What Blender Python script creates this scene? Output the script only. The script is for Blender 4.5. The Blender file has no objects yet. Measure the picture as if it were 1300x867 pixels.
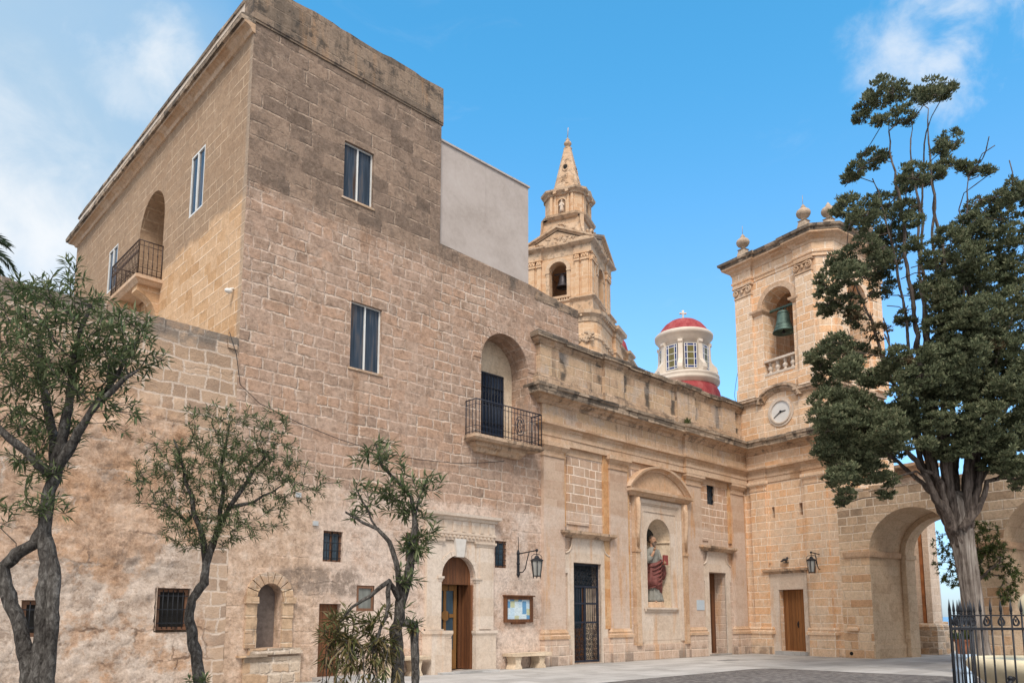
import bpy, bmesh, math, random
import numpy as np
from math import sin, cos, pi, radians, sqrt, atan2
from mathutils import Vector, Matrix, noise as mnoise
from mathutils.geometry import tessellate_polygon

random.seed(7)
scene = bpy.context.scene
COL = scene.collection

# ------------------------------------------------------------------ camera
YAW = radians(46.36)
cam_d = bpy.data.cameras.new("camera")
cam = bpy.data.objects.new("camera", cam_d)
COL.objects.link(cam)
cam.location = (0, 0, 1.5)
cam.rotation_euler = (radians(90 + 7.56), 0, YAW - radians(90))
cam_d.sensor_width = 36
cam_d.lens = 26.96
cam_d.shift_y = 0.1684
cam_d.clip_start = 0.1
cam_d.clip_end = 100000
scene.camera = cam

# ------------------------------------------------------------------ light
SUN_AZ = radians(222)      # direction towards the sun, counter-clockwise from +X (behind the camera, veiled by thin cloud)
SUN_EL = radians(50)
world = bpy.data.worlds.new("World")
scene.world = world
world.use_nodes = True
sun_d = bpy.data.lights.new("sun", 'SUN')
sun_d.energy = 1.5
sun_d.angle = radians(18)
sun_d.color = (1.0, 0.91, 0.81)
sun = bpy.data.objects.new("sun", sun_d)
COL.objects.link(sun)
sv = Vector((cos(SUN_AZ) * cos(SUN_EL), sin(SUN_AZ) * cos(SUN_EL), sin(SUN_EL)))
sun.rotation_euler = sv.to_track_quat('Z', 'Y').to_euler()
sun.location = (0, -10, 40)
scene.view_settings.view_transform = 'Standard'
scene.view_settings.look = 'None'
scene.view_settings.gamma = 1
scene.view_settings.use_curve_mapping = False
scene.view_settings.exposure = 1.02

# ------------------------------------------------------------------ node helpers
def nd(t, typ, ins=None, **props):
    n = t.nodes.new(typ)
    for k, v in props.items():
        setattr(n, k, v)
    if ins:
        for k, v in ins.items():
            s = n.inputs[k]
            if isinstance(v, bpy.types.NodeSocket):
                t.links.new(v, s)
            else:
                if hasattr(s, 'default_value') and hasattr(s.default_value, '__len__') and len(s.default_value) == 4 and len(v) == 3:
                    v = (*v, 1)
                s.default_value = v
    return n

def mt(t, op, a, b=None, c=None, clamp=False):
    ins = {0: a}
    if b is not None: ins[1] = b
    if c is not None: ins[2] = c
    return nd(t, 'ShaderNodeMath', ins, operation=op, use_clamp=clamp).outputs[0]

def mixc(t, fac, a, b, blend='MIX'):
    n = nd(t, 'ShaderNodeMix', None, data_type='RGBA', blend_type=blend)
    for k, v in ((0, fac), (6, a), (7, b)):
        s = n.inputs[k]
        if isinstance(v, bpy.types.NodeSocket): t.links.new(v, s)
        else: s.default_value = (*v, 1) if hasattr(v, '__len__') and len(v) == 3 else v
    return n.outputs[2]

def ramp(t, fac, stops, interp='LINEAR'):
    n = nd(t, 'ShaderNodeValToRGB', {0: fac})
    cr = n.color_ramp
    cr.interpolation = interp
    while len(cr.elements) < len(stops): cr.elements.new(0.5)
    for e, (p, c) in zip(cr.elements, stops):
        e.position = p
        e.color = (*c, 1) if len(c) == 3 else c
    return n.outputs[0]

def sm(t, v, lo, hi):
    return nd(t, 'ShaderNodeMapRange', {0: v, 1: lo, 2: hi, 3: 0.0, 4: 1.0}, interpolation_type='SMOOTHSTEP').outputs[0]

def noi(t, vec, scale, detail=4, rough=0.55, dist=0.0, col=False):
    n = nd(t, 'ShaderNodeTexNoise', {'Vector': vec, 'Scale': scale, 'Detail': detail, 'Roughness': rough, 'Distortion': dist})
    return n.outputs[1] if col else n.outputs[0]

def scaled(t, vec, s):
    return nd(t, 'ShaderNodeVectorMath', {0: vec, 1: s}, operation='MULTIPLY').outputs[0]

def new_mat(name):
    m = bpy.data.materials.new(name)
    m.use_nodes = True
    t = m.node_tree
    for n in list(t.nodes): t.nodes.remove(n)
    out = nd(t, 'ShaderNodeOutputMaterial')
    b = nd(t, 'ShaderNodeBsdfPrincipled')
    t.links.new(b.outputs[0], out.inputs[0])
    return m, t, b

def setb(t, b, **kw):
    names = {'color': 'Base Color', 'rough': 'Roughness', 'metal': 'Metallic', 'normal': 'Normal', 'spec': 'Specular IOR Level'}
    for k, v in kw.items():
        s = b.inputs[names[k]]
        if isinstance(v, bpy.types.NodeSocket): t.links.new(v, s)
        else: s.default_value = (*v, 1) if hasattr(v, '__len__') and len(v) == 3 else v

# ------------------------------------------------------------------ sky
def build_sky():
    t = world.node_tree
    for n in list(t.nodes): t.nodes.remove(n)
    out = nd(t, 'ShaderNodeOutputWorld')
    bg = nd(t, 'ShaderNodeBackground')
    t.links.new(bg.outputs[0], out.inputs[0])
    sky = nd(t, 'ShaderNodeTexSky', sky_type='NISHITA')
    sky.sun_disc = False
    sky.sun_elevation = SUN_EL
    sky.sun_rotation = radians(90) - SUN_AZ
    sky.air_density = 1.0
    sky.dust_density = 0.6
    sky.ozone_density = 2.5
    dirv = nd(t, 'ShaderNodeTexCoord').outputs['Generated']
    dz = nd(t, 'ShaderNodeSeparateXYZ', {0: dirv}).outputs[2]
    grade = mixc(t, sm(t, dz, 0.28, 0.66), mixc(t, sm(t, dz, 0.0, 0.30), SKY_HORIZON, SKY_LOW), SKY_HIGH)
    tint = mixc(t, 1.0, sky.outputs[0], grade, 'MULTIPLY')
    def dot(d):
        return nd(t, 'ShaderNodeVectorMath', {0: dirv, 1: Vector(d).normalized()}, operation='DOT_PRODUCT').outputs['Value']
    n1 = noi(t, scaled(t, dirv, (1, 1, 1.4)), 2.6, 6, 0.5, 0.0)
    n2 = noi(t, scaled(t, dirv, (1, 1, 1.2)), 11.0, 8, 0.58, 0.25)
    # thick veil of cloud in the north-west
    west = sm(t, mt(t, 'ADD', dot((0.0, 0.88, 0.47)), mt(t, 'MULTIPLY', mt(t, 'SUBTRACT', n1, 0.5), 0.16)), 0.90, 1.0)
    core = sm(t, mt(t, 'ADD', dot((0.10, 0.925, 0.37)), mt(t, 'MULTIPLY', mt(t, 'SUBTRACT', n2, 0.5), 0.035)), 0.978, 1.004)
    # torn wisps
    def wisp(d, lo, hi, amp, strength):
        v = mt(t, 'ADD', dot(d), mt(t, 'MULTIPLY', mt(t, 'SUBTRACT', n2, 0.5), amp))
        return mt(t, 'MULTIPLY', sm(t, v, lo, hi), strength)
    w = wisp((0.798, 0.207, 0.565), 0.9984, 1.0022, 0.015, 0.66)
    for d, lo, hi, amp, st in (((0.780, 0.253, 0.573), 0.9984, 1.0008, 0.006, 0.65), ((0.815, 0.165, 0.585), 0.9987, 1.0018, 0.013, 0.5),
                               ((0.24, 0.782, 0.576), 0.9985, 1.001, 0.006, 0.7), ((0.215, 0.80, 0.56), 0.9985, 1.001, 0.008, 0.4)):
        w = mt(t, 'MAXIMUM', w, wisp(d, lo, hi, amp, st))
    faint = mt(t, 'MULTIPLY', sm(t, noi(t, scaled(t, dirv, (1, 1, 2.6)), 5.5, 8, 0.65, 1.0), 0.56, 0.85), 0.10)
    c = mixc(t, faint, tint, CLOUD_W)
    c = mixc(t, mt(t, 'MULTIPLY', west, 0.92), c, CLOUD_V)
    c = mixc(t, mt(t, 'MULTIPLY', core, 0.92), c, CLOUD_W)
    c = mixc(t, w, c, CLOUD_W)
    # unseen bright cloud added behind the viewer for soft, neutral front light
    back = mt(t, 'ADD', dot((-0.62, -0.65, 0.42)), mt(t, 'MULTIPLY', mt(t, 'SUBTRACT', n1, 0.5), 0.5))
    c = mixc(t, mt(t, 'MULTIPLY', sm(t, back, -0.08, 0.30), 0.95), c, CLOUD_FILL)
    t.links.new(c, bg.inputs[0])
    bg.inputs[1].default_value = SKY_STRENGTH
SKY_HIGH = (0.62, 1.74, 1.86)      # deep blue overhead, whitening into sea haze
SKY_LOW = (1.10, 1.55, 1.68)
SKY_HORIZON = (0.68, 0.83, 1.13)
CLOUD_W = (5.6, 5.75, 5.9)
CLOUD_V = (2.75, 3.8, 4.8)
CLOUD_FILL = (7.0, 6.9, 6.8)  # out-of-view cloud, added as front fill
SKY_STRENGTH = 0.085
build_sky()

# ------------------------------------------------------------------ geometry helpers
class Frame:
    """u along the wall, d outwards from it, z up."""
    def __init__(s, o, u, n):
        s.o = Vector(o); s.u = Vector(u); s.n = Vector(n)
    def P(s, u, d, z):
        return s.o + s.u * u + s.n * d + Vector((0, 0, z))
FF = Frame((0, 16.3, 0), (1, 0, 0), (0, -1, 0))           # street front of residence and church
FL = Frame((7.03, 0, 0), (0, 1, 0), (-1, 0, 0))           # side of the residence
TA = radians(81.25)
TP0 = Vector((29.0, 16.3, 0))
FT = Frame(TP0, (-cos(TA), -sin(TA), 0), (-sin(TA), cos(TA), 0))   # bell tower and arcade front
FW = Frame((0, 0, 0), (1, 0, 0), (0, 1, 0))               # plain world axes (d is +Y)

class MB:
    def __init__(s, fr=FW):
        s.v = []; s.f = []; s.fr = fr; s.smooth = []
    def add(s, vs, fs, smooth=False):
        b = len(s.v)
        s.v.extend(Vector(v) for v in vs)
        s.f.extend([i + b for i in f] for f in fs)
        s.smooth.extend([smooth] * len(fs))
    def addl(s, vs, fs, smooth=False):
        s.add([s.fr.P(*v) for v in vs], fs, smooth)
    def box(s, u0, u1, d0, d1, z0, z1, jit=0.0):
        vs = [(u, d, z) for u in (u0, u1) for d in (d0, d1) for z in (z0, z1)]
        if jit: vs = [tuple(c + random.uniform(-jit, jit) for c in v) for v in vs]
        s.addl(vs, [(0, 1, 3, 2), (4, 6, 7, 5), (0, 4, 5, 1), (2, 3, 7, 6), (0, 2, 6, 4), (1, 5, 7, 3)])
    def prism(s, poly, d0, d1):
        """poly of (u,z) extruded from d0 to d1"""
        n = len(poly)
        vs = [(u, d0, z) for u, z in poly] + [(u, d1, z) for u, z in poly]
        fs = [(i, (i + 1) % n, n + (i + 1) % n, n + i) for i in range(n)]
        tri = tessellate_polygon([[Vector((u, z, 0)) for u, z in poly]])
        fs += [tuple(x) for x in tri] + [tuple(n + i for i in x) for x in tri]
        s.addl(vs, fs)
    def sheet(s, outer, holes, d, depths=()):
        """flat wall at d with openings; reveals run back by the given depths"""
        loops = [outer] + list(holes)
        pts = [p for l in loops for p in l]
        tri = tessellate_polygon([[Vector((u, z, 0)) for u, z in l] for l in loops])
        s.addl([(u, d, z) for u, z in pts], [tuple(x) for x in tri])
        for h, dp in zip(holes, depths):
            n = len(h)
            s.addl([(u, d, z) for u, z in h] + [(u, d - dp, z) for u, z in h],
                   [(i, (i + 1) % n, n + (i + 1) % n, n + i) for i in range(n)])
    def sweep(s, path, prof, jit=0.0, step=0.5, seed=0):
        """closed profile [(offset, z)] swept along plan path [(u,d)] with mitres and end caps"""
        P = []
        n = len(path)
        nrm = []
        for i in range(n - 1):
            du = path[i + 1][0] - path[i][0]; dd = path[i + 1][1] - path[i][1]
            l = sqrt(du * du + dd * dd); nrm.append((-dd / l, du / l, l))
        for i in range(n):
            if i == 0: m = nrm[0][:2]
            elif i == n - 1: m = nrm[-1][:2]
            else:
                a, b = nrm[i - 1], nrm[i]
                mx, my = a[0] + b[0], a[1] + b[1]
                k = (mx * a[0] + my * a[1])
                m = (mx / k, my / k) if abs(k) > 0.2 else b[:2]
            P.append((path[i], m))
            if i < n - 1:
                k = int(nrm[i][2] / step)
                for j in range(1, k):
                    f = j / k
                    P.append(((path[i][0] + (path[i + 1][0] - path[i][0]) * f, path[i][1] + (path[i + 1][1] - path[i][1]) * f), nrm[i][:2]))
        rng = random.Random(seed)
        vs = []
        for (p, m) in P:
            for (o, z) in prof:
                j1 = rng.uniform(-jit, jit); j2 = rng.uniform(-jit, jit)
                vs.append((p[0] + m[0] * (o + j1), p[1] + m[1] * (o + j1), z + j2))
        k = len(prof)
        fs = []
        for i in range(len(P) - 1):
            for j in range(k):
                fs.append((i * k + j, i * k + (j + 1) % k, (i + 1) * k + (j + 1) % k, (i + 1) * k + j))
        fs.append(tuple(range(k))); fs.append(tuple((len(P) - 1) * k + j for j in range(k)))
        s.addl(vs, fs)
    def stack(s, poly, prof, caps=True, jit=0.0):
        """closed plan polygon (counter-clockwise u,d) lofted through [(offset, z)] from bottom to top"""
        n = len(poly)
        area = sum(poly[i][0] * poly[(i + 1) % n][1] - poly[(i + 1) % n][0] * poly[i][1] for i in range(n))
        sg = 1 if area > 0 else -1
        ms = []
        for i in range(n):
            a, b, c = poly[i - 1], poly[i], poly[(i + 1) % n]
            def nn(p, q):
                du, dd = q[0] - p[0], q[1] - p[1]; l = sqrt(du * du + dd * dd)
                return (dd / l * sg, -du / l * sg)
            n1, n2 = nn(a, b), nn(b, c)
            mx, my = n1[0] + n2[0], n1[1] + n2[1]
            k = mx * n1[0] + my * n1[1]
            ms.append((mx / k, my / k) if abs(k) > 0.15 else n1)
        vs = []
        for o, z in prof:
            for p, m in zip(poly, ms):
                vs.append((p[0] + m[0] * o + random.uniform(-jit, jit), p[1] + m[1] * o + random.uniform(-jit, jit), z + random.uniform(-jit, jit)))
        fs = []
        for k in range(len(prof) - 1):
            for i in range(n):
                fs.append((k * n + i, k * n + (i + 1) % n, (k + 1) * n + (i + 1) % n, (k + 1) * n + i))
        if caps:
            fs.append(tuple(range(n))); fs.append(tuple((len(prof) - 1) * n + i for i in range(n)))
        s.addl(vs, fs)
    def lathe(s, cu, cd, prof, seg=16, smooth=True, a0=0, a1=2 * pi):
        full = abs(a1 - a0 - 2 * pi) < 1e-6
        m = seg if full else seg + 1
        vs = []
        for r, z in prof:
            for i in range(m):
                a = a0 + (a1 - a0) * i / seg
                vs.append((cu + r * cos(a), cd + r * sin(a), z))
        fs = []
        for k in range(len(prof) - 1):
            for i in range(seg):
                j = (i + 1) % m
                fs.append((k * m + i, k * m + j, (k + 1) * m + j, (k + 1) * m + i))
        if full:
            fs.append(tuple(range(m))); fs.append(tuple((len(prof) - 1) * m + i for i in range(m)))
        s.addl(vs, fs, smooth)
    def tube(s, pts, r, seg=6, smooth=True, world=False):
        """pts in frame coordinates; r a number or one radius per point"""
        P = [Vector(p) if world else s.fr.P(*p) for p in pts]
        n = len(P)
        R = [r] * n if not hasattr(r, '__len__') else r
        vs = []
        side = None
        for i in range(n):
            d = (P[min(i + 1, n - 1)] - P[max(i - 1, 0)])
            if d.length < 1e-9: d = Vector((0, 0, 1))
            d.normalize()
            if side is None:
                side = d.orthogonal().normalized()
            else:
                side = side - d * side.dot(d)
                side = side.normalized() if side.length > 1e-6 else d.orthogonal().normalized()
            up = d.cross(side)
            for k in range(seg):
                a = 2 * pi * k / seg
                vs.append(P[i] + (side * cos(a) + up * sin(a)) * R[i])
        fs = []
        for i in range(n - 1):
            for k in range(seg):
                fs.append((i * seg + k, i * seg + (k + 1) % seg, (i + 1) * seg + (k + 1) % seg, (i + 1) * seg + k))
        fs.append(tuple(range(seg))); fs.append(tuple((n - 1) * seg + k for k in range(seg)))
        s.add(vs, fs, smooth)
    def ball(s, c, rx, ry=None, rz=None, seg=12, ring=8):
        ry = ry or rx; rz = rz or rx
        vs = []
        for i in range(ring + 1):
            th = pi * i / ring
            for k in range(seg):
                a = 2 * pi * k / seg
                vs.append((c[0] + rx * sin(th) * cos(a), c[1] + ry * sin(th) * sin(a), c[2] + rz * cos(th)))
        fs = [(i * seg + k, i * seg + (k + 1) % seg, (i + 1) * seg + (k + 1) % seg, (i + 1) * seg + k) for i in range(ring) for k in range(seg)]
        s.addl(vs, fs, True)

def arch(u0, u1, z0, spring, seg=18, rise=None):
    """outline of an arched opening"""
    c = (u0 + u1) / 2; r = (u1 - u0) / 2; rise = rise or r
    return [(u0, z0), (u1, z0)] + [(c + r * cos(pi * i / seg), spring + rise * sin(pi * i / seg)) for i in range(seg + 1)]
def rect(u0, u1, z0, z1):
    return [(u0, z0), (u1, z0), (u1, z1), (u0, z1)]

ROOT = {}
def thing(name, label, cat, loc, rotz=0, group=None):
    o = bpy.data.objects.new(name, None)
    COL.objects.link(o)
    o.location = loc; o.rotation_euler = (0, 0, rotz)
    o.empty_display_size = 0.3
    o['label'] = label; o['category'] = cat
    if group: o['group'] = group
    ROOT[o] = Matrix.Translation(Vector(loc)) @ Matrix.Rotation(rotz, 4, 'Z')
    return o

def build(name, mb, mats, parent=None, base=None, label=None, cat=None, group=None, kind=None, local=False, recalc=True):
    """links the shapes of mb as one mesh object; with a parent its vertices are stored relative to the thing's base"""
    M = Matrix.Identity(4)
    if parent is not None: M = ROOT[parent]
    elif base is not None: M = Matrix.Translation(Vector(base))
    Mi = M.inverted()
    vs = [v.copy() for v in mb.v] if local else [Mi @ v for v in mb.v]
    me = bpy.data.meshes.new(name)
    me.from_pydata([tuple(v) for v in vs], [], mb.f)
    if recalc:
        bm = bmesh.new(); bm.from_mesh(me)
        bmesh.ops.recalc_face_normals(bm, faces=bm.faces)
        bm.to_mesh(me); bm.free()
    me.polygons.foreach_set('use_smooth', mb.smooth)
    # metre-scale texture coordinates, laid on every face by its own direction
    uvl = me.uv_layers.new(name='metres')
    nv = len(me.loops)
    co = np.array([tuple(v) for v in (mb.v if not local else [M @ v for v in mb.v])]).reshape(-1, 3)
    li = np.empty(nv, dtype=np.int32); me.loops.foreach_get('vertex_index', li)
    npoly = len(me.polygons)
    nor = np.empty(npoly * 3); me.polygons.foreach_get('normal', nor); nor = nor.reshape(-1, 3)
    R = np.array(M.to_3x3()); nor = nor @ R.T
    tot = np.empty(npoly, dtype=np.int32); me.polygons.foreach_get('loop_total', tot)
    pl = np.repeat(np.arange(npoly), tot)
    N = nor[pl]; P = co[li]
    flat = np.abs(N[:, 2]) > 0.75
    fu, fn = mb.fr.u, mb.fr.n
    front = np.abs(N[:, 0] * fn.x + N[:, 1] * fn.y) >= np.abs(N[:, 0] * fu.x + N[:, 1] * fu.y)
    tx = np.where(front, fu.x, fn.x); ty = np.where(front, fu.y, fn.y)
    u = np.where(flat, P[:, 0], P[:, 0] * tx + P[:, 1] * ty)
    v = np.where(flat, P[:, 1], P[:, 2])
    uvl.data.foreach_set('uv', np.stack([u, v], 1).astype(np.float32).ravel())
    for m in (mats if isinstance(mats, (list, tuple)) else [mats]): me.materials.append(m)
    o = bpy.data.objects.new(name, me)
    COL.objects.link(o)
    if parent is not None:
        o.parent = parent
        ROOT[o] = M
    elif base is not None:
        o.location = base
    if label: o['label'] = label
    if cat: o['category'] = cat
    if group: o['group'] = group
    if kind: o['kind'] = kind
    return o

def copy_tree(src, parent=None):
    c = src.copy()
    COL.objects.link(c)
    if parent is not None: c.parent = parent
    for ch in list(src.children): copy_tree(ch, c)
    return c
# ------------------------------------------------------------------ materials
def ashlar_group():
    g = bpy.data.node_groups.new('coursed_blocks', 'ShaderNodeTree')
    for nm, tp, dv in (('Vector', 'NodeSocketVector', None), ('Height', 'NodeSocketFloat', 0.3), ('Width', 'NodeSocketFloat', 0.55),
                       ('Joint', 'NodeSocketFloat', 0.012), ('Warp', 'NodeSocketFloat', 0.03)):
        s = g.interface.new_socket(nm, in_out='INPUT', socket_type=tp)
        if dv is not None: s.default_value = dv
    for nm in ('Joint', 'Rand', 'Rand2', 'Edge'):
        g.interface.new_socket(nm, in_out='OUTPUT', socket_type='NodeSocketFloat')
    gi = nd(g, 'NodeGroupInput'); go = nd(g, 'NodeGroupOutput')
    H, W, J, WP = (gi.outputs[k] for k in ('Height', 'Width', 'Joint', 'Warp'))
    n = noi(g, gi.outputs['Vector'], 1.3, 3, 0.5, 0, True)
    n2 = noi(g, gi.outputs['Vector'], 9.0, 3, 0.6, 0, True)
    def centred(c, k):
        a = nd(g, 'ShaderNodeVectorMath', {0: c, 1: (0.5, 0.5, 0.5)}, operation='SUBTRACT').outputs[0]
        return nd(g, 'ShaderNodeVectorMath', {0: a, 'Scale': k}, operation='SCALE').outputs[0]
    w1 = centred(n, mt(g, 'MULTIPLY', WP, 2.0)); w2 = centred(n2, mt(g, 'MULTIPLY', WP, 0.8))
    vec = nd(g, 'ShaderNodeVectorMath', {0: gi.outputs['Vector'], 1: w1}, operation='ADD').outputs[0]
    vec = nd(g, 'ShaderNodeVectorMath', {0: vec, 1: w2}, operation='ADD').outputs[0]
    sep = nd(g, 'ShaderNodeSeparateXYZ', {0: vec})
    v = mt(g, 'DIVIDE', sep.outputs[1], H)
    row = mt(g, 'FLOOR', v); fv = mt(g, 'SUBTRACT', v, row)
    wn = nd(g, 'ShaderNodeTexWhiteNoise', {'W': row}, noise_dimensions='1D')
    wr = mt(g, 'MULTIPLY', W, mt(g, 'MULTIPLY_ADD', wn.outputs[0], 0.55, 0.72))
    u = mt(g, 'ADD', mt(g, 'DIVIDE', sep.outputs[0], wr), mt(g, 'MULTIPLY', wn.outputs[0], 37.7))
    # bend the block widths within a row
    ub = mt(g, 'ADD', u, mt(g, 'MULTIPLY', mt(g, 'SINE', mt(g, 'MULTIPLY', u, 2.1)), 0.22))
    col = mt(g, 'FLOOR', ub); fu = mt(g, 'SUBTRACT', ub, col)
    du = mt(g, 'MULTIPLY', mt(g, 'MINIMUM', fu, mt(g, 'SUBTRACT', 1.0, fu)), wr)
    dv = mt(g, 'MULTIPLY', mt(g, 'MINIMUM', fv, mt(g, 'SUBTRACT', 1.0, fv)), H)
    d = mt(g, 'MINIMUM', du, dv)
    cv = nd(g, 'ShaderNodeCombineXYZ', {0: col, 1: row})
    r = nd(g, 'ShaderNodeTexWhiteNoise', {'Vector': cv.outputs[0]}, noise_dimensions='2D')
    sepc = nd(g, 'ShaderNodeSeparateColor', {0: r.outputs[1]})
    g.links.new(mt(g, 'SUBTRACT', 1.0, sm(g, d, mt(g, 'MULTIPLY', J, 0.45), mt(g, 'MULTIPLY', J, 1.35))), go.inputs['Joint'])
    g.links.new(sepc.outputs[0], go.inputs['Rand']); g.links.new(sepc.outputs[1], go.inputs['Rand2'])
    g.links.new(d, go.inputs['Edge'])
    return g
ASH = ashlar_group()

class Ctx: pass
def ctx(t):
    c = Ctx()
    c.uv = nd(t, 'ShaderNodeUVMap', uv_map='metres').outputs[0]
    geo = nd(t, 'ShaderNodeNewGeometry')
    c.pos = geo.outputs['Position']
    sp = nd(t, 'ShaderNodeSeparateXYZ', {0: c.pos}); c.x, c.y, c.z = sp.outputs
    sn = nd(t, 'ShaderNodeSeparateXYZ', {0: geo.outputs['True Normal']}); c.nz = sn.outputs[2]
    return c

def blocks(t, c, H, W, J, warp):
    n = nd(t, 'ShaderNodeGroup'); n.node_tree = ASH
    t.links.new(c.uv, n.inputs['Vector'])
    for k, v in (('Height', H), ('Width', W), ('Joint', J), ('Warp', warp)): n.inputs[k].default_value = v
    return n.outputs

def stone(name, cols, mortar, H=0.29, W=0.55, J=0.011, warp=0.02, jamt=0.8, soot=0.0, streak=0.0, pits=0.5, over=None, bump=0.6, vary=0.35, stain=0.0, sootcol=(0.06, 0.055, 0.05), warm=(1.03, 0.98, 0.95), speck=0.6, jgate=0.38):
    m, t, b = new_mat(name)
    c = ctx(t)
    B = blocks(t, c, H, W, J, warp)
    big = noi(t, c.pos, 0.55, 5, 0.6)
    mid = noi(t, c.pos, 3.1, 6, 0.65)
    fine = noi(t, c.pos, 28.0, 5, 0.7)
    grit = noi(t, c.pos, 110.0, 3, 0.7)
    k = len(cols)
    r = mt(t, 'ADD', mt(t, 'MULTIPLY', B['Rand'], vary), mt(t, 'MULTIPLY', mt(t, 'MULTIPLY_ADD', mid, 0.6, mt(t, 'MULTIPLY', big, 0.6)), 1 - vary * 0.6))
    r = mt(t, 'SUBTRACT', mt(t, 'MULTIPLY', r, 1.5), 0.32)
    col = ramp(t, r, [((i + 0.5) / k, cc) for i, cc in enumerate(cols)])
    jm = mt(t, 'MULTIPLY', B['Joint'], mt(t, 'MULTIPLY', sm(t, noi(t, c.pos, 1.3, 5, 0.65), jgate, jgate + 0.2), jamt))
    height = mt(t, 'ADD', mt(t, 'MULTIPLY', fine, 0.5), mt(t, 'MULTIPLY', mid, 1.2))
    c.big, c.mid, c.fine, c.B, c.grit = big, mid, fine, B, grit
    col = mixc(t, jm, col, mortar)
    pit = mt(t, 'MULTIPLY', sm(t, noi(t, c.pos, 17.0, 4, 0.75), 0.60, 0.74), pits)
    col = mixc(t, pit, col, mixc(t, 0.5, col, (0.12, 0.085, 0.06)))
    if over: col, jm = over(t, c, col, jm)
    if stain:
        st = sm(t, noi(t, scaled(t, c.pos, (1.6, 1.6, 0.22)), 1.6, 5, 0.6), 0.56, 0.72)
        col = mixc(t, mt(t, 'MULTIPLY', st, stain), col, (0.52, 0.27, 0.10))
    if streak:
        s1 = sm(t, noi(t, scaled(t, c.pos, (2.6, 2.6, 0.16)), 1.7, 6, 0.65), 0.54, 0.70)
        s2 = sm(t, mid, 0.38, 0.62)
        col = mixc(t, mt(t, 'MULTIPLY', mt(t, 'MULTIPLY', s1, s2), streak), col, sootcol)
    if soot:
        up = sm(t, c.nz, 0.15, 0.6)
        cr = sm(t, mt(t, 'ADD', noi(t, c.pos, 2.4, 7, 0.7), mt(t, 'MULTIPLY', up, 0.16)), 0.50, 0.62)
        col = mixc(t, mt(t, 'MULTIPLY', cr, soot), col, sootcol)
    col = mixc(t, 0.22, col, ramp(t, grit, [(0.25, (0.25, 0.25, 0.25)), (0.75, (0.9, 0.9, 0.9))]), 'OVERLAY')
    sp1 = noi(t, c.pos, 15.0, 7, 0.78)
    sp2 = noi(t, c.pos, 5.5, 8, 0.78)
    k0, k1 = 1 - 0.42 * speck, 1 + 0.30 * speck
    col = mixc(t, 1.0, col, ramp(t, mt(t, 'ADD', mt(t, 'MULTIPLY', sp1, 0.55), mt(t, 'MULTIPLY', sp2, 0.45)), [(0.38, (k0 * 0.98, k0 * 0.96, k0 * 0.94)), (0.5, (1, 1, 1)), (0.62, (k1, k1 * 1.01, k1 * 1.02))]), 'MULTIPLY')
    height = mt(t, 'ADD', height, mt(t, 'MULTIPLY', sp1, 1.0))
    col = mixc(t, 1.0, col, warm, 'MULTIPLY')
    hh = mt(t, 'SUBTRACT', height, mt(t, 'MULTIPLY', jm, 1.3))
    hh = mt(t, 'SUBTRACT', hh, mt(t, 'MULTIPLY', pit, 0.8))
    bp = nd(t, 'ShaderNodeBump', {'Height': hh, 'Strength': bump, 'Distance': 0.02})
    setb(t, b, color=col, rough=0.92, normal=bp.outputs[0], spec=0.15)
    return m

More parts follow.
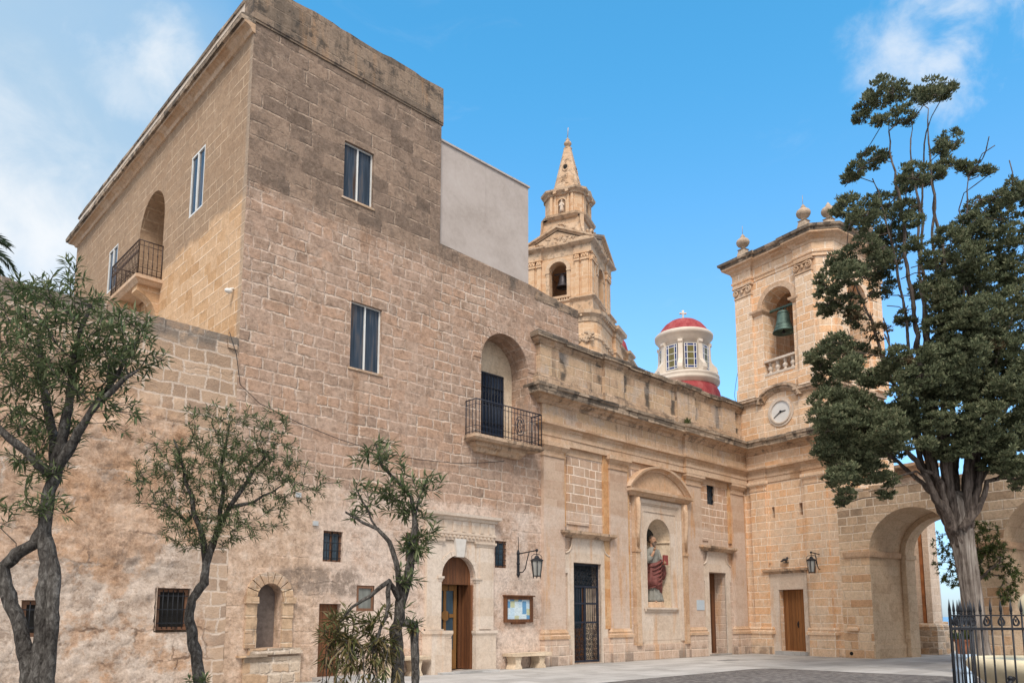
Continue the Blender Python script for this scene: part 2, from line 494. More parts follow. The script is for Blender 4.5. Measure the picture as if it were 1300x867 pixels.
PINKS = [(0.26, 0.195, 0.155), (0.36, 0.262, 0.20), (0.44, 0.335, 0.265), (0.43, 0.295, 0.215)]
def over_residence(t, c, col, jm):
    edge = mt(t, 'MULTIPLY', mt(t, 'SUBTRACT', noi(t, c.pos, 1.1, 5, 0.65), 0.5), 1.9)
    ze = mt(t, 'ADD', c.z, edge)
    # dark, large-coursed upper storeys
    up = sm(t, mt(t, 'ADD', c.z, mt(t, 'MULTIPLY', mt(t, 'SUBTRACT', c.B['Rand2'], 0.5), 0.0)), 11.55, 11.75)
    up = sm(t, mt(t, 'ADD', c.z, mt(t, 'MULTIPLY', edge, 0.35)), 11.2, 11.7)
    B2 = blocks(t, c, 0.385, 0.82, 0.024, 0.05)
    ucol = ramp(t, mt(t, 'ADD', mt(t, 'MULTIPLY', B2['Rand'], 0.55), mt(t, 'MULTIPLY', c.mid, 0.5)),
                [(0.15, (0.155, 0.118, 0.093)), (0.42, (0.22, 0.168, 0.132)), (0.7, (0.285, 0.215, 0.165)), (0.95, (0.34, 0.25, 0.188))])
    j2 = mt(t, 'MULTIPLY', B2['Joint'], sm(t, noi(t, c.pos, 1.6, 6, 0.7), 0.44, 0.60))
    ucol = mixc(t, mt(t, 'MULTIPLY', j2, 0.85), ucol, (0.44, 0.35, 0.28))
    ucol = mixc(t, mt(t, 'MULTIPLY', sm(t, noi(t, c.pos, 2.0, 7, 0.7), 0.50, 0.64), 0.55), ucol, (0.135, 0.108, 0.088))
    ucol = mixc(t, mt(t, 'MULTIPLY', sm(t, noi(t, c.pos, 4.5, 8, 0.75), 0.55, 0.66), 0.4), ucol, (0.40, 0.32, 0.25))
    # eroded middle storeys: pale lime blotches
    midb = mt(t, 'MULTIPLY', sm(t, ze, 7.6, 9.2), mt(t, 'SUBTRACT', 1.0, up))
    lime = mt(t, 'MULTIPLY', mt(t, 'MULTIPLY', sm(t, noi(t, c.pos, 3.2, 9, 0.78), 0.52, 0.60), sm(t, noi(t, c.pos, 0.6, 4, 0.6), 0.36, 0.58)), midb)
    col = mixc(t, mt(t, 'MULTIPLY', lime, 0.7), col, (0.50, 0.42, 0.355))
    ora = sm(t, noi(t, c.pos, 1.7, 7, 0.7), 0.54, 0.66)
    col = mixc(t, mt(t, 'MULTIPLY', ora, 0.28), col, (0.46, 0.29, 0.195))
    worn = mt(t, 'MULTIPLY', sm(t, noi(t, c.pos, 1.5, 9, 0.76), 0.49, 0.60), mt(t, 'MULTIPLY_ADD', midb, 0.75, 0.25))
    col = mixc(t, mt(t, 'MULTIPLY', worn, 0.6), col, (0.25, 0.175, 0.125))
    # pinkish render that has kept between the courses
    pl = mt(t, 'MULTIPLY', sm(t, noi(t, c.pos, 0.8, 6, 0.65), 0.42, 0.56), mt(t, 'SUBTRACT', 1.0, up))
    jm = mt(t, 'MULTIPLY', jm, mt(t, 'SUBTRACT', 1.0, mt(t, 'MULTIPLY', pl, 0.65)))
    col = mixc(t, mt(t, 'MULTIPLY', pl, 0.45), col, ramp(t, c.mid, [(0.3, (0.36, 0.262, 0.205)), (0.7, (0.47, 0.35, 0.28))]))
    # pale lime render on the ground floor
    low = mt(t, 'SUBTRACT', 1.0, sm(t, mt(t, 'ADD', c.z, mt(t, 'MULTIPLY', edge, 0.4)), 4.45, 4.75))
    lcol = ramp(t, mt(t, 'ADD', mt(t, 'MULTIPLY', noi(t, c.pos, 1.7, 7, 0.68), 0.75), mt(t, 'MULTIPLY', c.fine, 0.25)),
                [(0.34, (0.37, 0.255, 0.185)), (0.44, (0.50, 0.385, 0.31)), (0.54, (0.58, 0.485, 0.42)), (0.70, (0.66, 0.585, 0.535))])
    lj = mt(t, 'MULTIPLY', c.B['Joint'], sm(t, noi(t, c.pos, 0.9, 4, 0.6), 0.5, 0.66))
    lcol = mixc(t, mt(t, 'MULTIPLY', lj, 0.6), lcol, (0.68, 0.58, 0.49))
    lbl = noi(t, c.pos, 0.9, 5, 0.6)
    lcol = mixc(t, mt(t, 'MULTIPLY', sm(t, lbl, 0.46, 0.56), 0.6), lcol, (0.63, 0.545, 0.485))
    col = mixc(t, mt(t, 'MULTIPLY', low, 0.92), col, lcol)
    # bare rubble to the left of the niche, orange earth showing
    rub = mt(t, 'MULTIPLY', low, mt(t, 'SUBTRACT', 1.0, sm(t, mt(t, 'ADD', c.x, mt(t, 'MULTIPLY', edge, 1.2)), 8.6, 10.2)))
    rcol = ramp(t, noi(t, c.pos, 3.6, 7, 0.7), [(0.32, (0.30, 0.22, 0.16)), (0.46, (0.47, 0.345, 0.25)), (0.58, (0.57, 0.44, 0.34)), (0.75, (0.65, 0.56, 0.48))])
    col = mixc(t, mt(t, 'MULTIPLY', rub, 0.8), col, rcol)
    # grey cement patches over the small door
    def bx(v, a, b2, s):
        return mt(t, 'MULTIPLY', sm(t, v, a - s, a + s), mt(t, 'SUBTRACT', 1.0, sm(t, v, b2 - s, b2 + s)))
    wx = mt(t, 'ADD', c.x, mt(t, 'MULTIPLY', edge, 0.22)); wz = mt(t, 'ADD', c.z, mt(t, 'MULTIPLY', edge, 0.22))
    cem = mt(t, 'MULTIPLY', bx(wx, 8.25, 10.35, 0.12), bx(wz, 1.98, 2.62, 0.1))
    cem = mt(t, 'MULTIPLY', cem, sm(t, noi(t, c.pos, 5.0, 5, 0.7), 0.34, 0.52))
    col = mixc(t, mt(t, 'MULTIPLY', cem, 0.8), col, (0.215, 0.175, 0.145))
    # rust runs below the window sills
    run = mt(t, 'MULTIPLY', bx(mt(t, 'ADD', c.x, mt(t, 'MULTIPLY', edge, 0.05)), 10.02, 10.2, 0.05), bx(c.z, 5.9, 7.7, 0.3))
    run2 = mt(t, 'MULTIPLY', bx(mt(t, 'ADD', c.x, mt(t, 'MULTIPLY', edge, 0.05)), 10.1, 10.45, 0.08), bx(c.z, 11.0, 12.15, 0.25))
    col = mixc(t, mt(t, 'MULTIPLY', mt(t, 'MAXIMUM', run, run2), 0.4), col, (0.27, 0.15, 0.08))
    col = mixc(t, up, col, ucol)
    # weather crust on the highest courses
    hi = mt(t, 'MULTIPLY', sm(t, mt(t, 'ADD', ze, mt(t, 'MULTIPLY', c.x, 0.0)), 11.0, 11.9), sm(t, noi(t, scaled(t, c.pos, (2.2, 2.2, 0.35)), 1.5, 6, 0.65), 0.52, 0.66))
    hi = mt(t, 'MULTIPLY', hi, sm(t, c.x, 12.6, 12.8))
    col = mixc(t, mt(t, 'MULTIPLY', hi, 0.75), col, (0.10, 0.09, 0.08))
    jm = mt(t, 'MULTIPLY', jm, mt(t, 'SUBTRACT', 1.0, mt(t, 'MULTIPLY', low, mt(t, 'MULTIPLY_ADD', sm(t, lbl, 0.42, 0.54), 0.6, 0.35))))
    jm2 = mixc(t, up, jm, j2)
    return col, jm2
M_RES = stone('weathered_residence_stone', PINKS, (0.64, 0.545, 0.465), H=0.285, W=0.46, J=0.024, warp=0.085, jamt=0.85, jgate=0.35, vary=0.55, over=over_residence, bump=1.0, pits=0.6, speck=0.95)

def over_side(t, c, col, jm):
    # upper courses greyer; the change follows the courses in steps
    edge = mt(t, 'MULTIPLY', mt(t, 'SUBTRACT', noi(t, c.pos, 0.7, 4, 0.6), 0.5), 0.8)
    step = mt(t, 'ADD', c.z, mt(t, 'MULTIPLY', mt(t, 'SUBTRACT', c.B['Rand2'], 0.5), 0.25))
    up = sm(t, mt(t, 'ADD', step, edge), 11.05, 11.35)
    g = ramp(t, mt(t, 'ADD', mt(t, 'MULTIPLY', c.big, 0.6), mt(t, 'MULTIPLY', c.mid, 0.4)), [(0.3, (0.24, 0.175, 0.125)), (0.55, (0.32, 0.235, 0.165)), (0.75, (0.385, 0.285, 0.20))])
    g = mixc(t, mt(t, 'MULTIPLY', c.B['Rand'], 0.35), g, (0.24, 0.185, 0.135))
    g = mixc(t, mt(t, 'MULTIPLY', jm, 0.6), g, (0.55, 0.43, 0.31))
    col = mixc(t, mt(t, 'MULTIPLY', up, 0.85), col, g)
    q = mt(t, 'SUBTRACT', 1.0, sm(t, mt(t, 'ADD', c.y, mt(t, 'MULTIPLY', edge, 0.35)), 16.42, 16.55))
    col = mixc(t, mt(t, 'MULTIPLY', q, 0.6), col, (0.33, 0.28, 0.23))
    return col, jm
M_SIDE = stone('honey_side_stone', [(0.40, 0.25, 0.135), (0.50, 0.33, 0.19), (0.55, 0.385, 0.245)], (0.68, 0.54, 0.40), H=0.3, W=0.62, J=0.020, jamt=0.95, vary=0.6, over=over_side, pits=0.35, bump=0.5)

def over_church(t, c, col, jm):
    edge = mt(t, 'MULTIPLY', mt(t, 'SUBTRACT', noi(t, c.pos, 1.0, 5, 0.65), 0.5), 1.0)
    ze = mt(t, 'ADD', c.z, mt(t, 'MULTIPLY', edge, 0.35))
    low = mt(t, 'SUBTRACT', 1.0, sm(t, ze, 4.78, 4.95))
    l = ramp(t, mt(t, 'ADD', mt(t, 'MULTIPLY', c.mid, 0.6), mt(t, 'MULTIPLY', c.big, 0.5)), [(0.35, (0.47, 0.35, 0.27)), (0.55, (0.55, 0.455, 0.385)), (0.75, (0.62, 0.545, 0.49))])
    l = mixc(t, mt(t, 'MULTIPLY', jm, 0.35), l, (0.70, 0.60, 0.49))
    col = mixc(t, mt(t, 'MULTIPLY', low, 0.75), col, l)
    # black crust blocks near the ground
    gnd = mt(t, 'MULTIPLY', mt(t, 'SUBTRACT', 1.0, sm(t, c.z, 0.22, 0.5)), sm(t, mt(t, 'ADD', mt(t, 'MULTIPLY', c.B['Rand2'], 0.4), noi(t, c.pos, 1.1, 5, 0.65)), 0.66, 0.85))
    col = mixc(t, mt(t, 'MULTIPLY', gnd, 0.6), col, (0.13, 0.11, 0.095))
    return col, jm
CH = [(0.36, 0.24, 0.165), (0.43, 0.31, 0.225), (0.50, 0.38, 0.295), (0.47, 0.32, 0.225)]
def over_tower(t, c, col, jm):
    pale = mt(t, 'MULTIPLY', mt(t, 'SUBTRACT', 1.0, sm(t, c.z, 4.6, 5.4)), sm(t, noi(t, c.pos, 0.8, 5, 0.65), 0.46, 0.60))
    col = mixc(t, mt(t, 'MULTIPLY', pale, 0.5), col, (0.62, 0.52, 0.41))
    gnd = mt(t, 'MULTIPLY', mt(t, 'SUBTRACT', 1.0, sm(t, c.z, 0.22, 0.5)), sm(t, mt(t, 'ADD', mt(t, 'MULTIPLY', c.B['Rand2'], 0.4), noi(t, c.pos, 1.1, 5, 0.65)), 0.66, 0.85))
    col = mixc(t, mt(t, 'MULTIPLY', gnd, 0.6), col, (0.13, 0.11, 0.095))
    return col, jm
M_CHURCH = stone('church_limestone', CH, (0.80, 0.70, 0.59), H=0.3, W=0.52, J=0.019, jamt=1.0, speck=0.45, jgate=0.28, over=over_church, stain=0.5, streak=0.12, bump=0.5, pits=0.35)
M_PIL = stone('pilaster_limestone', [(0.39, 0.27, 0.195), (0.45, 0.335, 0.255), (0.50, 0.39, 0.305)], (0.56, 0.45, 0.36), H=0.3, W=1.4, J=0.009, jamt=0.6, over=over_church, stain=0.55, streak=0.1, bump=0.35, pits=0.2, speck=0.35)
M_CORN = stone('cornice_limestone', [(0.33, 0.235, 0.16), (0.43, 0.315, 0.22), (0.52, 0.40, 0.295)], (0.5, 0.4, 0.3), H=0.6, W=1.1, J=0.008, jamt=0.5, soot=0.6, streak=0.85, bump=0.9, pits=0.7, stain=0.35)
M_LIP = stone('black_crusted_lip', [(0.085, 0.075, 0.065), (0.16, 0.135, 0.11), (0.27, 0.22, 0.17), (0.42, 0.34, 0.26)], (0.10, 0.085, 0.07), H=0.6, W=0.7, J=0.012, jamt=0.8, soot=0.8, streak=0.6, bump=1.0, pits=0.9, vary=0.55)
M_ORANGE = stone('orange_stained_stone', [(0.42, 0.225, 0.10), (0.52, 0.30, 0.15), (0.55, 0.38, 0.23)], (0.55, 0.42, 0.30), H=0.3, W=1.2, J=0.006, jamt=0.3, streak=0.1, bump=0.4, pits=0.25)
M_ARCHI = stone('moulding_limestone', [(0.41, 0.265, 0.165), (0.49, 0.345, 0.23), (0.55, 0.42, 0.31)], (0.6, 0.48, 0.36), H=0.6, W=1.2, J=0.007, jamt=0.5, streak=0.2, bump=0.5, pits=0.3, stain=0.4)
def over_para(t, c, col, jm):
    # black weathering runs beside the piers of the parapet
    m = None
    for x in (17.75, 19.6, 20.95, 22.3, 23.9, 25.4, 27.0, 28.45):
        d = mt(t, 'ABSOLUTE', mt(t, 'SUBTRACT', mt(t, 'ADD', c.x, mt(t, 'MULTIPLY', mt(t, 'SUBTRACT', c.mid, 0.5), 0.35)), x))
        v = mt(t, 'SUBTRACT', 1.0, sm(t, d, 0.05, 0.22))
        m = v if m is None else mt(t, 'MAXIMUM', m, v)
    m = mt(t, 'MULTIPLY', m, sm(t, mt(t, 'ADD', mt(t, 'MULTIPLY', c.B['Rand2'], 0.5), mt(t, 'MULTIPLY', noi(t, c.pos, 2.2, 6, 0.7), 0.7)), 0.38, 0.60))
    m = mt(t, 'MULTIPLY', m, sm(t, c.z, 8.6, 9.2))
    col = mixc(t, mt(t, 'MULTIPLY', m, 0.9), col, (0.075, 0.07, 0.062))
    grey = mt(t, 'MULTIPLY', sm(t, noi(t, c.pos, 1.1, 6, 0.68), 0.52, 0.62), 0.5)
    col = mixc(t, grey, col, (0.44, 0.40, 0.365))
    return col, jm
M_PARA = stone('parapet_limestone', [(0.33, 0.235, 0.16), (0.43, 0.31, 0.215), (0.52, 0.395, 0.285), (0.50, 0.37, 0.25)], (0.62, 0.53, 0.42), H=0.3, W=0.55, J=0.015, jamt=0.95, streak=0.6, bump=0.8, pits=0.4, vary=0.5, over=over_para)
M_CRUST = stone('crusted_parapet_stone', [(0.13, 0.108, 0.088), (0.21, 0.168, 0.13), (0.29, 0.225, 0.17)], (0.33, 0.265, 0.205), H=0.36, W=0.7, J=0.014, jamt=0.6, soot=0.8, streak=0.7, vary=0.5, bump=1.0, pits=0.8, stain=0.25)
M_TOWER = stone('tower_limestone', [(0.56, 0.335, 0.19), (0.66, 0.46, 0.30), (0.70, 0.545, 0.405), (0.70, 0.445, 0.265)], (0.84, 0.75, 0.63), H=0.31, W=0.62, J=0.017, jamt=1.0, speck=0.5, jgate=0.26, stain=0.35, streak=0.18, bump=0.5, pits=0.35, over=over_tower)
M_PALE = stone('pale_limestone_surround', [(0.50, 0.41, 0.33), (0.57, 0.49, 0.41), (0.61, 0.545, 0.475)], (0.6, 0.5, 0.4), H=0.5, W=0.9, J=0.006, jamt=0.5, stain=0.42, streak=0.16, bump=0.35, pits=0.25, speck=0.4)
M_CREAM = stone('cream_ashlar', [(0.50, 0.40, 0.28), (0.58, 0.48, 0.36), (0.62, 0.53, 0.41)], (0.45, 0.34, 0.24), H=0.34, W=0.6, J=0.007, jamt=0.55, bump=0.3, pits=0.15)
M_ARCADE = stone('arcade_rubble_blocks', [(0.22, 0.175, 0.13), (0.36, 0.275, 0.195), (0.50, 0.38, 0.265), (0.56, 0.44, 0.32)], (0.74, 0.65, 0.53), H=0.30, W=0.52, J=0.020, warp=0.03, jamt=1.0, jgate=0.22, vary=0.6, bump=0.8, pits=0.5,
                 over=lambda t, c, col, jm: (mixc(t, mt(t, 'MULTIPLY', mt(t, 'SUBTRACT', 1.0, sm(t, mt(t, 'ADD', c.z, mt(t, 'MULTIPLY', c.mid, 1.2)), 4.3, 5.2)), 0.72), col,
                        mixc(t, mt(t, 'MULTIPLY', jm, 0.5), ramp(t, mt(t, 'ADD', mt(t, 'MULTIPLY', c.B['Rand'], 0.6), mt(t, 'MULTIPLY', c.big, 0.5)), [(0.25, (0.56, 0.33, 0.18)), (0.5, (0.67, 0.475, 0.31)), (0.8, (0.70, 0.56, 0.41))]), (0.80, 0.69, 0.56))), jm))
M_VAULT = stone('vault_limestone', [(0.40, 0.30, 0.20), (0.50, 0.385, 0.27), (0.54, 0.43, 0.31)], (0.38, 0.28, 0.19), H=0.33, W=0.8, J=0.008, jamt=0.6, bump=0.4, pits=0.25)
M_STEEP = stone('steeple_limestone', [(0.47, 0.29, 0.165), (0.56, 0.37, 0.225), (0.60, 0.43, 0.285)], (0.70, 0.57, 0.44), H=0.36, W=0.7, J=0.028, jamt=0.65, streak=0.12, bump=0.4, pits=0.2, speck=0.35)
M_STEEPTRIM = stone('steeple_trim', [(0.42, 0.29, 0.18), (0.53, 0.38, 0.255), (0.58, 0.445, 0.32)], (0.6, 0.48, 0.36), H=0.6, W=1.2, J=0.012, jamt=0.4, streak=0.35, soot=0.5, bump=0.5, pits=0.3, speck=0.35, sootcol=(0.13, 0.11, 0.09))
M_ANNEX = stone('annex_limestone', [(0.46, 0.37, 0.30), (0.53, 0.44, 0.36), (0.57, 0.48, 0.40)], (0.68, 0.61, 0.53), H=0.33, W=0.8, J=0.016, jamt=0.85, bump=0.4, pits=0.2)
M_RUBBLE = stone('rubble_masonry', [(0.24, 0.195, 0.15), (0.40, 0.33, 0.26), (0.55, 0.47, 0.38), (0.46, 0.33, 0.22)], (0.62, 0.55, 0.47), H=0.24, W=0.4, J=0.03, warp=0.09, jamt=0.8, vary=0.6, bump=1.2, pits=0.6)

def rocky():
    m, t, b = new_mat('rough_rock_and_render')
    c = ctx(t)
    n1 = noi(t, c.pos, 0.75, 8, 0.66); n2 = noi(t, c.pos, 2.6, 9, 0.74); n3 = noi(t, c.pos, 13, 7, 0.75)
    col = ramp(t, mt(t, 'ADD', mt(t, 'MULTIPLY', n2, 0.62), mt(t, 'MULTIPLY', n3, 0.38)),
               [(0.36, (0.30, 0.205, 0.145)), (0.44, (0.47, 0.335, 0.245)), (0.52, (0.57, 0.43, 0.33)), (0.64, (0.63, 0.51, 0.42))])
    # orange earth coming through
    col = mixc(t, mt(t, 'MULTIPLY', sm(t, noi(t, c.pos, 0.9, 7, 0.68), 0.52, 0.62), 0.55), col, ramp(t, n3, [(0.35, (0.42, 0.24, 0.125)), (0.6, (0.60, 0.385, 0.24))]))
    # pale lime render keeps towards the foot of the wall
    lowv = mt(t, 'SUBTRACT', n1, mt(t, 'MULTIPLY', mt(t, 'SUBTRACT', c.z, 2.0), 0.05))
    col = mixc(t, mt(t, 'MULTIPLY', sm(t, lowv, 0.47, 0.53), 0.85), col, ramp(t, mt(t, 'ADD', mt(t, 'MULTIPLY', n2, 0.5), mt(t, 'MULTIPLY', n3, 0.5)), [(0.34, (0.42, 0.35, 0.295)), (0.47, (0.59, 0.53, 0.475)), (0.65, (0.69, 0.64, 0.59))]))
    BB = blocks(t, c, 0.62, 1.15, 0.030, 0.22)
    crack = mt(t, 'MULTIPLY', BB['Joint'], sm(t, noi(t, c.pos, 1.2, 6, 0.68), 0.46, 0.58))
    col = mixc(t, mt(t, 'MULTIPLY', BB['Rand'], 0.28), col, (0.40, 0.285, 0.205))
    col = mixc(t, mt(t, 'MULTIPLY', crack, 0.75), col, mixc(t, sm(t, n1, 0.45, 0.55), (0.17, 0.12, 0.09), (0.66, 0.60, 0.54)))
    spk = noi(t, c.pos, 19.0, 7, 0.8)
    col = mixc(t, 1.0, col, ramp(t, mt(t, 'ADD', mt(t, 'MULTIPLY', spk, 0.6), mt(t, 'MULTIPLY', n2, 0.4)), [(0.37, (0.60, 0.57, 0.54)), (0.5, (1, 1, 1)), (0.63, (1.25, 1.26, 1.27))]), 'MULTIPLY')
    col = mixc(t, mt(t, 'MULTIPLY', sm(t, noi(t, c.pos, 1.5, 9, 0.76), 0.56, 0.61), 0.5), col, (0.25, 0.19, 0.15))
    # squared blocks in the upper courses and in the right-hand end
    B = blocks(t, c, 0.29, 0.44, 0.023, 0.09)
    area = mt(t, 'MAXIMUM', sm(t, mt(t, 'ADD', mt(t, 'ADD', c.z, mt(t, 'MULTIPLY', n1, 2.2)), mt(t, 'MULTIPLY', c.x, 0.42)), 8.7, 9.2), sm(t, mt(t, 'ADD', c.x, mt(t, 'MULTIPLY', n1, 2.0)), 7.2, 7.8))
    bc = ramp(t, mt(t, 'ADD', mt(t, 'MULTIPLY', B['Rand'], 0.6), mt(t, 'MULTIPLY', n2, 0.45)), [(0.2, (0.33, 0.255, 0.20)), (0.5, (0.46, 0.345, 0.25)), (0.8, (0.54, 0.42, 0.32))])
    bc = mixc(t, mt(t, 'MULTIPLY', B['Joint'], 0.95), bc, (0.66, 0.585, 0.51))
    col = mixc(t, mt(t, 'MULTIPLY', area, 0.85), col, bc)
    cr = mt(t, 'MULTIPLY', sm(t, mt(t, 'ADD', c.z, mt(t, 'MULTIPLY', n2, 0.8)), 7.5, 7.95), sm(t, mt(t, 'ADD', mt(t, 'MULTIPLY', B['Rand2'], 0.4), n2), 0.45, 0.7))
    col = mixc(t, mt(t, 'MULTIPLY', cr, 0.8), col, (0.17, 0.165, 0.155))
    g = noi(t, c.pos, 90, 3, 0.7)
    col = mixc(t, 0.25, col, ramp(t, g, [(0.25, (0.25, 0.25, 0.25)), (0.75, (0.9, 0.9, 0.9))]), 'OVERLAY')
    h = mt(t, 'SUBTRACT', mt(t, 'ADD', mt(t, 'MULTIPLY', n2, 0.8), mt(t, 'MULTIPLY', spk, 1.6)), mt(t, 'MULTIPLY', crack, 0.5))
    h = mt(t, 'SUBTRACT', h, mt(t, 'MULTIPLY', mt(t, 'MULTIPLY', B['Joint'], area), 0.25))
    bp = nd(t, 'ShaderNodeBump', {'Height': h, 'Strength': 0.75, 'Distance': 0.035})
    setb(t, b, color=mixc(t, 1.0, col, (1.05, 0.98, 0.93), 'MULTIPLY'), rough=0.95, normal=bp.outputs[0], spec=0.1)
    return m
M_ROCK = rocky()

def simple(name, color, rough=0.6, metal=0.0, var=0.15, scale=6.0, spec=0.4, bump=0.0):
    m, t, b = new_mat(name)
    tc = nd(t, 'ShaderNodeNewGeometry').outputs['Position']
    n = noi(t, tc, scale, 5, 0.6)
    lo = tuple(x * (1 - var) for x in color); hi = tuple(min(1, x * (1 + var)) for x in color)
    col = ramp(t, n, [(0.3, lo), (0.7, hi)])
    setb(t, b, color=col, rough=rough, metal=metal, spec=spec)
    if bump:
        bp = nd(t, 'ShaderNodeBump', {'Height': noi(t, tc, scale * 4, 5, 0.65), 'Strength': bump, 'Distance': 0.01})
        setb(t, b, normal=bp.outputs[0])
    return m
def rendered():
    m, t, b = new_mat('pale_pink_render')
    p = nd(t, 'ShaderNodeNewGeometry').outputs['Position']
    z = nd(t, 'ShaderNodeSeparateXYZ', {0: p}).outputs[2]
    n = noi(t, p, 0.8, 7, 0.66); f = noi(t, p, 9, 6, 0.75)
    col = ramp(t, mt(t, 'ADD', mt(t, 'MULTIPLY', n, 0.7), mt(t, 'MULTIPLY', f, 0.3)), [(0.36, (0.40, 0.345, 0.31)), (0.5, (0.475, 0.415, 0.38)), (0.64, (0.52, 0.465, 0.43))])
    run = sm(t, noi(t, scaled(t, p, (3.2, 3.2, 0.13)), 1.6, 6, 0.65), 0.55, 0.70)
    col = mixc(t, mt(t, 'MULTIPLY', mt(t, 'MULTIPLY', run, sm(t, z, 12.6, 15.2)), 0.45), col, (0.27, 0.225, 0.20))
    bp = nd(t, 'ShaderNodeBump', {'Height': f, 'Strength': 0.3, 'Distance': 0.01})
    setb(t, b, color=col, rough=0.92, normal=bp.outputs[0], spec=0.1)
    return m
M_RENDERED = rendered()
M_WHITE = simple('white_paint', (0.72, 0.72, 0.70), 0.5, var=0.06)
M_IRON = simple('wrought_iron', (0.022, 0.024, 0.03), 0.5, 0.4, var=0.35, scale=20)
M_IRONBLUE = simple('blue_black_iron', (0.022, 0.028, 0.045), 0.55, 0.2, var=0.3, scale=12)
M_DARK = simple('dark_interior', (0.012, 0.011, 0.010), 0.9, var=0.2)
M_BRONZE = simple('verdigris_bronze', (0.085, 0.135, 0.115), 0.6, 0.35, var=0.35, scale=5, bump=0.2)
M_BELLDARK = simple('dark_bell_bronze', (0.05, 0.045, 0.05), 0.5, 0.5, var=0.3)
def dome_red():
    m, t, b = new_mat('dusty_red_dome_paint')
    p = nd(t, 'ShaderNodeNewGeometry').outputs['Position']
    n = noi(t, scaled(t, p, (1, 1, 0.35)), 3.5, 7, 0.7); f = noi(t, p, 14, 6, 0.75)
    col = ramp(t, mt(t, 'ADD', mt(t, 'MULTIPLY', n, 0.65), mt(t, 'MULTIPLY', f, 0.35)), [(0.36, (0.17, 0.03, 0.035)), (0.48, (0.31, 0.05, 0.055)), (0.60, (0.38, 0.11, 0.105))])
    setb(t, b, color=col, rough=0.8, spec=0.2)
    return m
M_RED = dome_red()
M_DOMEWHITE = simple('cream_plaster', (0.66, 0.59, 0.51), 0.85, var=0.1, scale=2.0, spec=0.15, bump=0.2)
M_BASIN = simple('cream_fountain_stone', (0.66, 0.58, 0.41), 0.7, var=0.12, scale=3.0, bump=0.3)
M_TERRA = simple('terracotta', (0.36, 0.14, 0.07), 0.8, var=0.15)
M_PBLUE = simple('pale_blue_paint', (0.50, 0.64, 0.80), 0.6, var=0.08)
M_LAMPGREY = simple('grey_lamp_metal', (0.45, 0.46, 0.47), 0.4, 0.3, var=0.1)
M_CABLE = simple('black_cable', (0.03, 0.028, 0.027), 0.6, var=0.1)
M_SKIN = simple('painted_skin', (0.42, 0.24, 0.15), 0.55, var=0.15, scale=15)
M_HAIR = simple('grey_brown_hair', (0.14, 0.10, 0.075), 0.75, var=0.35, scale=30)
M_ROBE = simple('grey_blue_robe', (0.24, 0.235, 0.21), 0.7, var=0.2, scale=9)
M_CLOAK = simple('red_cloak', (0.165, 0.052, 0.045), 0.65, var=0.28, scale=5)
M_HALO = simple('dark_halo_metal', (0.03, 0.03, 0.028), 0.5, 0.5)
M_BOOK = simple('red_book_cover', (0.24, 0.055, 0.05), 0.6)
M_PLAQUE = simple('pale_blue_enamel', (0.47, 0.55, 0.62), 0.5, var=0.12, scale=40)

def wood(name, c0, c1, plank=0.11):
    m, t, b = new_mat(name)
    c = ctx(t)
    n = noi(t, scaled(t, c.pos, (14, 14, 0.9)), 3.0, 6, 0.65)
    sep = nd(t, 'ShaderNodeSeparateXYZ', {0: c.uv})
    p = mt(t, 'DIVIDE', sep.outputs[0], plank)
    idx = mt(t, 'FLOOR', p); fr = mt(t, 'SUBTRACT', p, idx)
    r = nd(t, 'ShaderNodeTexWhiteNoise', {'W': idx}, noise_dimensions='1D').outputs[0]
    col = ramp(t, mt(t, 'ADD', mt(t, 'MULTIPLY', n, 0.75), mt(t, 'MULTIPLY', r, 0.25)), [(0.3, c0), (0.7, c1)])
    gap = mt(t, 'SUBTRACT', 1.0, sm(t, mt(t, 'MINIMUM', fr, mt(t, 'SUBTRACT', 1.0, fr)), 0.02, 0.07))
    col = mixc(t, mt(t, 'MULTIPLY', gap, 0.75), col, (0.02, 0.012, 0.008))
    bp = nd(t, 'ShaderNodeBump', {'Height': mt(t, 'SUBTRACT', n, gap), 'Strength': 0.4, 'Distance': 0.01})
    setb(t, b, color=col, rough=0.6, normal=bp.outputs[0], spec=0.3)
    return m
M_WOODB = wood('brown_plank_wood', (0.095, 0.038, 0.018), (0.21, 0.088, 0.038))
M_WOODO = wood('varnished_orange_wood', (0.15, 0.06, 0.02), (0.30, 0.13, 0.045), 0.14)
M_WOODY = wood('honey_door_wood', (0.17, 0.08, 0.022), (0.30, 0.15, 0.05), 0.5)
M_WOODD = wood('dark_door_wood', (0.055, 0.028, 0.017), (0.14, 0.062, 0.034), 0.3)
M_WOODW = wood('weathered_frame_wood', (0.10, 0.052, 0.032), (0.21, 0.105, 0.06), 0.6)

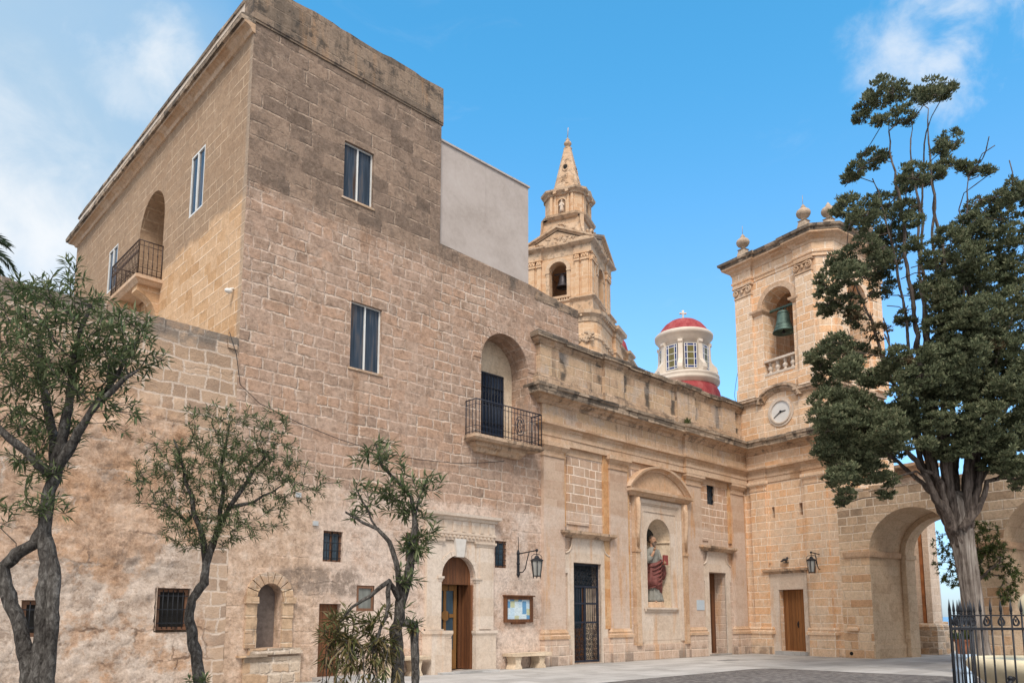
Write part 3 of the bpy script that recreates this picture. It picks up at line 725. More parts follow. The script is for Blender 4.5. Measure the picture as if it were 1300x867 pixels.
def glass(name, col, rough=0.12):
    m, t, b = new_mat(name)
    tc = nd(t, 'ShaderNodeNewGeometry').outputs['Position']
    n = noi(t, scaled(t, tc, (6, 6, 0.6)), 1.5, 3, 0.5)
    setb(t, b, color=ramp(t, n, [(0.3, tuple(x * 0.6 for x in col)), (0.7, col)]), rough=rough, spec=0.3)
    return m
def curtained():
    m, t, b = new_mat('dark_curtained_glass')
    c = ctx(t)
    sp = nd(t, 'ShaderNodeSeparateXYZ', {0: c.uv})
    v = nd(t, 'ShaderNodeCombineXYZ', {0: mt(t, 'MULTIPLY', sp.outputs[0], 9.0), 1: mt(t, 'MULTIPLY', sp.outputs[1], 0.5)}).outputs[0]
    n = noi(t, v, 1.0, 4, 0.6)
    col = ramp(t, n, [(0.40, (0.018, 0.032, 0.052)), (0.50, (0.035, 0.055, 0.085)), (0.58, (0.085, 0.085, 0.095)), (0.66, (0.055, 0.035, 0.028))])
    bp = nd(t, 'ShaderNodeBump', {'Height': noi(t, c.pos, 1.2, 2, 0.5), 'Strength': 0.05, 'Distance': 0.05})
    setb(t, b, color=col, rough=0.15, spec=0.18, normal=bp.outputs[0])
    return m
M_GLASS = curtained()
M_GLASSB = glass('blue_grey_glass', (0.05, 0.085, 0.12))
M_GLASSY = glass('olive_stained_glass', (0.17, 0.15, 0.06), 0.2)
M_GLASSN = glass('cobalt_stained_glass', (0.02, 0.045, 0.20), 0.2)
M_GLASSL = glass('frosted_lantern_glass', (0.38, 0.38, 0.36), 0.3)

def leaf(name, cols, rough=0.5, trans=0.25):
    m, t, b = new_mat(name)
    geo = nd(t, 'ShaderNodeNewGeometry')
    r = geo.outputs['Random Per Island']
    n = noi(t, geo.outputs['Position'], 0.9, 4, 0.6)
    k = len(cols)
    col = ramp(t, mt(t, 'ADD', mt(t, 'MULTIPLY', r, 0.65), mt(t, 'MULTIPLY', n, 0.4)), [((i + 0.5) / k, c) for i, c in enumerate(cols)])
    setb(t, b, color=col, rough=rough, spec=0.35)
    if trans:
        out = [x for x in t.nodes if x.type == 'OUTPUT_MATERIAL'][0]
        tr = nd(t, 'ShaderNodeBsdfTranslucent', {'Color': col})
        mx = nd(t, 'ShaderNodeMixShader', {0: trans})
        t.links.new(b.outputs[0], mx.inputs[1]); t.links.new(tr.outputs[0], mx.inputs[2])
        t.links.new(mx.outputs[0], out.inputs[0])
    return m
M_LEAF = leaf('oleander_leaves', [(0.055, 0.085, 0.035), (0.09, 0.13, 0.055), (0.14, 0.18, 0.08), (0.21, 0.225, 0.115)])
M_LEAFDRY = leaf('drying_oleander_leaves', [(0.06, 0.075, 0.025), (0.12, 0.13, 0.045), (0.17, 0.14, 0.06), (0.20, 0.13, 0.07)])
M_CYP = leaf('cypress_sprays', [(0.058, 0.074, 0.042), (0.098, 0.120, 0.062), (0.15, 0.172, 0.09), (0.215, 0.21, 0.12)], 0.75, 0.22)
M_CYPDRY = leaf('browned_cypress_sprays', [(0.06, 0.06, 0.03), (0.10, 0.08, 0.04), (0.15, 0.09, 0.045)], 0.7, 0.1)
M_BUSH = leaf('bush_leaves', [(0.05, 0.08, 0.025), (0.085, 0.115, 0.035), (0.14, 0.15, 0.05)])
M_PALM = leaf('palm_leaflets', [(0.025, 0.045, 0.025), (0.045, 0.075, 0.035)])

def bark(name, c0, c1, c2, zs=0.5, sc=9.0, bump=1.0):
    m, t, b = new_mat(name)
    p = nd(t, 'ShaderNodeNewGeometry').outputs['Position']
    n = noi(t, scaled(t, p, (1, 1, zs)), sc, 8, 0.7, 0.6)
    n2 = noi(t, p, 2.0, 5, 0.6)
    col = ramp(t, mt(t, 'ADD', mt(t, 'MULTIPLY', n, 0.7), mt(t, 'MULTIPLY', n2, 0.3)), [(0.38, c0), (0.51, c1), (0.63, c2)])
    bp = nd(t, 'ShaderNodeBump', {'Height': n, 'Strength': bump, 'Distance': 0.06})
    setb(t, b, color=col, rough=0.9, normal=bp.outputs[0], spec=0.15)
    return m
M_BARKC = bark('grey_cypress_bark', (0.085, 0.066, 0.055), (0.24, 0.205, 0.18), (0.42, 0.38, 0.345), 0.05, 16.0)
M_BARKT = bark('red_brown_twig_bark', (0.045, 0.036, 0.031), (0.13, 0.104, 0.090), (0.26, 0.215, 0.185), 0.12, 16.0)
M_BARKO = bark('oleander_bark', (0.035, 0.030, 0.027), (0.115, 0.105, 0.096), (0.27, 0.255, 0.235), 0.45, 26.0, 1.0)

def paving():
    m, t, b = new_mat('pale_stone_paving')
    c = ctx(t)
    B = blocks(t, c, 0.62, 0.95, 0.008, 0.01)
    n = noi(t, c.pos, 0.9, 6, 0.65); f = noi(t, c.pos, 14, 5, 0.7)
    col = ramp(t, mt(t, 'ADD', mt(t, 'MULTIPLY', B['Rand'], 0.3), mt(t, 'ADD', mt(t, 'MULTIPLY', n, 0.5), mt(t, 'MULTIPLY', f, 0.25))),
               [(0.3, (0.32, 0.31, 0.30)), (0.5, (0.42, 0.41, 0.40)), (0.75, (0.50, 0.49, 0.48))])
    col = mixc(t, mt(t, 'MULTIPLY', B['Joint'], 0.7), col, (0.20, 0.18, 0.16))
    st = sm(t, noi(t, c.pos, 0.55, 8, 0.7, 0.6), 0.52, 0.66)
    col = mixc(t, mt(t, 'MULTIPLY', st, 0.4), col, (0.24, 0.225, 0.205))
    col = mixc(t, mt(t, 'MULTIPLY', sm(t, noi(t, c.pos, 3.4, 7, 0.75), 0.58, 0.66), 0.35), col, (0.20, 0.18, 0.155))
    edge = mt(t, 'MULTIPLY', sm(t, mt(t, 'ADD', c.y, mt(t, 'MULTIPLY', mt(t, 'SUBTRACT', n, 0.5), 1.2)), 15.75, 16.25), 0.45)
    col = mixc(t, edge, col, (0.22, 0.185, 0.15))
    bp = nd(t, 'ShaderNodeBump', {'Height': mt(t, 'SUBTRACT', f, B['Joint']), 'Strength': 0.4, 'Distance': 0.008})
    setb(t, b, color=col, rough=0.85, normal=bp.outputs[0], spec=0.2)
    return m
M_PAVE = paving()
def setts():
    m, t, b = new_mat('grey_cobble_setts')
    c = ctx(t)
    B = blocks(t, c, 0.11, 0.13, 0.010, 0.015)
    n = noi(t, c.pos, 0.8, 6, 0.65); f = noi(t, c.pos, 30, 4, 0.7)
    col = ramp(t, mt(t, 'ADD', mt(t, 'MULTIPLY', B['Rand'], 0.55), mt(t, 'MULTIPLY', n, 0.5)),
               [(0.2, (0.10, 0.095, 0.095)), (0.5, (0.165, 0.155, 0.155)), (0.8, (0.25, 0.235, 0.225))])
    col = mixc(t, mt(t, 'MULTIPLY', B['Joint'], 0.7), col, (0.07, 0.062, 0.055))
    bp = nd(t, 'ShaderNodeBump', {'Height': mt(t, 'SUBTRACT', mt(t, 'MULTIPLY', f, 0.4), B['Joint']), 'Strength': 0.8, 'Distance': 0.02})
    setb(t, b, color=col, rough=0.75, normal=bp.outputs[0], spec=0.3)
    return m
M_SETT = setts()
def sea_mat():
    m, t, b = new_mat('sea_water')
    p = nd(t, 'ShaderNodeNewGeometry').outputs['Position']
    bp = nd(t, 'ShaderNodeBump', {'Height': noi(t, p, 0.05, 6, 0.6), 'Strength': 0.3, 'Distance': 2.0})
    setb(t, b, color=(0.05, 0.15, 0.30), rough=0.25, normal=bp.outputs[0])
    return m
M_SEA = sea_mat()
def pool_mat():
    m, t, b = new_mat('blue_basin_water')
    p = nd(t, 'ShaderNodeNewGeometry').outputs['Position']
    bp = nd(t, 'ShaderNodeBump', {'Height': noi(t, p, 9, 4, 0.6), 'Strength': 0.15, 'Distance': 0.02})
    setb(t, b, color=(0.02, 0.30, 0.52), rough=0.08, normal=bp.outputs[0])
    return m
M_POOL = pool_mat()
def notice():
    m, t, b = new_mat('pinned_notices')
    c = ctx(t)
    n = nd(t, 'ShaderNodeTexVoronoi', {'Vector': scaled(t, c.pos, (6.0, 0.0, 5.0)), 'Scale': 1.0, 'Randomness': 0.35}, distance='CHEBYCHEV')
    s = nd(t, 'ShaderNodeSeparateColor', {0: n.outputs['Color']})
    col = ramp(t, s.outputs[0], [(0.1, (0.12, 0.30, 0.52)), (0.3, (0.50, 0.66, 0.78)), (0.55, (0.60, 0.72, 0.78)), (0.75, (0.52, 0.55, 0.36)), (0.95, (0.66, 0.76, 0.82))], 'CONSTANT')
    lines = mt(t, 'FRACT', mt(t, 'MULTIPLY', c.z, 26.0))
    ln = mt(t, 'MULTIPLY', sm(t, lines, 0.5, 0.6), sm(t, noi(t, scaled(t, c.pos, (14, 1, 26)), 1.0, 2, 0.5), 0.45, 0.55))
    col = mixc(t, mt(t, 'MULTIPLY', ln, 0.35), col, (0.14, 0.24, 0.34))
    setb(t, b, color=col, rough=0.25, spec=0.5)
    return m
M_NOTICE = notice()
# ================================================================== SETTING
def flat(name, poly, z, mat, kind='structure'):
    mb = MB(); mb.add([(x, y, z) for x, y in poly], [tuple(range(len(poly)))])
    return build(name, mb, mat, kind=kind)
flat('court_ground', [(-60, -70), (66, -70), (66, 130), (-60, 130)], 0.0, M_SETT)
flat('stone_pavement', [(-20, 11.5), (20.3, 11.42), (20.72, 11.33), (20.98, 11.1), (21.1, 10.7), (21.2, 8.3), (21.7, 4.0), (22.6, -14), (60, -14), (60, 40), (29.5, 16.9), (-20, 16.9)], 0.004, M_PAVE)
mb = MB()
mb.box(23.3, 24.1, 14.0, 14.35, 0.0, 0.012)
build('drain_cover', mb, simple('grey_cast_iron', (0.2, 0.2, 0.2), 0.6), base=(23.7, 14.2, 0), label='small grey drain cover set in the pale paving before the statue niche', cat='drain cover')
mb = MB(); n = 64
mb.add([(60000 * cos(2 * pi * i / n), 60000 * sin(2 * pi * i / n), -60) for i in range(n)], [tuple(range(n))])
build('sea', mb, M_SEA, kind='structure')
# headland that the town stands on
mb = MB()
N = 96
vs, fs = [], []
rings = [(1.0, -0.6), (1.12, -8), (1.3, -30), (1.6, -62)]
hm = simple('dry_hillside', (0.22, 0.18, 0.11), 0.95, var=0.3, scale=0.2)
base = [(-70, -80), (70, -80), (70, 140), (-70, 140)]
for k, z in rings:
    for x, y in base: vs.append((x * k, y * k, z))
for r in range(len(rings) - 1):
    for i in range(4): fs.append((r * 4 + i, r * 4 + (i + 1) % 4, (r + 1) * 4 + (i + 1) % 4, (r + 1) * 4 + i))
fs.append((0, 1, 2, 3))
mb.add(vs, fs)
build('hillside', mb, hm, kind='structure')

# ================================================================== OLD RESIDENCE
res = thing('old_residence', 'tall brown stone residence with flat roof, arched balconies and a wooden church door', 'building', (9.9, 16.3, 0))
# ---- openings of the street front
W1 = rect(9.57, 10.46, 12.14, 13.70)
W2 = rect(9.90, 10.83, 7.70, 9.46)
NB = arch(14.30, 16.22, 6.50, 8.98)
PD = arch(12.87, 14.06, 0.03, 2.55)
S1 = rect(9.32, 9.85, 2.79, 3.53)
S2 = rect(14.86, 15.32, 2.88, 3.66)
S3 = rect(11.72, 12.16, 2.92, 3.66)
S4 = rect(10.28, 10.80, 1.62, 2.25)
BD = rect(9.27, 9.85, 0.05, 1.79)
NL = arch(7.72, 8.31, 0.80, 1.93)
outer = [(7.03, -0.1), (16.95, -0.1), (16.95, 10.2), (18.62, 10.2), (18.62, 11.66), (17.6, 11.70), (16.36, 11.86), (14.5, 11.93), (12.72, 11.98), (12.72, 15.62), (7.03, 15.62)]
mb = MB(FF)
mb.sheet(outer, [W1, W2, NB, PD, S1, S2, S3, S4, BD, NL], 0.0, [0.2, 0.2, 0.72, 0.5, 0.16, 0.16, 0.16, 0.12, 0.25, 0.34])
# the shell behind it
mb.addl([(12.72, 0, 11.98), (12.72, -14.9, 11.98), (12.72, -14.9, 15.62), (12.72, 0, 15.62)], [(0, 1, 2, 3)])
mb.addl([(7.03, -0.0, 15.6), (12.72, -0.0, 15.6), (12.72, -14.9, 15.6), (7.03, -14.9, 15.6)], [(0, 1, 2, 3)])
mb.addl([(12.72, -0.0, 11.6), (18.62, -0.0, 11.6), (18.62, -14.9, 11.6), (12.72, -14.9, 11.6)], [(0, 1, 2, 3)])
mb.addl([(7.03, -14.9, -0.1), (18.62, -14.9, -0.1), (18.62, -14.9, 11.6), (12.72, -14.9, 11.6), (12.72, -14.9, 15.62), (7.03, -14.9, 15.62)], [(0, 1, 2, 3, 4, 5)])
mb.addl([(18.62, 0, 10.2), (18.62, -14.9, 10.2), (18.62, -14.9, 11.66), (18.62, 0, 11.66)], [(0, 1, 2, 3)])
mb.addl([(16.95, 0, -0.1), (16.95, -14.9, -0.1), (16.95, -14.9, 10.2), (16.95, 0, 10.2)], [(0, 1, 2, 3)])
build('front_wall', mb, M_RES, res, recalc=False)
# ---- side wall
LW1 = rect(18.95, 19.85, 11.98, 13.70)
LW2 = rect(26.0, 26.92, 12.1, 13.56)
LNB = arch(21.75, 23.85, 10.85, 12.90)
mb = MB(FL)
mb.sheet([(16.3, -0.1), (31.2, -0.1), (31.2, 15.62), (16.3, 15.62)], [LW1, LW2, LNB], 0.0, [0.12, 0.12, 0.75])
build('side_wall', mb, M_SIDE, res, recalc=False)
# ---- cornice and parapet
mb = MB(FL)
prof = [(-0.02, 15.28), (0.05, 15.30), (0.09, 15.38), (0.19, 15.44), (0.25, 15.45), (0.26, 15.51), (-0.02, 15.515)]
mb.sweep([(16.27, 0), (31.2, 0), (31.2, -0.5)], prof, jit=0.006, step=0.4, seed=1)
c_ = build('cornice', mb, M_ARCHI, res)
mb = MB(FL)
mb.sweep([(16.27, 0), (31.2, 0), (31.2, -0.5)], [(-0.02, 15.51), (0.33, 15.505), (0.34, 15.62), (0.28, 15.66), (-0.02, 15.69)], jit=0.010, step=0.35, seed=2)
build('weathered_lip', mb, M_LIP, c_)
mb = MB(FL)
mb.box(16.86, 31.15, -0.35, 0.02, 15.66, 16.42)
b_ = build('parapet', mb, M_PALE, res)
mb = MB(FL); mb.sweep([(16.86, 0.0), (31.2, 0.0)], [(-0.38, 16.42), (0.05, 16.42), (0.06, 16.50), (-0.38, 16.53)], jit=0.01)
build('weathered_lip', mb, M_LIP, b_)
mb = MB(FF)
rng = random.Random(4)
us = [7.0 + i * (5.74 / 22) for i in range(23)]
top = [(u, 16.72 + rng.uniform(-0.035, 0.03)) for u in us]
mb.prism([(6.98, 15.66), (12.76, 15.66)] + top[::-1], -0.5, 0.045)
mb.box(6.97, 12.77, -0.52, 0.028, 15.6, 15.658)
build('parapet', mb, M_CRUST, res)
# ---- rendered roof-top room
mb = MB(FF)
mb.box(12.73, 16.36, -6.0, -0.10, 11.5, 15.18)
mb.box(12.725, 16.40, -6.05, -0.055, 15.18, 15.235)
build('rendered_roof_room', mb, M_RENDERED, res, label='smooth pale pink rendered room on the roof')
# ---- broken top courses
mb = MB(FF)
rng = random.Random(5)
u = 12.78
while u < 18.4:
    w = rng.uniform(0.35, 0.7); z = 11.96 - (u - 12.7) * 0.05
    if u > 16.3: mb.box(u, min(u + w - 0.01, 18.6), -0.42, 0.012, z - 0.30, z + rng.uniform(-0.08, 0.03), 0.012)
    u += w
build('coping_stones', mb, M_CRUST, res)

def sill(parent, fr, u0, u1, z, mat):
    mb = MB(fr); mb.box(u0 - 0.05, u1 + 0.05, -0.18, 0.035, z - 0.055, z, 0.004)
    build('sill', mb, mat, parent)
def casement(parent, fr, u0, u1, z0, z1, d, glassmat, nmull=1, fw=0.045, fmat=None, bars=0):
    fmat = fmat or M_WHITE
    g = MB(fr); g.box(u0 + 0.01, u1 - 0.01, d - 0.03, d - 0.015, z0 + 0.01, z1 - 0.01)
    w = build('window', g, glassmat, parent)
    f = MB(fr)
    f.box(u0, u1, d - 0.05, d + 0.02, z1 - fw, z1); f.box(u0, u1, d - 0.05, d + 0.02, z0, z0 + fw)
    f.box(u0, u0 + fw, d - 0.05, d + 0.018, z0 + fw, z1 - fw); f.box(u1 - fw, u1, d - 0.05, d + 0.018, z0 + fw, z1 - fw)
    for i in range(nmull):
        c = u0 + (u1 - u0) * (i + 1) / (nmull + 1)
        f.box(c - fw * 0.6, c + fw * 0.6, d - 0.045, d + 0.022, z0 + fw, z1 - fw)
    build('frame', f, fmat, w)
    if bars:
        b = MB(fr)
        nv, nh = bars
        for i in range(nv):
            c = u0 + fw + (u1 - u0 - 2 * fw) * (i + 0.5) / nv
            b.tube([(c, d + 0.05, z0 + 0.02), (c, d + 0.05, z1 - 0.02)], 0.010, 5)
        for i in range(nh):
            c = z0 + (z1 - z0) * (i + 0.5) / nh
            b.box(u0 + 0.01, u1 - 0.01, d + 0.043, d + 0.057, c - 0.010, c + 0.010)
        build('iron_bars', b, M_IRON, w)
    return w
casement(res, FF, 9.57, 10.46, 12.14, 13.70, -0.10, M_GLASS, fw=0.032)
casement(res, FF, 9.90, 10.83, 7.70, 9.46, -0.10, M_GLASS, fw=0.032)
sill(res, FF, 9.57, 10.46, 12.145, M_PARA); sill(res, FF, 9.90, 10.83, 7.705, M_PARA)
casement(res, FL, 18.95, 19.85, 11.98, 13.70, -0.02, M_GLASS, fw=0.045)
casement(res, FL, 26.0, 26.92, 12.1, 13.56, -0.02, M_GLASS, fw=0.045)
# curtains seen through the front panes
for (a, b2, z0, z1, s) in ((9.62, 10.0, 12.2, 13.65, 1), (10.06, 10.42, 12.2, 13.65, 2)):
    pass
w = casement(res, FF, 9.32, 9.85, 2.79, 3.53, -0.10, M_GLASSB, 1, 0.05, M_WOODW, bars=(3, 4))
w = casement(res, FF, 14.86, 15.32, 2.88, 3.66, -0.06, M_GLASSB, 0, 0.06, M_WOODW, bars=(2, 5))
w = casement(res, FF, 11.72, 12.16, 2.92, 3.66, -0.06, M_GLASSB, 0, 0.06, M_WOODW, bars=(2, 5))
w = casement(res, FF, 10.28, 10.80, 1.62, 2.25, -0.04, glass('pale_window_glass', (0.22, 0.23, 0.21), 0.3), 0, 0.07, M_WOODW)
# ---- low brown door
mb = MB(FF); mb.box(9.275, 9.845, -0.22, -0.16, 0.06, 1.785)
dr = build('door', mb, M_WOODB, res)
mb = MB(FF); mb.tube([(9.77, -0.16, 0.95), (9.77, -0.10, 0.95), (9.77, -0.10, 0.83), (9.77, -0.155, 0.83)], 0.012)
build('handle', mb, M_IRON, dr)
mb = MB(FF); mb.box(9.15, 10.6, 0.0, 0.42, -0.02, 0.10, 0.01)
build('door_step', mb, M_PAVE, res)

# ---- small arched niche with stone ledge
mb = MB(FF)
def ring_prism(mb, uc, spring, r0, r1, d0, d1, a0=0.0, a1=pi, seg=9, gap=0.012):
    """voussoirs, each its own wedge"""
    for i in range(seg):
        b0 = a0 + (a1 - a0) * i / seg + gap / r1; b1 = a0 + (a1 - a0) * (i + 1) / seg - gap / r1
        pts = []
        for k in range(4): pts.append((uc + r0 * cos(b0 + (b1 - b0) * k / 3), spring + r0 * sin(b0 + (b1 - b0) * k / 3)))
        for k in range(3, -1, -1): pts.append((uc + r1 * cos(b0 + (b1 - b0) * k / 3), spring + r1 * sin(b0 + (b1 - b0) * k / 3)))
        mb.prism(pts, d0, d1 + random.uniform(-0.006, 0.006))
ring_prism(mb, 8.015, 1.93, 0.30, 0.56, -0.1, 0.05, seg=9)
mb.box(7.42, 7.72, -0.1, 0.10, 1.78, 1.93, 0.012); mb.box(8.31, 8.62, -0.1, 0.10, 1.78, 1.93, 0.012)
for z0, z1 in ((0.80, 1.12), (1.125, 1.45), (1.455, 1.78)):
    mb.box(7.46, 7.715, -0.1, 0.06 + random.uniform(-0.01, 0.01), z0, z1, 0.008); mb.box(8.315, 8.58, -0.1, 0.06 + random.uniform(-0.01, 0.01), z0, z1, 0.008)
ni = build('wall_niche', mb, M_PARA, res)
mb = MB(FF); mb.box(7.55, 8.80, -0.3, 0.13, 0.66, 0.80, 0.015); mb.box(7.30, 7.95, 0.0, 0.16, 0.60, 0.66, 0.012)
build('ledge', mb, M_RUBBLE, ni)
mb = MB(FF); mb.box(7.45, 8.78, -0.05, 0.085, 0.0, 0.60, 0.02)
build('plinth', mb, M_RUBBLE, ni)
mb = MB(FF); mb.box(7.66, 8.37, -0.38, -0.33, 0.7, 2.4)
build('niche_back', mb, simple('grey_plank', (0.17, 0.14, 0.125), 0.9, var=0.25, scale=12, bump=0.4), ni)

# ---- pale portal
po = MB(FF)
po.prism([(12.36, 1.12), (12.86, 1.12), (12.86, 3.43), (14.075, 3.43), (14.075, 1.12), (14.74, 1.12), (14.74, 3.55), (12.36, 3.55)], -0.03, 0.05)
portal = build('portal', po, M_PALE, res)
for a, b in ((12.36, 12.86), (14.075, 14.74)):
    po = MB(FF); po.box(a + 0.005, b - 0.005, -0.02, 0.09, 1.10, 3.42)
    if a > 14: po.box(14.20, 14.62, 0.085, 0.115, 1.14, 3.40)
    build('pilaster', po, M_PALE, portal)
po = MB(FF)
# spandrels round the arch
c, r, sp = 13.465, 0.615, 2.55
pts = [(12.86, 3.44), (12.86, sp)] + [(c - r * cos(pi * i / 16), sp + r * sin(pi * i / 16)) for i in range(17)] + [(14.075, sp), (14.075, 3.44)]
po.prism(pts, -0.02, 0.06)
ring_prism(po, c, sp, 0.60, 0.74, -0.05, 0.085, seg=11, gap=0.004)
build('portal_arch', po, M_PALE, portal)
po = MB(FF)
po.prism([(13.345, 3.10), (13.585, 3.10), (13.66, 3.60), (13.27, 3.60)], 0.0, 0.15)
build('keystone', po, simple('grey_white_keystone', (0.60, 0.57, 0.53), 0.85, var=0.1, bump=0.2), portal)
po = MB(FF)
def cap_mould(mb, u0, u1, d, z0, z1, p=0.06, base=0.0):
    h = z1 - z0
    mb.sweep([(u0, base), (u0, d), (u1, d), (u1, base)], [(-0.02, z0), (p * 0.25, z0), (p * 0.35, z0 + h * .25), (p * 0.7, z0 + h * .45), (p, z0 + h * .6), (p, z1), (-0.02, z1)], jit=0.002)
for a, b, z0, z1, p in ((12.36, 12.86, 3.42, 3.56, 0.06), (14.075, 14.74, 3.42, 3.56, 0.06), (12.76, 12.86, 2.42, 2.56, 0.05), (14.07, 14.22, 2.42, 2.56, 0.05)):
    po = MB(FF); cap_mould(po, a, b, 0.09, z0, z1, p)
    build('capital' if z0 > 3 else 'impost', po, M_PALE, portal)
po = MB(FF)
po.sweep([(12.34, 0.0), (12.34, 0.10), (14.78, 0.10), (14.78, 0.0)], [(-0.05, 3.56), (0.0, 3.56), (0.0, 3.70), (0.03, 3.72), (0.03, 3.78), (0.0, 3.79), (0.0, 4.10), (0.04, 4.12), (0.06, 4.18), (0.14, 4.21), (0.15, 4.29), (-0.05, 4.31)], jit=0.003)
for i in range(7): po.box(12.55 + i * 0.33, 12.67 + i * 0.33, 0.1, 0.125, 3.80, 4.09)
for i in range(16): po.box(12.5 + i * 0.14, 12.57 + i * 0.14, 0.10, 0.15, 3.64, 3.70)
build('entablature', po, M_PALE, portal)
po = MB(FF)
po.box(12.30, 12.95, 0.0, 0.42, 0.0, 0.92, 0.008)
cap_mould(po, 12.32, 12.93, 0.40, 0.92, 1.12, 0.05)
po.box(12.36, 12.86, 0.0, 0.2, 1.12, 1.16)
build('pedestal', po, M_PALE, portal)
po = MB(FF)
po.box(14.03, 14.78, 0.0, 0.16, 0.0, 0.92, 0.006)
cap_mould(po, 14.05, 14.77, 0.14, 0.92, 1.10, 0.05)
build('pedestal', po, M_PALE, portal)
po = MB(FF); po.box(12.5, 14.5, 0.0, 0.62, -0.02, 0.055, 0.006)
build('threshold', po, M_PAVE, portal)
# ---- portal door: wooden tympanum, glazed inner leaf, outer leaf folded back
mb = MB(FF)
mb.prism([(12.87, 2.36), (14.06, 2.36), (14.06, 2.55)] + [(13.465 + 0.595 * cos(pi * i / 16), 2.55 + 0.595 * sin(pi * i / 16)) for i in range(1, 16)] + [(12.87, 2.55)], -0.22, -0.14)
pdoor = build('door', mb, M_WOODB, res)
mb = MB(FF)
mb.box(12.99, 13.09, -0.50, -0.42, 0.06, 2.36); mb.box(13.70, 13.80, -0.50, -0.42, 0.06, 2.36)
mb.box(13.09, 13.70, -0.50, -0.42, 2.20, 2.36); mb.box(13.09, 13.70, -0.50, -0.42, 0.06, 0.58); mb.box(13.09, 13.70, -0.50, -0.42, 1.46, 1.56)
mb.box(13.34, 13.43, -0.50, -0.425, 0.58, 2.20)
mb.prism([(13.385 + 0.14 * cos(2 * pi * i / 18), 1.51 + 0.14 * sin(2 * pi * i / 18)) for i in range(18)], -0.42, -0.39)
gl = build('glazed_leaf', mb, M_WOODY, pdoor)
mb = MB(FF); mb.box(13.09, 13.70, -0.475, -0.455, 0.58, 2.2)
build('door_glass', mb, M_GLASSB, pdoor)
mb = MB(FF); mb.box(13.99, 14.068, -0.49, -0.03, 0.06, 2.36); mb.box(13.90, 13.985, -0.50, -0.44, 0.06, 2.36)
build('folded_leaf', mb, M_WOODB, pdoor)
mb = MB(FF)
mb.box(13.83, 14.04, -0.80, -0.77, 0.06, 2.34)
build('inner_leaf', mb, M_WOODD, pdoor)

# ---- balcony in the arched recess of the front
mb = MB(FF)
mb.box(14.28, 16.24, -0.80, -0.72, 6.4, 10.0)
build('niche_back', mb, M_CREAM, res)
mb = MB(FF)
ring_prism(mb, 15.26, 8.98, 0.965, 1.25, -0.05, 0.018, seg=13, gap=0.008)
build('arch_ring', mb, M_RES, res)
mb = MB(FF)
mb.sweep([(13.70, 0.0), (13.70, 0.46), (16.36, 0.46), (16.36, 0.0)], [(-0.4, 6.40), (-0.02, 6.40), (0.02, 6.44), (0.05, 6.47), (0.05, 6.56), (-0.4, 6.58)], jit=0.004)
mb.sweep([(13.86, 0.0), (13.86, 0.30), (15.9, 0.30), (15.9, 0.0)], [(-0.3, 6.14), (-0.16, 6.14), (-0.10, 6.24), (-0.02, 6.30), (0.0, 6.40), (-0.3, 6.40)], jit=0.004)
mb.box(14.2, 16.3, -0.73, 0.1, 6.45, 6.575)
bal = build('balcony', mb, M_CORN, res)
def railing(mb, fr, u0, u1, d, zb, zt, n, rb=0.009, left=True, right=True):
    path = [(u0, 0.0), (u0, d), (u1, d), (u1, 0.0)]
    for z, r in ((zt, 0.02), (zb + 0.06, 0.012), (zt - 0.14, 0.010), (zb + 0.22, 0.009)):
        mb.tube([(a, b2, z) for a, b2 in path], r, 6)
    def bars(a, b2, k):
        for i in range(k + 1):
            f = i / k
            u = a[0] + (b2[0] - a[0]) * f; dd = a[1] + (b2[1] - a[1]) * f
            rr = rb * (1.6 if i in (0, k) else 1)
            mb.tube([(u, dd, zb), (u, dd, zt)], rr, 5)
            for kz in (0.33, 0.66): mb.ball((u, dd, zb + (zt - zb) * kz), rb * 1.9, seg=6, ring=4)
    bars((u0, d), (u1, d), n)
    k = max(2, int(d / ((u1 - u0) / n)))
    bars((u0, 0.02), (u0, d), k); bars((u1, 0.02), (u1, d), k)
mb = MB(FF)
railing(mb, FF, 13.72, 16.35, 0.45, 6.58, 7.56, 21)
cu, cz = 15.42, 7.05
for rr in (0.15, 0.23):
    mb.tube([(cu + rr * 0.8 * cos(2 * pi * i / 20), 0.47, cz + rr * 1.25 * sin(2 * pi * i / 20)) for i in range(21)], 0.010, 5)
for a in range(6):
    mb.tube([(cu + 0.03 * cos(a), 0.47, cz + 0.03 * sin(a)), (cu + 0.17 * cos(a * 1.05), 0.47, cz + 0.24 * sin(a * 1.05))], 0.009, 5)
build('railing', mb, M_IRONBLUE, bal)
mb = MB(FF)
mb.box(14.72, 15.78, -0.72, -0.64, 6.58, 8.88)
bd = build('balcony_door', mb, M_IRONBLUE, res)
mb = MB(FF)
for a, b2 in ((14.78, 15.22), (15.28, 15.72)):
    mb.box(a, b2, -0.645, -0.632, 6.95, 8.78)
build('pane', mb, glass('night_blue_pane', (0.02, 0.032, 0.06)), bd)
mb = MB(FF)
for i in range(9):
    u = 14.76 + i * 0.123
    mb.tube([(u, -0.60, 6.6), (u, -0.60, 8.84)], 0.012, 5)
for z in (6.7, 7.3, 7.9, 8.4, 8.82): mb.tube([(14.74, -0.60, z), (15.76, -0.60, z)], 0.013, 5)
for i in range(8):
    u = 14.82 + i * 0.123
    mb.tube([(u + 0.05 * cos(t * 0.7), -0.60, 8.15 + 0.03 * t - 0.12) for t in range(9)], 0.008, 4)
build('grille', mb, M_IRON, bd)
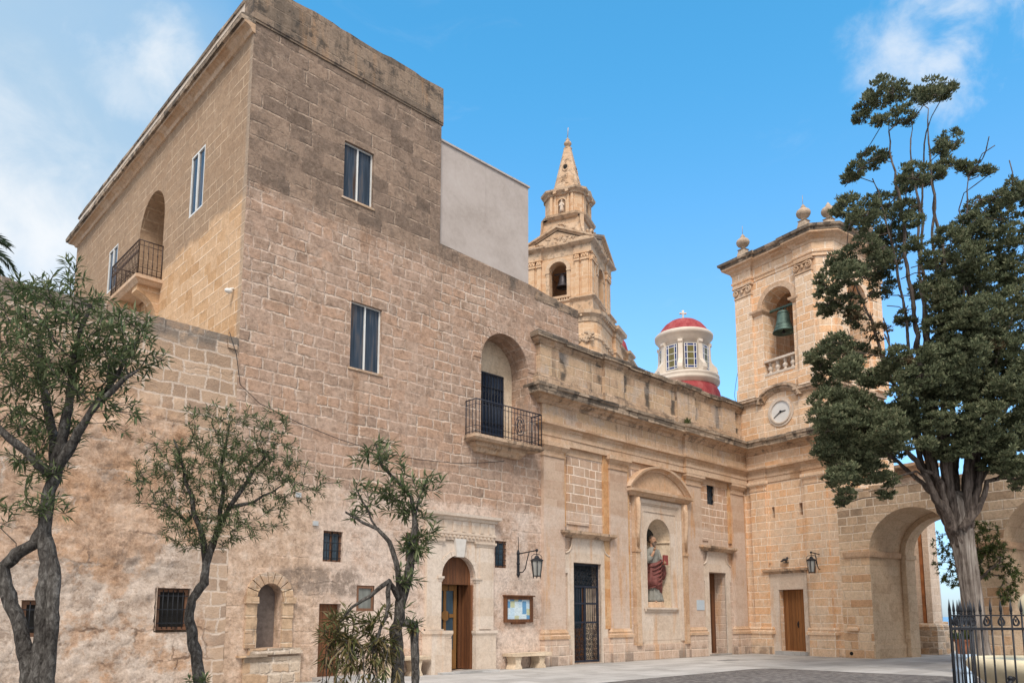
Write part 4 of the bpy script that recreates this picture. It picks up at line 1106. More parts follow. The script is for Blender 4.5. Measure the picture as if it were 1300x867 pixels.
# ---- balcony on the side
mb = MB(FL); mb.box(21.70, 23.90, -0.80, -0.74, 10.7, 14.1)
build('niche_back', mb, M_CREAM, res)
mb = MB(FL); mb.box(22.65, 23.55, -0.74, -0.66, 10.86, 13.15)
d2 = build('balcony_door', mb, M_WHITE, res, label='white balcony door')
mb = MB(FL); mb.box(22.73, 23.07, -0.665, -0.655, 11.0, 13.05); mb.box(23.13, 23.47, -0.665, -0.655, 11.0, 13.05)
build('pane', mb, M_GLASS, d2)
mb = MB(FL)
mb.sweep([(21.62, 0.0), (21.62, 0.66), (24.05, 0.66), (24.05, 0.0)], [(-0.6, 10.62), (-0.06, 10.62), (-0.01, 10.68), (0.05, 10.73), (0.05, 10.83), (-0.6, 10.85)], jit=0.003)
bal2 = build('balcony', mb, M_ARCHI, res)
for uc in (22.0, 23.55):
    mb = MB(FL)
    pts = [(0.0, 10.62), (0.58, 10.62), (0.60, 10.45)] + [(0.60 - 0.56 * sin(i / 8 * pi / 2), 10.42 - 0.75 * (1 - cos(i / 8 * pi / 2))) for i in range(1, 9)] + [(0.0, 9.62)]
    n = len(pts)
    mb.addl([(uc - 0.2, d, z) for d, z in pts] + [(uc + 0.2, d, z) for d, z in pts],
            [(i, (i + 1) % n, n + (i + 1) % n, n + i) for i in range(n)] + [tuple(range(n)), tuple(range(n, 2 * n))])
    build('corbel', mb, M_SIDE, bal2)
mb = MB(FL); railing(mb, FL, 21.66, 24.02, 0.64, 10.85, 11.85, 19, rb=0.011)
for i in range(19):
    u = 21.72 + i * 0.124
    mb.tube([(u + 0.062 * (1 - cos(pi * k / 6)) , 0.64, 11.5 + 0.11 * sin(pi * k / 6)) for k in range(7)], 0.008, 4)
build('railing', mb, simple('rusty_dark_iron', (0.075, 0.05, 0.04), 0.7, 0.2, var=0.4, scale=14), bal2)

# ---- things fixed to the residence
mb = MB(FL); mb.ball((16.72, 0.12, 8.93), 0.06, 0.10, 0.06); mb.tube([(16.72, 0.0, 9.02), (16.72, 0.12, 8.97)], 0.025)
build('security_camera', mb, M_WHITE, base=(6.9, 16.72, 8.93), label='small white camera fixed near the corner of the honey coloured side wall', cat='camera')
mb = MB(FL); mb.tube([(17.75, 0.05, 7.6), (17.75, 0.05, 8.05)], 0.04)
build('vent_pipe', mb, M_PBLUE, base=(6.98, 17.75, 7.6), label='short pale blue pipe rising behind the top of the rough low wall', cat='pipe')
mb = MB(FF)
pts = [(u, 0.05 if u > 6.95 else 0.1, z) for u, z in ((6.76, 7.76), (6.94, 7.30), (7.08, 6.64), (7.56, 6.29), (8.56, 6.01), (9.62, 5.80), (10.77, 5.66), (12.02, 5.63), (13.37, 5.71), (14.3, 5.86), (15.18, 6.03))]
mb.tube(pts, 0.009, 5)
build('wall_cable', mb, M_CABLE, base=(7.0, 16.2, 6.7), label='thin black cable sagging across the front of the brown residence', cat='cable')
for x, z in ((9.02, 3.62), (8.55, 4.25)):
    mb = MB(FF); mb.box(x, x + 0.13, 0.0, 0.05, z, z + 0.11)
    build('junction_box', mb, simple('grey_plastic', (0.42, 0.44, 0.45), 0.5), base=(x, 16.28, z),
          label='small grey junction box on the wall, %s' % ('just left of the small barred wooden window' if z < 4 else 'higher of the two, beside the oleander crown'), cat='junction box', group='junction boxes on the residence wall')

# ================================================================== ROUGH RETAINING WALL
rw = thing('retaining_wall', 'rough old retaining wall of orange rock and flaking pale render behind the oleanders', 'wall', (1.0, 16.3, 0))
U0, U1, Z0, Z1, ST = -7.0, 7.03, -0.15, 7.70, 0.055
nu = int((U1 - U0) / ST); nz = int((Z1 - Z0) / ST)
HOL = [(5.57, 6.24, 1.20, 2.07), (3.22, 3.80, 1.10, 1.79)]
vs = []; fs = []
for j in range(nz + 1):
    z = Z0 + (Z1 - Z0) * j / nz
    for i in range(nu + 1):
        u = U0 + (U1 - U0) * i / nu
        a = min(1, max(0, (7.0 - u) / 1.2)) * (1 - 0.75 * min(1, max(0, (z + 0.35 * u - 7.2) / 1.5)))
        p = Vector((u * 0.55, 3.1, z * 0.7))
        d = 0.045 * mnoise.fractal(p, 0.9, 2.1, 5) + 0.03 * mnoise.fractal(p * 5.0, 0.6, 2.0, 5) + 0.035 * abs(mnoise.noise(p * 9)) + 0.03 * mnoise.noise(p * 23)
        # ledge where the rock steps back
        d += 0.10 * max(0, mnoise.noise(Vector((u * 0.3, 7, z * 1.3))))
        vs.append((u + 0.02 * mnoise.noise(p * 11), a * (d + 0.02) + (0.004 if u < 6.9 else 0.0), z + (0.03 * mnoise.noise(p * 4) if j == nz else 0)))
for j in range(nz):
    for i in range(nu):
        uc = U0 + (U1 - U0) * (i + .5) / nu; zc = Z0 + (Z1 - Z0) * (j + .5) / nz
        if any(a < uc < b and c < zc < d for a, b, c, d in HOL): continue
        k = j * (nu + 1) + i
        fs.append((k, k + 1, k + nu + 2, k + nu + 1))
mb = MB(FF); mb.addl(vs, fs, True)
for a, b, c, d in HOL:
    l = rect(a, b, c, d)
    mb.addl([(u, 0.06, z) for u, z in l] + [(u, -0.3, z) for u, z in l], [(i, (i + 1) % 4, 4 + (i + 1) % 4, 4 + i) for i in range(4)])
mb.addl([(U0, 0.0, 7.69), (7.03, 0.0, 7.69), (7.03, -0.6, 7.69), (U0, -0.6, 7.69)], [(0, 1, 2, 3)])
mb.addl([(U0, -0.6, -0.1), (7.03, -0.6, -0.1), (7.03, -0.6, 7.69), (U0, -0.6, 7.69)], [(0, 1, 2, 3)])
build('wall_face', mb, M_ROCK, rw, recalc=False)
mb = MB(FF); rng = random.Random(9); u = U0
while u < 6.9:
    w = rng.uniform(0.4, 0.75)
    mb.box(u, min(6.98, u + w - 0.012), -0.6, 0.03 + rng.uniform(-0.015, 0.015), 7.42, 7.72 + rng.uniform(-0.03, 0.02), 0.012); u += w
build('coping_stones', mb, M_ROCK, rw)
casement(rw, FF, 5.60, 6.22, 1.22, 2.05, -0.06, M_DARK, 0, 0.06, M_WOODW, bars=(5, 3))
casement(rw, FF, 3.24, 3.79, 1.12, 1.78, -0.03, M_DARK, 0, 0.075, M_WOODW, bars=(4, 2))
flat('terrace', [(-20, 16.9), (7.03, 16.9), (7.03, 60), (-20, 60)], 7.0, M_PAVE)
# ================================================================== CHURCH FRONT
ch = thing('church', 'limestone church front with pilasters, heavy cornice and saint niche between two doors', 'church', (22.9, 16.3, 0))
IG = rect(18.19, 19.55, 0.03, 3.19)
SN = arch(22.08, 23.54, 1.80, 4.24)
GW = rect(26.15, 26.72, 5.86, 6.98)
RD = rect(26.03, 27.26, 0.06, 3.19)
mb = MB(FF)
mb.sheet([(16.88, -0.1), (29.6, -0.1), (29.6, 8.7), (16.88, 8.7)], [IG, SN, GW, RD], -0.004, [0.42, 0.0, 0.3, 0.55])
mb.addl([(16.88, -0.3, 9.9), (31, -0.3, 9.9), (31, -13.9, 9.9), (16.98, -13.9, 9.9)], [(0, 1, 2, 3)])
mb.addl([(31, -1.0, -0.1), (31, -13.9, -0.1), (31, -13.9, 9.9), (31, -1.0, 9.9)], [(0, 1, 2, 3)])
mb.addl([(16.98, -13.9, -0.1), (31, -13.9, -0.1), (31, -13.9, 9.9), (16.98, -13.9, 9.9)], [(0, 1, 2, 3)])
build('front_wall', mb, M_CHURCH, ch, recalc=False)
PILS = [(16.78, 17.73), (19.99, 20.94), (24.53, 25.55), (27.80, 28.73)]
for a, b in PILS:
    mb = MB(FF)
    mb.box(a, b, -0.02, 0.12, 1.08, 6.52)
    p = build('pilaster', mb, M_PIL, ch)
    mb = MB(FF)
    mb.sweep([(a, 0.0), (a, 0.12), (b, 0.12), (b, 0.0)], [(-0.05, 6.44), (0.03, 6.44), (0.04, 6.49), (0.0, 6.50), (0.0, 6.62), (0.05, 6.66), (0.10, 6.74), (0.13, 6.76), (0.13, 6.89), (-0.05, 6.89)], jit=0.003)
    build('capital', mb, M_ARCHI, p)
    mb = MB(FF)
    mb.sweep([(a, 0.0), (a, 0.12), (b, 0.12), (b, 0.0)], [(-0.1, 0.80), (0.10, 0.80), (0.10, 0.90), (0.05, 0.93), (0.07, 0.99), (0.03, 1.04), (0.01, 1.09), (-0.1, 1.09)], jit=0.003)
    build('base_moulding', mb, M_ARCHI, p)
    mb = MB(FF)
    mb.box(a - 0.06, b + 0.06, -0.02, 0.19, -0.05, 0.80, 0.006)
    build('pedestal', mb, M_CHURCH, p)
# half pilasters that flank the bays
for a, b, d, z in ((19.72, 19.99, 0.06, 1.08), (20.94, 21.12, 0.05, 1.08), (24.40, 24.53, 0.06, 1.0), (17.73, 17.86, 0.05, 4.3), (27.62, 27.80, 0.06, 4.4), (28.73, 29.3, 0.05, 1.08)):
    mb = MB(FF); mb.box(a, b, -0.02, d, z, 6.86)
    build('backing_strip', mb, M_ORANGE, ch)
mb = MB(FF); mb.box(16.88, 29.2, -0.02, 0.03, 6.62, 6.86)
build('string_course', mb, M_ARCHI, ch)
for a, b, d, z in ((21.0, 24.47, 0.10, 0.52), (19.62, 20.0, 0.08, 0.8), (28.7, 29.35, 0.15, 0.82), (16.95, 18.1, 0.06, 0.5)):
    mb = MB(FF); mb.box(a, b, -0.02, d, -0.05, z)
    build('plinth', mb, M_CHURCH, ch)
# ---- entablature, broken forward over the last two pilasters
AR = [(-0.2, 6.86), (0.0, 6.86), (0.0, 7.08), (0.025, 7.09), (0.025, 7.30), (0.05, 7.32), (0.08, 7.38), (0.17, 7.42), (0.18, 7.50), (0.10, 7.53), (-0.2, 7.53)]
PATH = [(16.72, -0.2), (16.72, 0.14), (24.36, 0.14), (24.36, 0.26), (29.7, 0.26)]
mb = MB(FF); mb.sweep(PATH, AR, jit=0.005, step=0.6, seed=2)
build('architrave', mb, M_ARCHI, ch)
mb = MB(FF); mb.sweep([(16.76, -0.2), (16.76, 0.10), (24.4, 0.10), (24.4, 0.22), (29.7, 0.22)], [(-0.2, 7.53), (0.0, 7.53), (0.0, 8.12), (-0.2, 8.12)])
build('frieze', mb, M_PARA, ch)
CO = [(-0.2, 8.10), (0.02, 8.10), (0.06, 8.16), (0.07, 8.20), (0.16, 8.25), (0.20, 8.30), (0.33, 8.315), (0.33, 8.34), (-0.2, 8.345)]
CO_LIP = [(-0.2, 8.335), (0.352, 8.325), (0.365, 8.50), (0.41, 8.52), (0.42, 8.60), (0.30, 8.66), (-0.2, 8.70)]
cpath = [(16.62, -0.2), (16.62, 0.10), (24.38, 0.10), (24.38, 0.22), (29.6, 0.22)]
mb = MB(FF); mb.sweep(cpath, CO, jit=0.008, step=0.4, seed=3)
cor = build('cornice', mb, M_CORN, ch)
mb = MB(FF); mb.sweep(cpath, CO_LIP, jit=0.014, step=0.3, seed=6)
build('weathered_lip', mb, M_LIP, cor)
mb = MB(FF)
mb.box(16.60, 29.4, -0.45, 0.06, 8.66, 9.98)
build('parapet', mb, M_PARA, ch)
for a, b in ((16.55, 17.52), (19.72, 20.86), (24.0, 25.3), (27.15, 28.3)):
    mb = MB(FF); mb.box(a + 0.05, b - 0.05, 0.0, 0.17, 8.68, 9.98, 0.006)
    build('parapet_pier', mb, M_PARA, ch)
pp = [(16.52, -0.4), (16.52, 0.17), (17.50, 0.17), (17.50, 0.06), (19.75, 0.06), (19.75, 0.17), (20.84, 0.17), (20.84, 0.06), (24.03, 0.06), (24.03, 0.17), (25.28, 0.17), (25.28, 0.06), (27.18, 0.06), (27.18, 0.17), (28.28, 0.17), (28.28, 0.06), (29.3, 0.06)]
mb = MB(FF); mb.sweep(pp, [(-0.3, 9.96), (0.01, 9.96), (0.03, 10.02), (0.09, 10.08), (0.11, 10.16), (-0.3, 10.165)], jit=0.008, step=0.4, seed=4)
pc = build('parapet_coping', mb, M_CORN, ch)
mb = MB(FF); mb.sweep(pp, [(-0.3, 10.155), (0.18, 10.15), (0.20, 10.29), (0.10, 10.36), (-0.3, 10.38)], jit=0.012, step=0.3, seed=7)
build('weathered_lip', mb, M_LIP, pc)
mb = MB(FF); mb.sweep(pp, [(-0.1, 8.70), (0.10, 8.70), (0.09, 8.88), (0.04, 8.93), (0.02, 9.02), (-0.1, 9.02)], jit=0.008, step=0.4, seed=5)
build('parapet_base', mb, M_CORN, ch)

# ---- ornate iron gate bay
def hood(name, u0, u1, z, d, mat, parent):
    mb = MB(FF)
    mb.sweep([(u0, 0.0), (u0, d), (u1, d), (u1, 0.0)], [(-0.3, z), (0.0, z), (0.03, z + 0.05), (0.10, z + 0.09), (0.14, z + 0.12), (0.14, z + 0.20), (-0.3, z + 0.23)], jit=0.004)
    return build(name, mb, mat, parent)
def surround(u0, u1, ui0, ui1, zt, ztop, ear, d=0.055):
    """door surround with ears that step out below the hood and concave shoulders"""
    mb = MB(FF)
    outl = [(u0, -0.02), (ui0, -0.02), (ui0, zt), (ui1, zt), (ui1, -0.02), (u1, -0.02), (u1, zt - 0.35), (u1 + ear, zt - 0.35), (u1 + ear, zt + 0.28)]
    for i in range(7):
        a = pi / 2 * i / 6
        outl.append((u1 + ear - 0.32 * sin(a), zt + 0.60 - 0.32 * cos(a)))
    outl.append((u1 - 0.22, ztop)); outl.append((u0 + 0.22, ztop))
    for i in range(6, -1, -1):
        a = pi / 2 * i / 6
        outl.append((u0 - ear + 0.32 * sin(a), zt + 0.60 - 0.32 * cos(a)))
    outl += [(u0 - ear, zt + 0.28), (u0 - ear, zt - 0.35), (u0, zt - 0.35)]
    mb.prism(outl, -0.02, d)
    # raised edge roll following the shoulders
    edge = outl[8:-2]
    mb.tube([(u, d, z) for u, z in edge], 0.035, 6)
    return mb
mb = surround(17.92, 19.86, 18.19, 19.55, 3.19, 3.98, 0.13)
sr = build('gate_surround', mb, M_PALE, ch)
hood('hood', 17.66, 19.98, 3.97, 0.16, M_CORN, sr)
# panels above the hoods
for a, b in ((17.95, 19.0), (25.65, 26.1)):
    mb = MB(FF); mb.box(a, b, -0.02, 0.035, 4.4, 6.55)
    build('wall_panel', mb, M_CHURCH, ch)
g = MB(FF)
def spiral(mb, u, z, d, r, turns, ph, rad=0.010, flip=1):
    pts = []
    n = int(10 * turns)
    for i in range(n + 1):
        f = i / n; a = ph + flip * f * turns * 2 * pi; rr = r * (1 - 0.85 * f)
        pts.append((u + rr * cos(a), d, z + rr * sin(a)))
    mb.tube(pts, rad, 4)
D = -0.10
for u in (18.22, 18.86, 19.52): g.box(u - 0.03, u + 0.03, D - 0.025, D + 0.025, 0.05, 2.46 if u == 18.86 else 3.17)
for z in (0.08, 1.30, 1.90, 2.44, 3.14): g.box(18.20, 19.54, D - 0.022, D + 0.022, z - 0.03, z + 0.03)
gate = build('iron_gate', g, M_IRONBLUE, ch)
g = MB(FF)
for i in range(12):
    u = 18.30 + i * 0.105
    if abs(u - 18.86) > 0.04: g.tube([(u, D, 1.30), (u, D, 2.44)], 0.012, 5)
build('gate_bars', g, M_IRONBLUE, gate)
rng = random.Random(12)
for (a, b, z0, z1) in ((18.25, 18.83, 0.12, 1.27), (18.89, 19.49, 0.12, 1.27), (18.25, 19.49, 2.48, 3.12)):
    g = MB(FF)
    nx = max(2, int((b - a) / 0.15)); nzz = int((z1 - z0) / 0.15)
    for i in range(nx):
        for j in range(nzz):
            spiral(g, a + (i + .5) * (b - a) / nx, z0 + (j + .5) * (z1 - z0) / nzz, D, 0.085, 1.6, rng.uniform(0, 6), 0.011, rng.choice((-1, 1)))
    for i in range(nx + 1):
        u = a + i * (b - a) / nx
        g.tube([(u + 0.03 * sin(k * 1.4 + i), D, z0 + (z1 - z0) * k / 12) for k in range(13)], 0.010, 4)
    build('gate_scrollwork', g, M_IRON, gate)
mb = MB(FF)
mb.box(18.19, 19.55, -0.42, -0.36, 0.03, 3.19)
build('inner_door', mb, glass('teal_glass_door', (0.03, 0.06, 0.09)), gate)
mb = MB(FF)
mb.box(18.42, 18.55, -0.36, -0.32, 0.05, 2.4); mb.box(19.0, 19.13, -0.36, -0.32, 0.05, 2.4); mb.box(18.25, 19.1, -0.36, -0.325, 0.05, 1.1)
build('inner_door_frame', mb, M_WOODB, gate)
mb = MB(FF); mb.box(19.13, 19.5, -0.36, -0.33, 0.05, 2.4)
build('inner_reveal', mb, M_CREAM, gate)

# ---- saint niche with segmental pediment
ae = MB(FF)
d = 0.045
ae.sheet([(21.30, 0.5), (24.42, 0.5), (24.42, 5.7), (21.30, 5.7)], [arch(22.08, 23.54, 1.80, 4.24)], d, [d + 0.01])
aed = build('niche_surround', ae, M_PALE, ch, recalc=False)
ae = MB(FF)
def frame_ring(mb, u0, u1, z0, z1, w, d0, d1):
    mb.box(u0, u0 + w, d0, d1, z0, z1); mb.box(u1 - w, u1, d0, d1, z0, z1); mb.box(u0 + w, u1 - w, d0, d1, z1 - w, z1)
frame_ring(ae, 21.60, 24.18, 0.62, 5.60, 0.13, 0.04, 0.105); frame_ring(ae, 21.73, 24.05, 0.62, 5.47, 0.05, 0.04, 0.075)
frame_ring(ae, 21.86, 23.86, 1.70, 5.22, 0.04, 0.04, 0.07)
ae.box(21.86, 23.86, 0.04, 0.10, 1.66, 1.74); ae.box(21.90, 23.82, 0.04, 0.15, 1.735, 1.80)
ae.box(21.75, 24.0, 0.04, 0.055, 0.66, 1.5)
build('moulded_frame', ae, M_PALE, aed)
for s, u in ((-1, 21.42), (1, 24.32)):
    ae = MB(FF)
    ae.box(u - 0.13, u + 0.13, 0.0, 0.16, 1.2, 5.66)
    ae.box(u - 0.15, u + 0.15, 0.0, 0.19, 3.70, 3.80); ae.box(u - 0.12, u + 0.12, 0.0, 0.18, 0.5, 1.2)
    ae.tube([(u, 0.16, 5.6), (u, 0.21, 5.3), (u, 0.22, 4.9), (u, 0.18, 4.4), (u, 0.17, 3.9)], [0.10, 0.10, 0.09, 0.07, 0.05], 8)
    build('console_strip', ae, M_ARCHI, aed)
ae = MB(FF)
ae.sweep([(21.08, 0.0), (21.08, 0.18), (24.56, 0.18), (24.56, 0.0)], [(-0.15, 5.66), (0.0, 5.66), (0.04, 5.71), (0.08, 5.76), (0.15, 5.80), (0.16, 5.89), (-0.15, 5.91)], jit=0.004)
# curved raking cornice
uc, half = 22.82, 1.86
R = (half * half + 0.88 * 0.88) / (2 * 0.88); zc = 5.9 + 0.88 - R
a0 = math.asin(half / R)
pr = [(-0.15, 0.0), (0.12, 0.0), (0.14, 0.05), (0.21, 0.10), (0.27, 0.115), (0.28, 0.19), (-0.15, 0.21)]
vs = []; fs = []; K = len(pr); NS = 24
for i in range(NS + 1):
    a = -a0 + 2 * a0 * i / NS
    for o, h in pr:
        rr = R + h - 0.12
        vs.append((uc + rr * sin(a), max(0.0, o) if o > 0 else o, zc + rr * cos(a)))
for i in range(NS):
    for j in range(K): fs.append((i * K + j, i * K + (j + 1) % K, (i + 1) * K + (j + 1) % K, (i + 1) * K + j))
fs.append(tuple(range(K))); fs.append(tuple(NS * K + j for j in range(K)))
ae.addl(vs, fs)
pts = [(uc + (R - 0.12) * sin(-a0 + 2 * a0 * i / 20), zc + (R - 0.12) * cos(-a0 + 2 * a0 * i / 20)) for i in range(21)]
ae.prism([(uc + half - 0.1, 5.90), (uc - half + 0.1, 5.90)] + pts[1:-1], 0.0, 0.075)
build('pediment', ae, M_ARCHI, aed)
# concave half-round recess
ae = MB(FF)
uc, r = 22.81, 0.73
vs = []; fs = []
zs = [1.80, 2.4, 3.0, 3.6, 4.14, 4.24]
NA = 18
for z in zs:
    for i in range(NA + 1):
        a = pi * i / NA; vs.append((uc - r * cos(a), -r * sin(a), z))
for k in range(len(zs) - 1):
    for i in range(NA): fs.append((k * (NA + 1) + i, k * (NA + 1) + i + 1, (k + 1) * (NA + 1) + i + 1, (k + 1) * (NA + 1) + i))
b = len(vs)
for k in range(1, 9):
    e = pi / 2 * k / 8
    for i in range(NA + 1):
        a = pi * i / NA; vs.append((uc - r * cos(a) * cos(e), -r * sin(a) * cos(e), 4.24 + r * sin(e)))
rows = [(len(zs) - 1) * (NA + 1)] + [b + k * (NA + 1) for k in range(8)]
for q in range(8):
    for i in range(NA): fs.append((rows[q] + i, rows[q] + i + 1, rows[q + 1] + i + 1, rows[q + 1] + i))
fs.append(tuple(range(NA + 1)))
ae.addl(vs, fs, False)
ae.tube([(uc - (r - 0.01) * cos(pi * i / 20), -(r - 0.01) * sin(pi * i / 20), 4.17) for i in range(21)], 0.045, 6)
build('niche_recess', ae, M_CREAM, aed, recalc=False)

# ---- right-hand door
mb = surround(25.72, 27.52, 26.03, 27.26, 3.19, 4.0, 0.11)
sr = build('door_surround', mb, M_PALE, ch)
hood('hood', 25.42, 27.72, 3.99, 0.15, M_CORN, sr)
mb = MB(FF)
mb.box(26.03, 27.26, -0.55, -0.48, 2.38, 3.19); mb.box(26.98, 27.10, -0.55, -0.46, 0.06, 2.38); mb.box(26.10, 26.72, -0.98, -0.92, 0.06, 2.38)
dr = build('door', mb, M_WOODB, ch)
mb = MB(FF); mb.box(26.72, 26.98, -0.535, -0.49, 0.06, 2.38); mb.box(27.10, 27.26, -0.54, -0.49, 0.06, 2.38)
build('door_leaf', mb, M_WOODD, dr)
mb = MB(FF); mb.box(25.9, 27.4, -0.02, 0.12, -0.02, 0.06)
build('threshold', mb, M_PAVE, dr)
# ---- grilled window
casement(ch, FF, 26.15, 26.72, 5.86, 6.98, -0.12, M_GLASSB, 0, 0.03, M_IRON)
mb = MB(FF)
for i in range(-4, 9):
    u = 26.15 + i * 0.145
    for s in (1, -1):
        a = (u, 5.88); b2 = (u + 0.56 * s, 6.97) if s > 0 else (u - 0.56, 6.97)
        # clip to the opening
        P = []
        for k in range(13):
            f = k / 12; x = a[0] + (b2[0] - a[0]) * f; z = a[1] + (b2[1] - a[1]) * f
            if 26.16 <= x <= 26.71: P.append((x, -0.05, z))
        if len(P) > 1: mb.tube(P, 0.010, 4)
build('window_grille', mb, M_IRON, ch)

# ---- red-topped lantern of the side chapel
cx, cy = 31.5, 20.65
dm = thing('chapel_dome', 'small red capped dome lantern with blue edged windows rising behind the church parapet', 'dome', (cx, cy, 9.8))
FD = Frame((cx, cy, 0), (1, 0, 0), (0, 1, 0))
mb = MB(FD)
mb.lathe(0, 0, [(1.9, 9.4), (1.87, 10.2), (1.82, 11.0), (1.74, 11.8), (1.64, 12.3), (1.46, 12.65)], 40)
build('lower_dome', mb, M_RED, dm)
mb = MB(FD)
mb.lathe(0, 0, [(1.50, 12.55), (1.58, 12.68), (1.66, 12.72), (1.68, 12.84), (1.60, 12.90), (1.66, 12.96), (1.66, 13.06), (1.50, 13.12), (1.22, 13.16)], 40)
build('ring_moulding', mb, M_DOMEWHITE, dm)
mb = MB(FD)
mb.lathe(0, 0, [(1.16, 13.1), (1.16, 14.72), (1.22, 14.74), (1.24, 14.88), (1.30, 14.92), (1.33, 15.02), (1.41, 15.06), (1.43, 15.20), (1.38, 15.26), (1.2, 15.30)], 40)
drum = build('drum', mb, M_DOMEWHITE, dm)
mb = MB(FD)
mb.lathe(0, 0, [(1.36, 15.24), (1.34, 15.30), (1.20, 15.42), (1.17, 15.46), (1.10, 15.58), (0.92, 15.80), (0.66, 15.99), (0.36, 16.10), (0.0, 16.14)], 40)
build('cap_dome', mb, M_RED, dm)
mb = MB(FD)
mb.box(-0.10, 0.10, -0.10, 0.10, 16.08, 16.18)
w0 = 0.045
e1 = (0.72, -0.69)
def crossbox(mb, a0, a1, z0, z1):
    mb.tube([(e1[0] * a0, e1[1] * a0, (z0 + z1) / 2), (e1[0] * a1, e1[1] * a1, (z0 + z1) / 2)], (z1 - z0) / 2, 8, False)
mb.tube([(0, 0, 16.1), (0, 0, 16.22), (0, 0, 16.45), (0, 0, 16.62)], [0.07, 0.04, 0.04, 0.06], 8)
mb.tube([(-0.17 * e1[0], -0.17 * e1[1], 16.47), (0, 0, 16.47), (0.17 * e1[0], 0.17 * e1[1], 16.47)], [0.055, 0.035, 0.055], 8)
build('cross', mb, M_DOMEWHITE, dm)
for k in range(8):
    a = radians(226) + k * pi / 4 + radians(2)
    ca, sa = cos(a), sin(a)
    fr = Frame((cx + 1.10 * ca, cy + 1.10 * sa, 0), (-sa, ca, 0), (ca, sa, 0))
    mb = MB(fr); mb.box(-0.29, 0.29, -0.05, 0.075, 13.30, 14.52)
    w = build('window', mb, M_GLASSN, dm)
    mb = MB(fr); mb.box(-0.165, 0.165, 0.075, 0.083, 13.42, 14.40)
    build('centre_pane', mb, M_GLASSY, w)
    mb = MB(fr)
    for u in (-0.29, -0.165, 0.165, 0.29): mb.box(u - 0.014, u + 0.014, 0.07, 0.098, 13.29, 14.53)
    for z in (13.30, 13.42, 13.74, 14.07, 14.40, 14.52): mb.box(-0.29, 0.29, 0.072, 0.095, z - 0.013, z + 0.013)
    build('glazing_bars', mb, M_WHITE, w)
    # scroll buttress between the windows
    a2 = a + pi / 8; ca, sa = cos(a2), sin(a2)
    fr = Frame((cx, cy, 0), (ca, sa, 0), (-sa, ca, 0))
    mb = MB(fr)
    pts = [(1.0, 13.12), (1.55, 13.12), (1.60, 13.25), (1.56, 13.45), (1.44, 13.58), (1.32, 13.75), (1.28, 14.0), (1.27, 14.55), (1.33, 14.6), (1.33, 14.72), (1.0, 14.72)]
    mb.prism(pts, -0.11, 0.11)
    build('scroll_buttress', mb, M_DOMEWHITE, dm)
# ================================================================== BELL TOWER WITH CLOCK
tw = thing('bell_tower', 'honey limestone bell tower with round clock and arched bell opening beside the cypress', 'bell tower', tuple(FT.P(2.0, -2.0, 0)))
TD = rect(1.52, 2.63, 0.16, 2.53)
SL1 = rect(1.34, 1.47, 5.42, 5.86); SL2 = rect(2.60, 2.75, 5.40, 5.88)
mb = MB(FT)
mb.sheet([(-0.5, -0.1), (3.9, -0.1), (3.9, 8.7), (-0.5, 8.7)], [TD, SL1, SL2], 0.0, [0.35, 0.4, 0.4])
mb.addl([(3.9, 0, -0.1), (4.2, 0, -0.1), (4.2, 0, 8.7), (3.9, 0, 8.7)], [(0, 1, 2, 3)])
mb.addl([(4.2, 0, -0.1), (4.2, -4.2, -0.1), (4.2, -4.2, 8.7), (4.2, 0, 8.7)], [(0, 1, 2, 3)])
mb.addl([(4.2, -4.2, -0.1), (-0.5, -4.2, -0.1), (-0.5, -4.2, 8.7), (4.2, -4.2, 8.7)], [(0, 1, 2, 3)])
build('lower_wall', mb, M_TOWER, tw, recalc=False)
for a, b in ((0.40, 1.12), (2.92, 3.85)):
    mb = MB(FT)
    mb.box(a, b, -0.02, 0.10, 1.06, 6.60)
    mb.sweep([(a, 0), (a, 0.10), (b, 0.10), (b, 0)], [(-0.05, 6.56), (0.02, 6.56), (0.03, 6.62), (0.0, 6.63), (0.0, 6.74), (0.06, 6.80), (0.10, 6.84), (0.10, 6.96), (-0.05, 6.96)], jit=0.003)
    build('pilaster', mb, M_TOWER, tw)
mb = MB(FT)
mb.box(-0.4, 0.10, -0.02, 0.10, 1.06, 6.9)
build('pilaster', mb, M_TOWER, tw)
for a, b, z in ((2.80, 2.92, 1.1), (1.12, 1.2, 3.6)):
    mb = MB(FT); mb.box(a, b, -0.02, 0.05, z, 6.9)
    build('backing_strip', mb, M_TOWER, tw)
for a, b in ((-0.6, 1.22), (2.86, 3.98)):
    mb = MB(FT)
    mb.sweep([(a, 0), (a, 0.12), (b, 0.12), (b, 0)], [(-0.1, 0.80), (0.09, 0.80), (0.09, 0.90), (0.04, 0.94), (0.06, 1.0), (0.02, 1.07), (-0.1, 1.08)], jit=0.003)
    mb.box(a + 0.02, b - 0.02, -0.02, 0.17, -0.05, 0.80, 0.006)
    build('base_moulding', mb, M_TOWER, tw)
mb = MB(FT)
mb.sweep([(4.42, 0), (4.42, 0.05), (4.75, 0.05), (4.75, 0)], [(-0.04, 0.98), (0.06, 0.98), (0.06, 1.06), (0.0, 1.12), (-0.04, 1.12)])
build('base_moulding', mb, M_TOWER, tw)
mb = MB(FT)
mb.sweep([(-0.5, 0.04), (0.34, 0.04), (0.34, 0.13), (1.18, 0.13), (1.18, 0.04), (2.86, 0.04), (2.86, 0.13), (4.3, 0.13), (4.3, -3.0)], [(o, z + 0.02) for o, z in AR], jit=0.004, seed=21)
build('architrave', mb, M_ARCHI, tw)
mb = MB(FT)
mb.box(-0.5, 4.28, -0.3, 0.06, 7.5, 8.16)
build('frieze', mb, M_TOWER, tw)
mb = MB(FT)
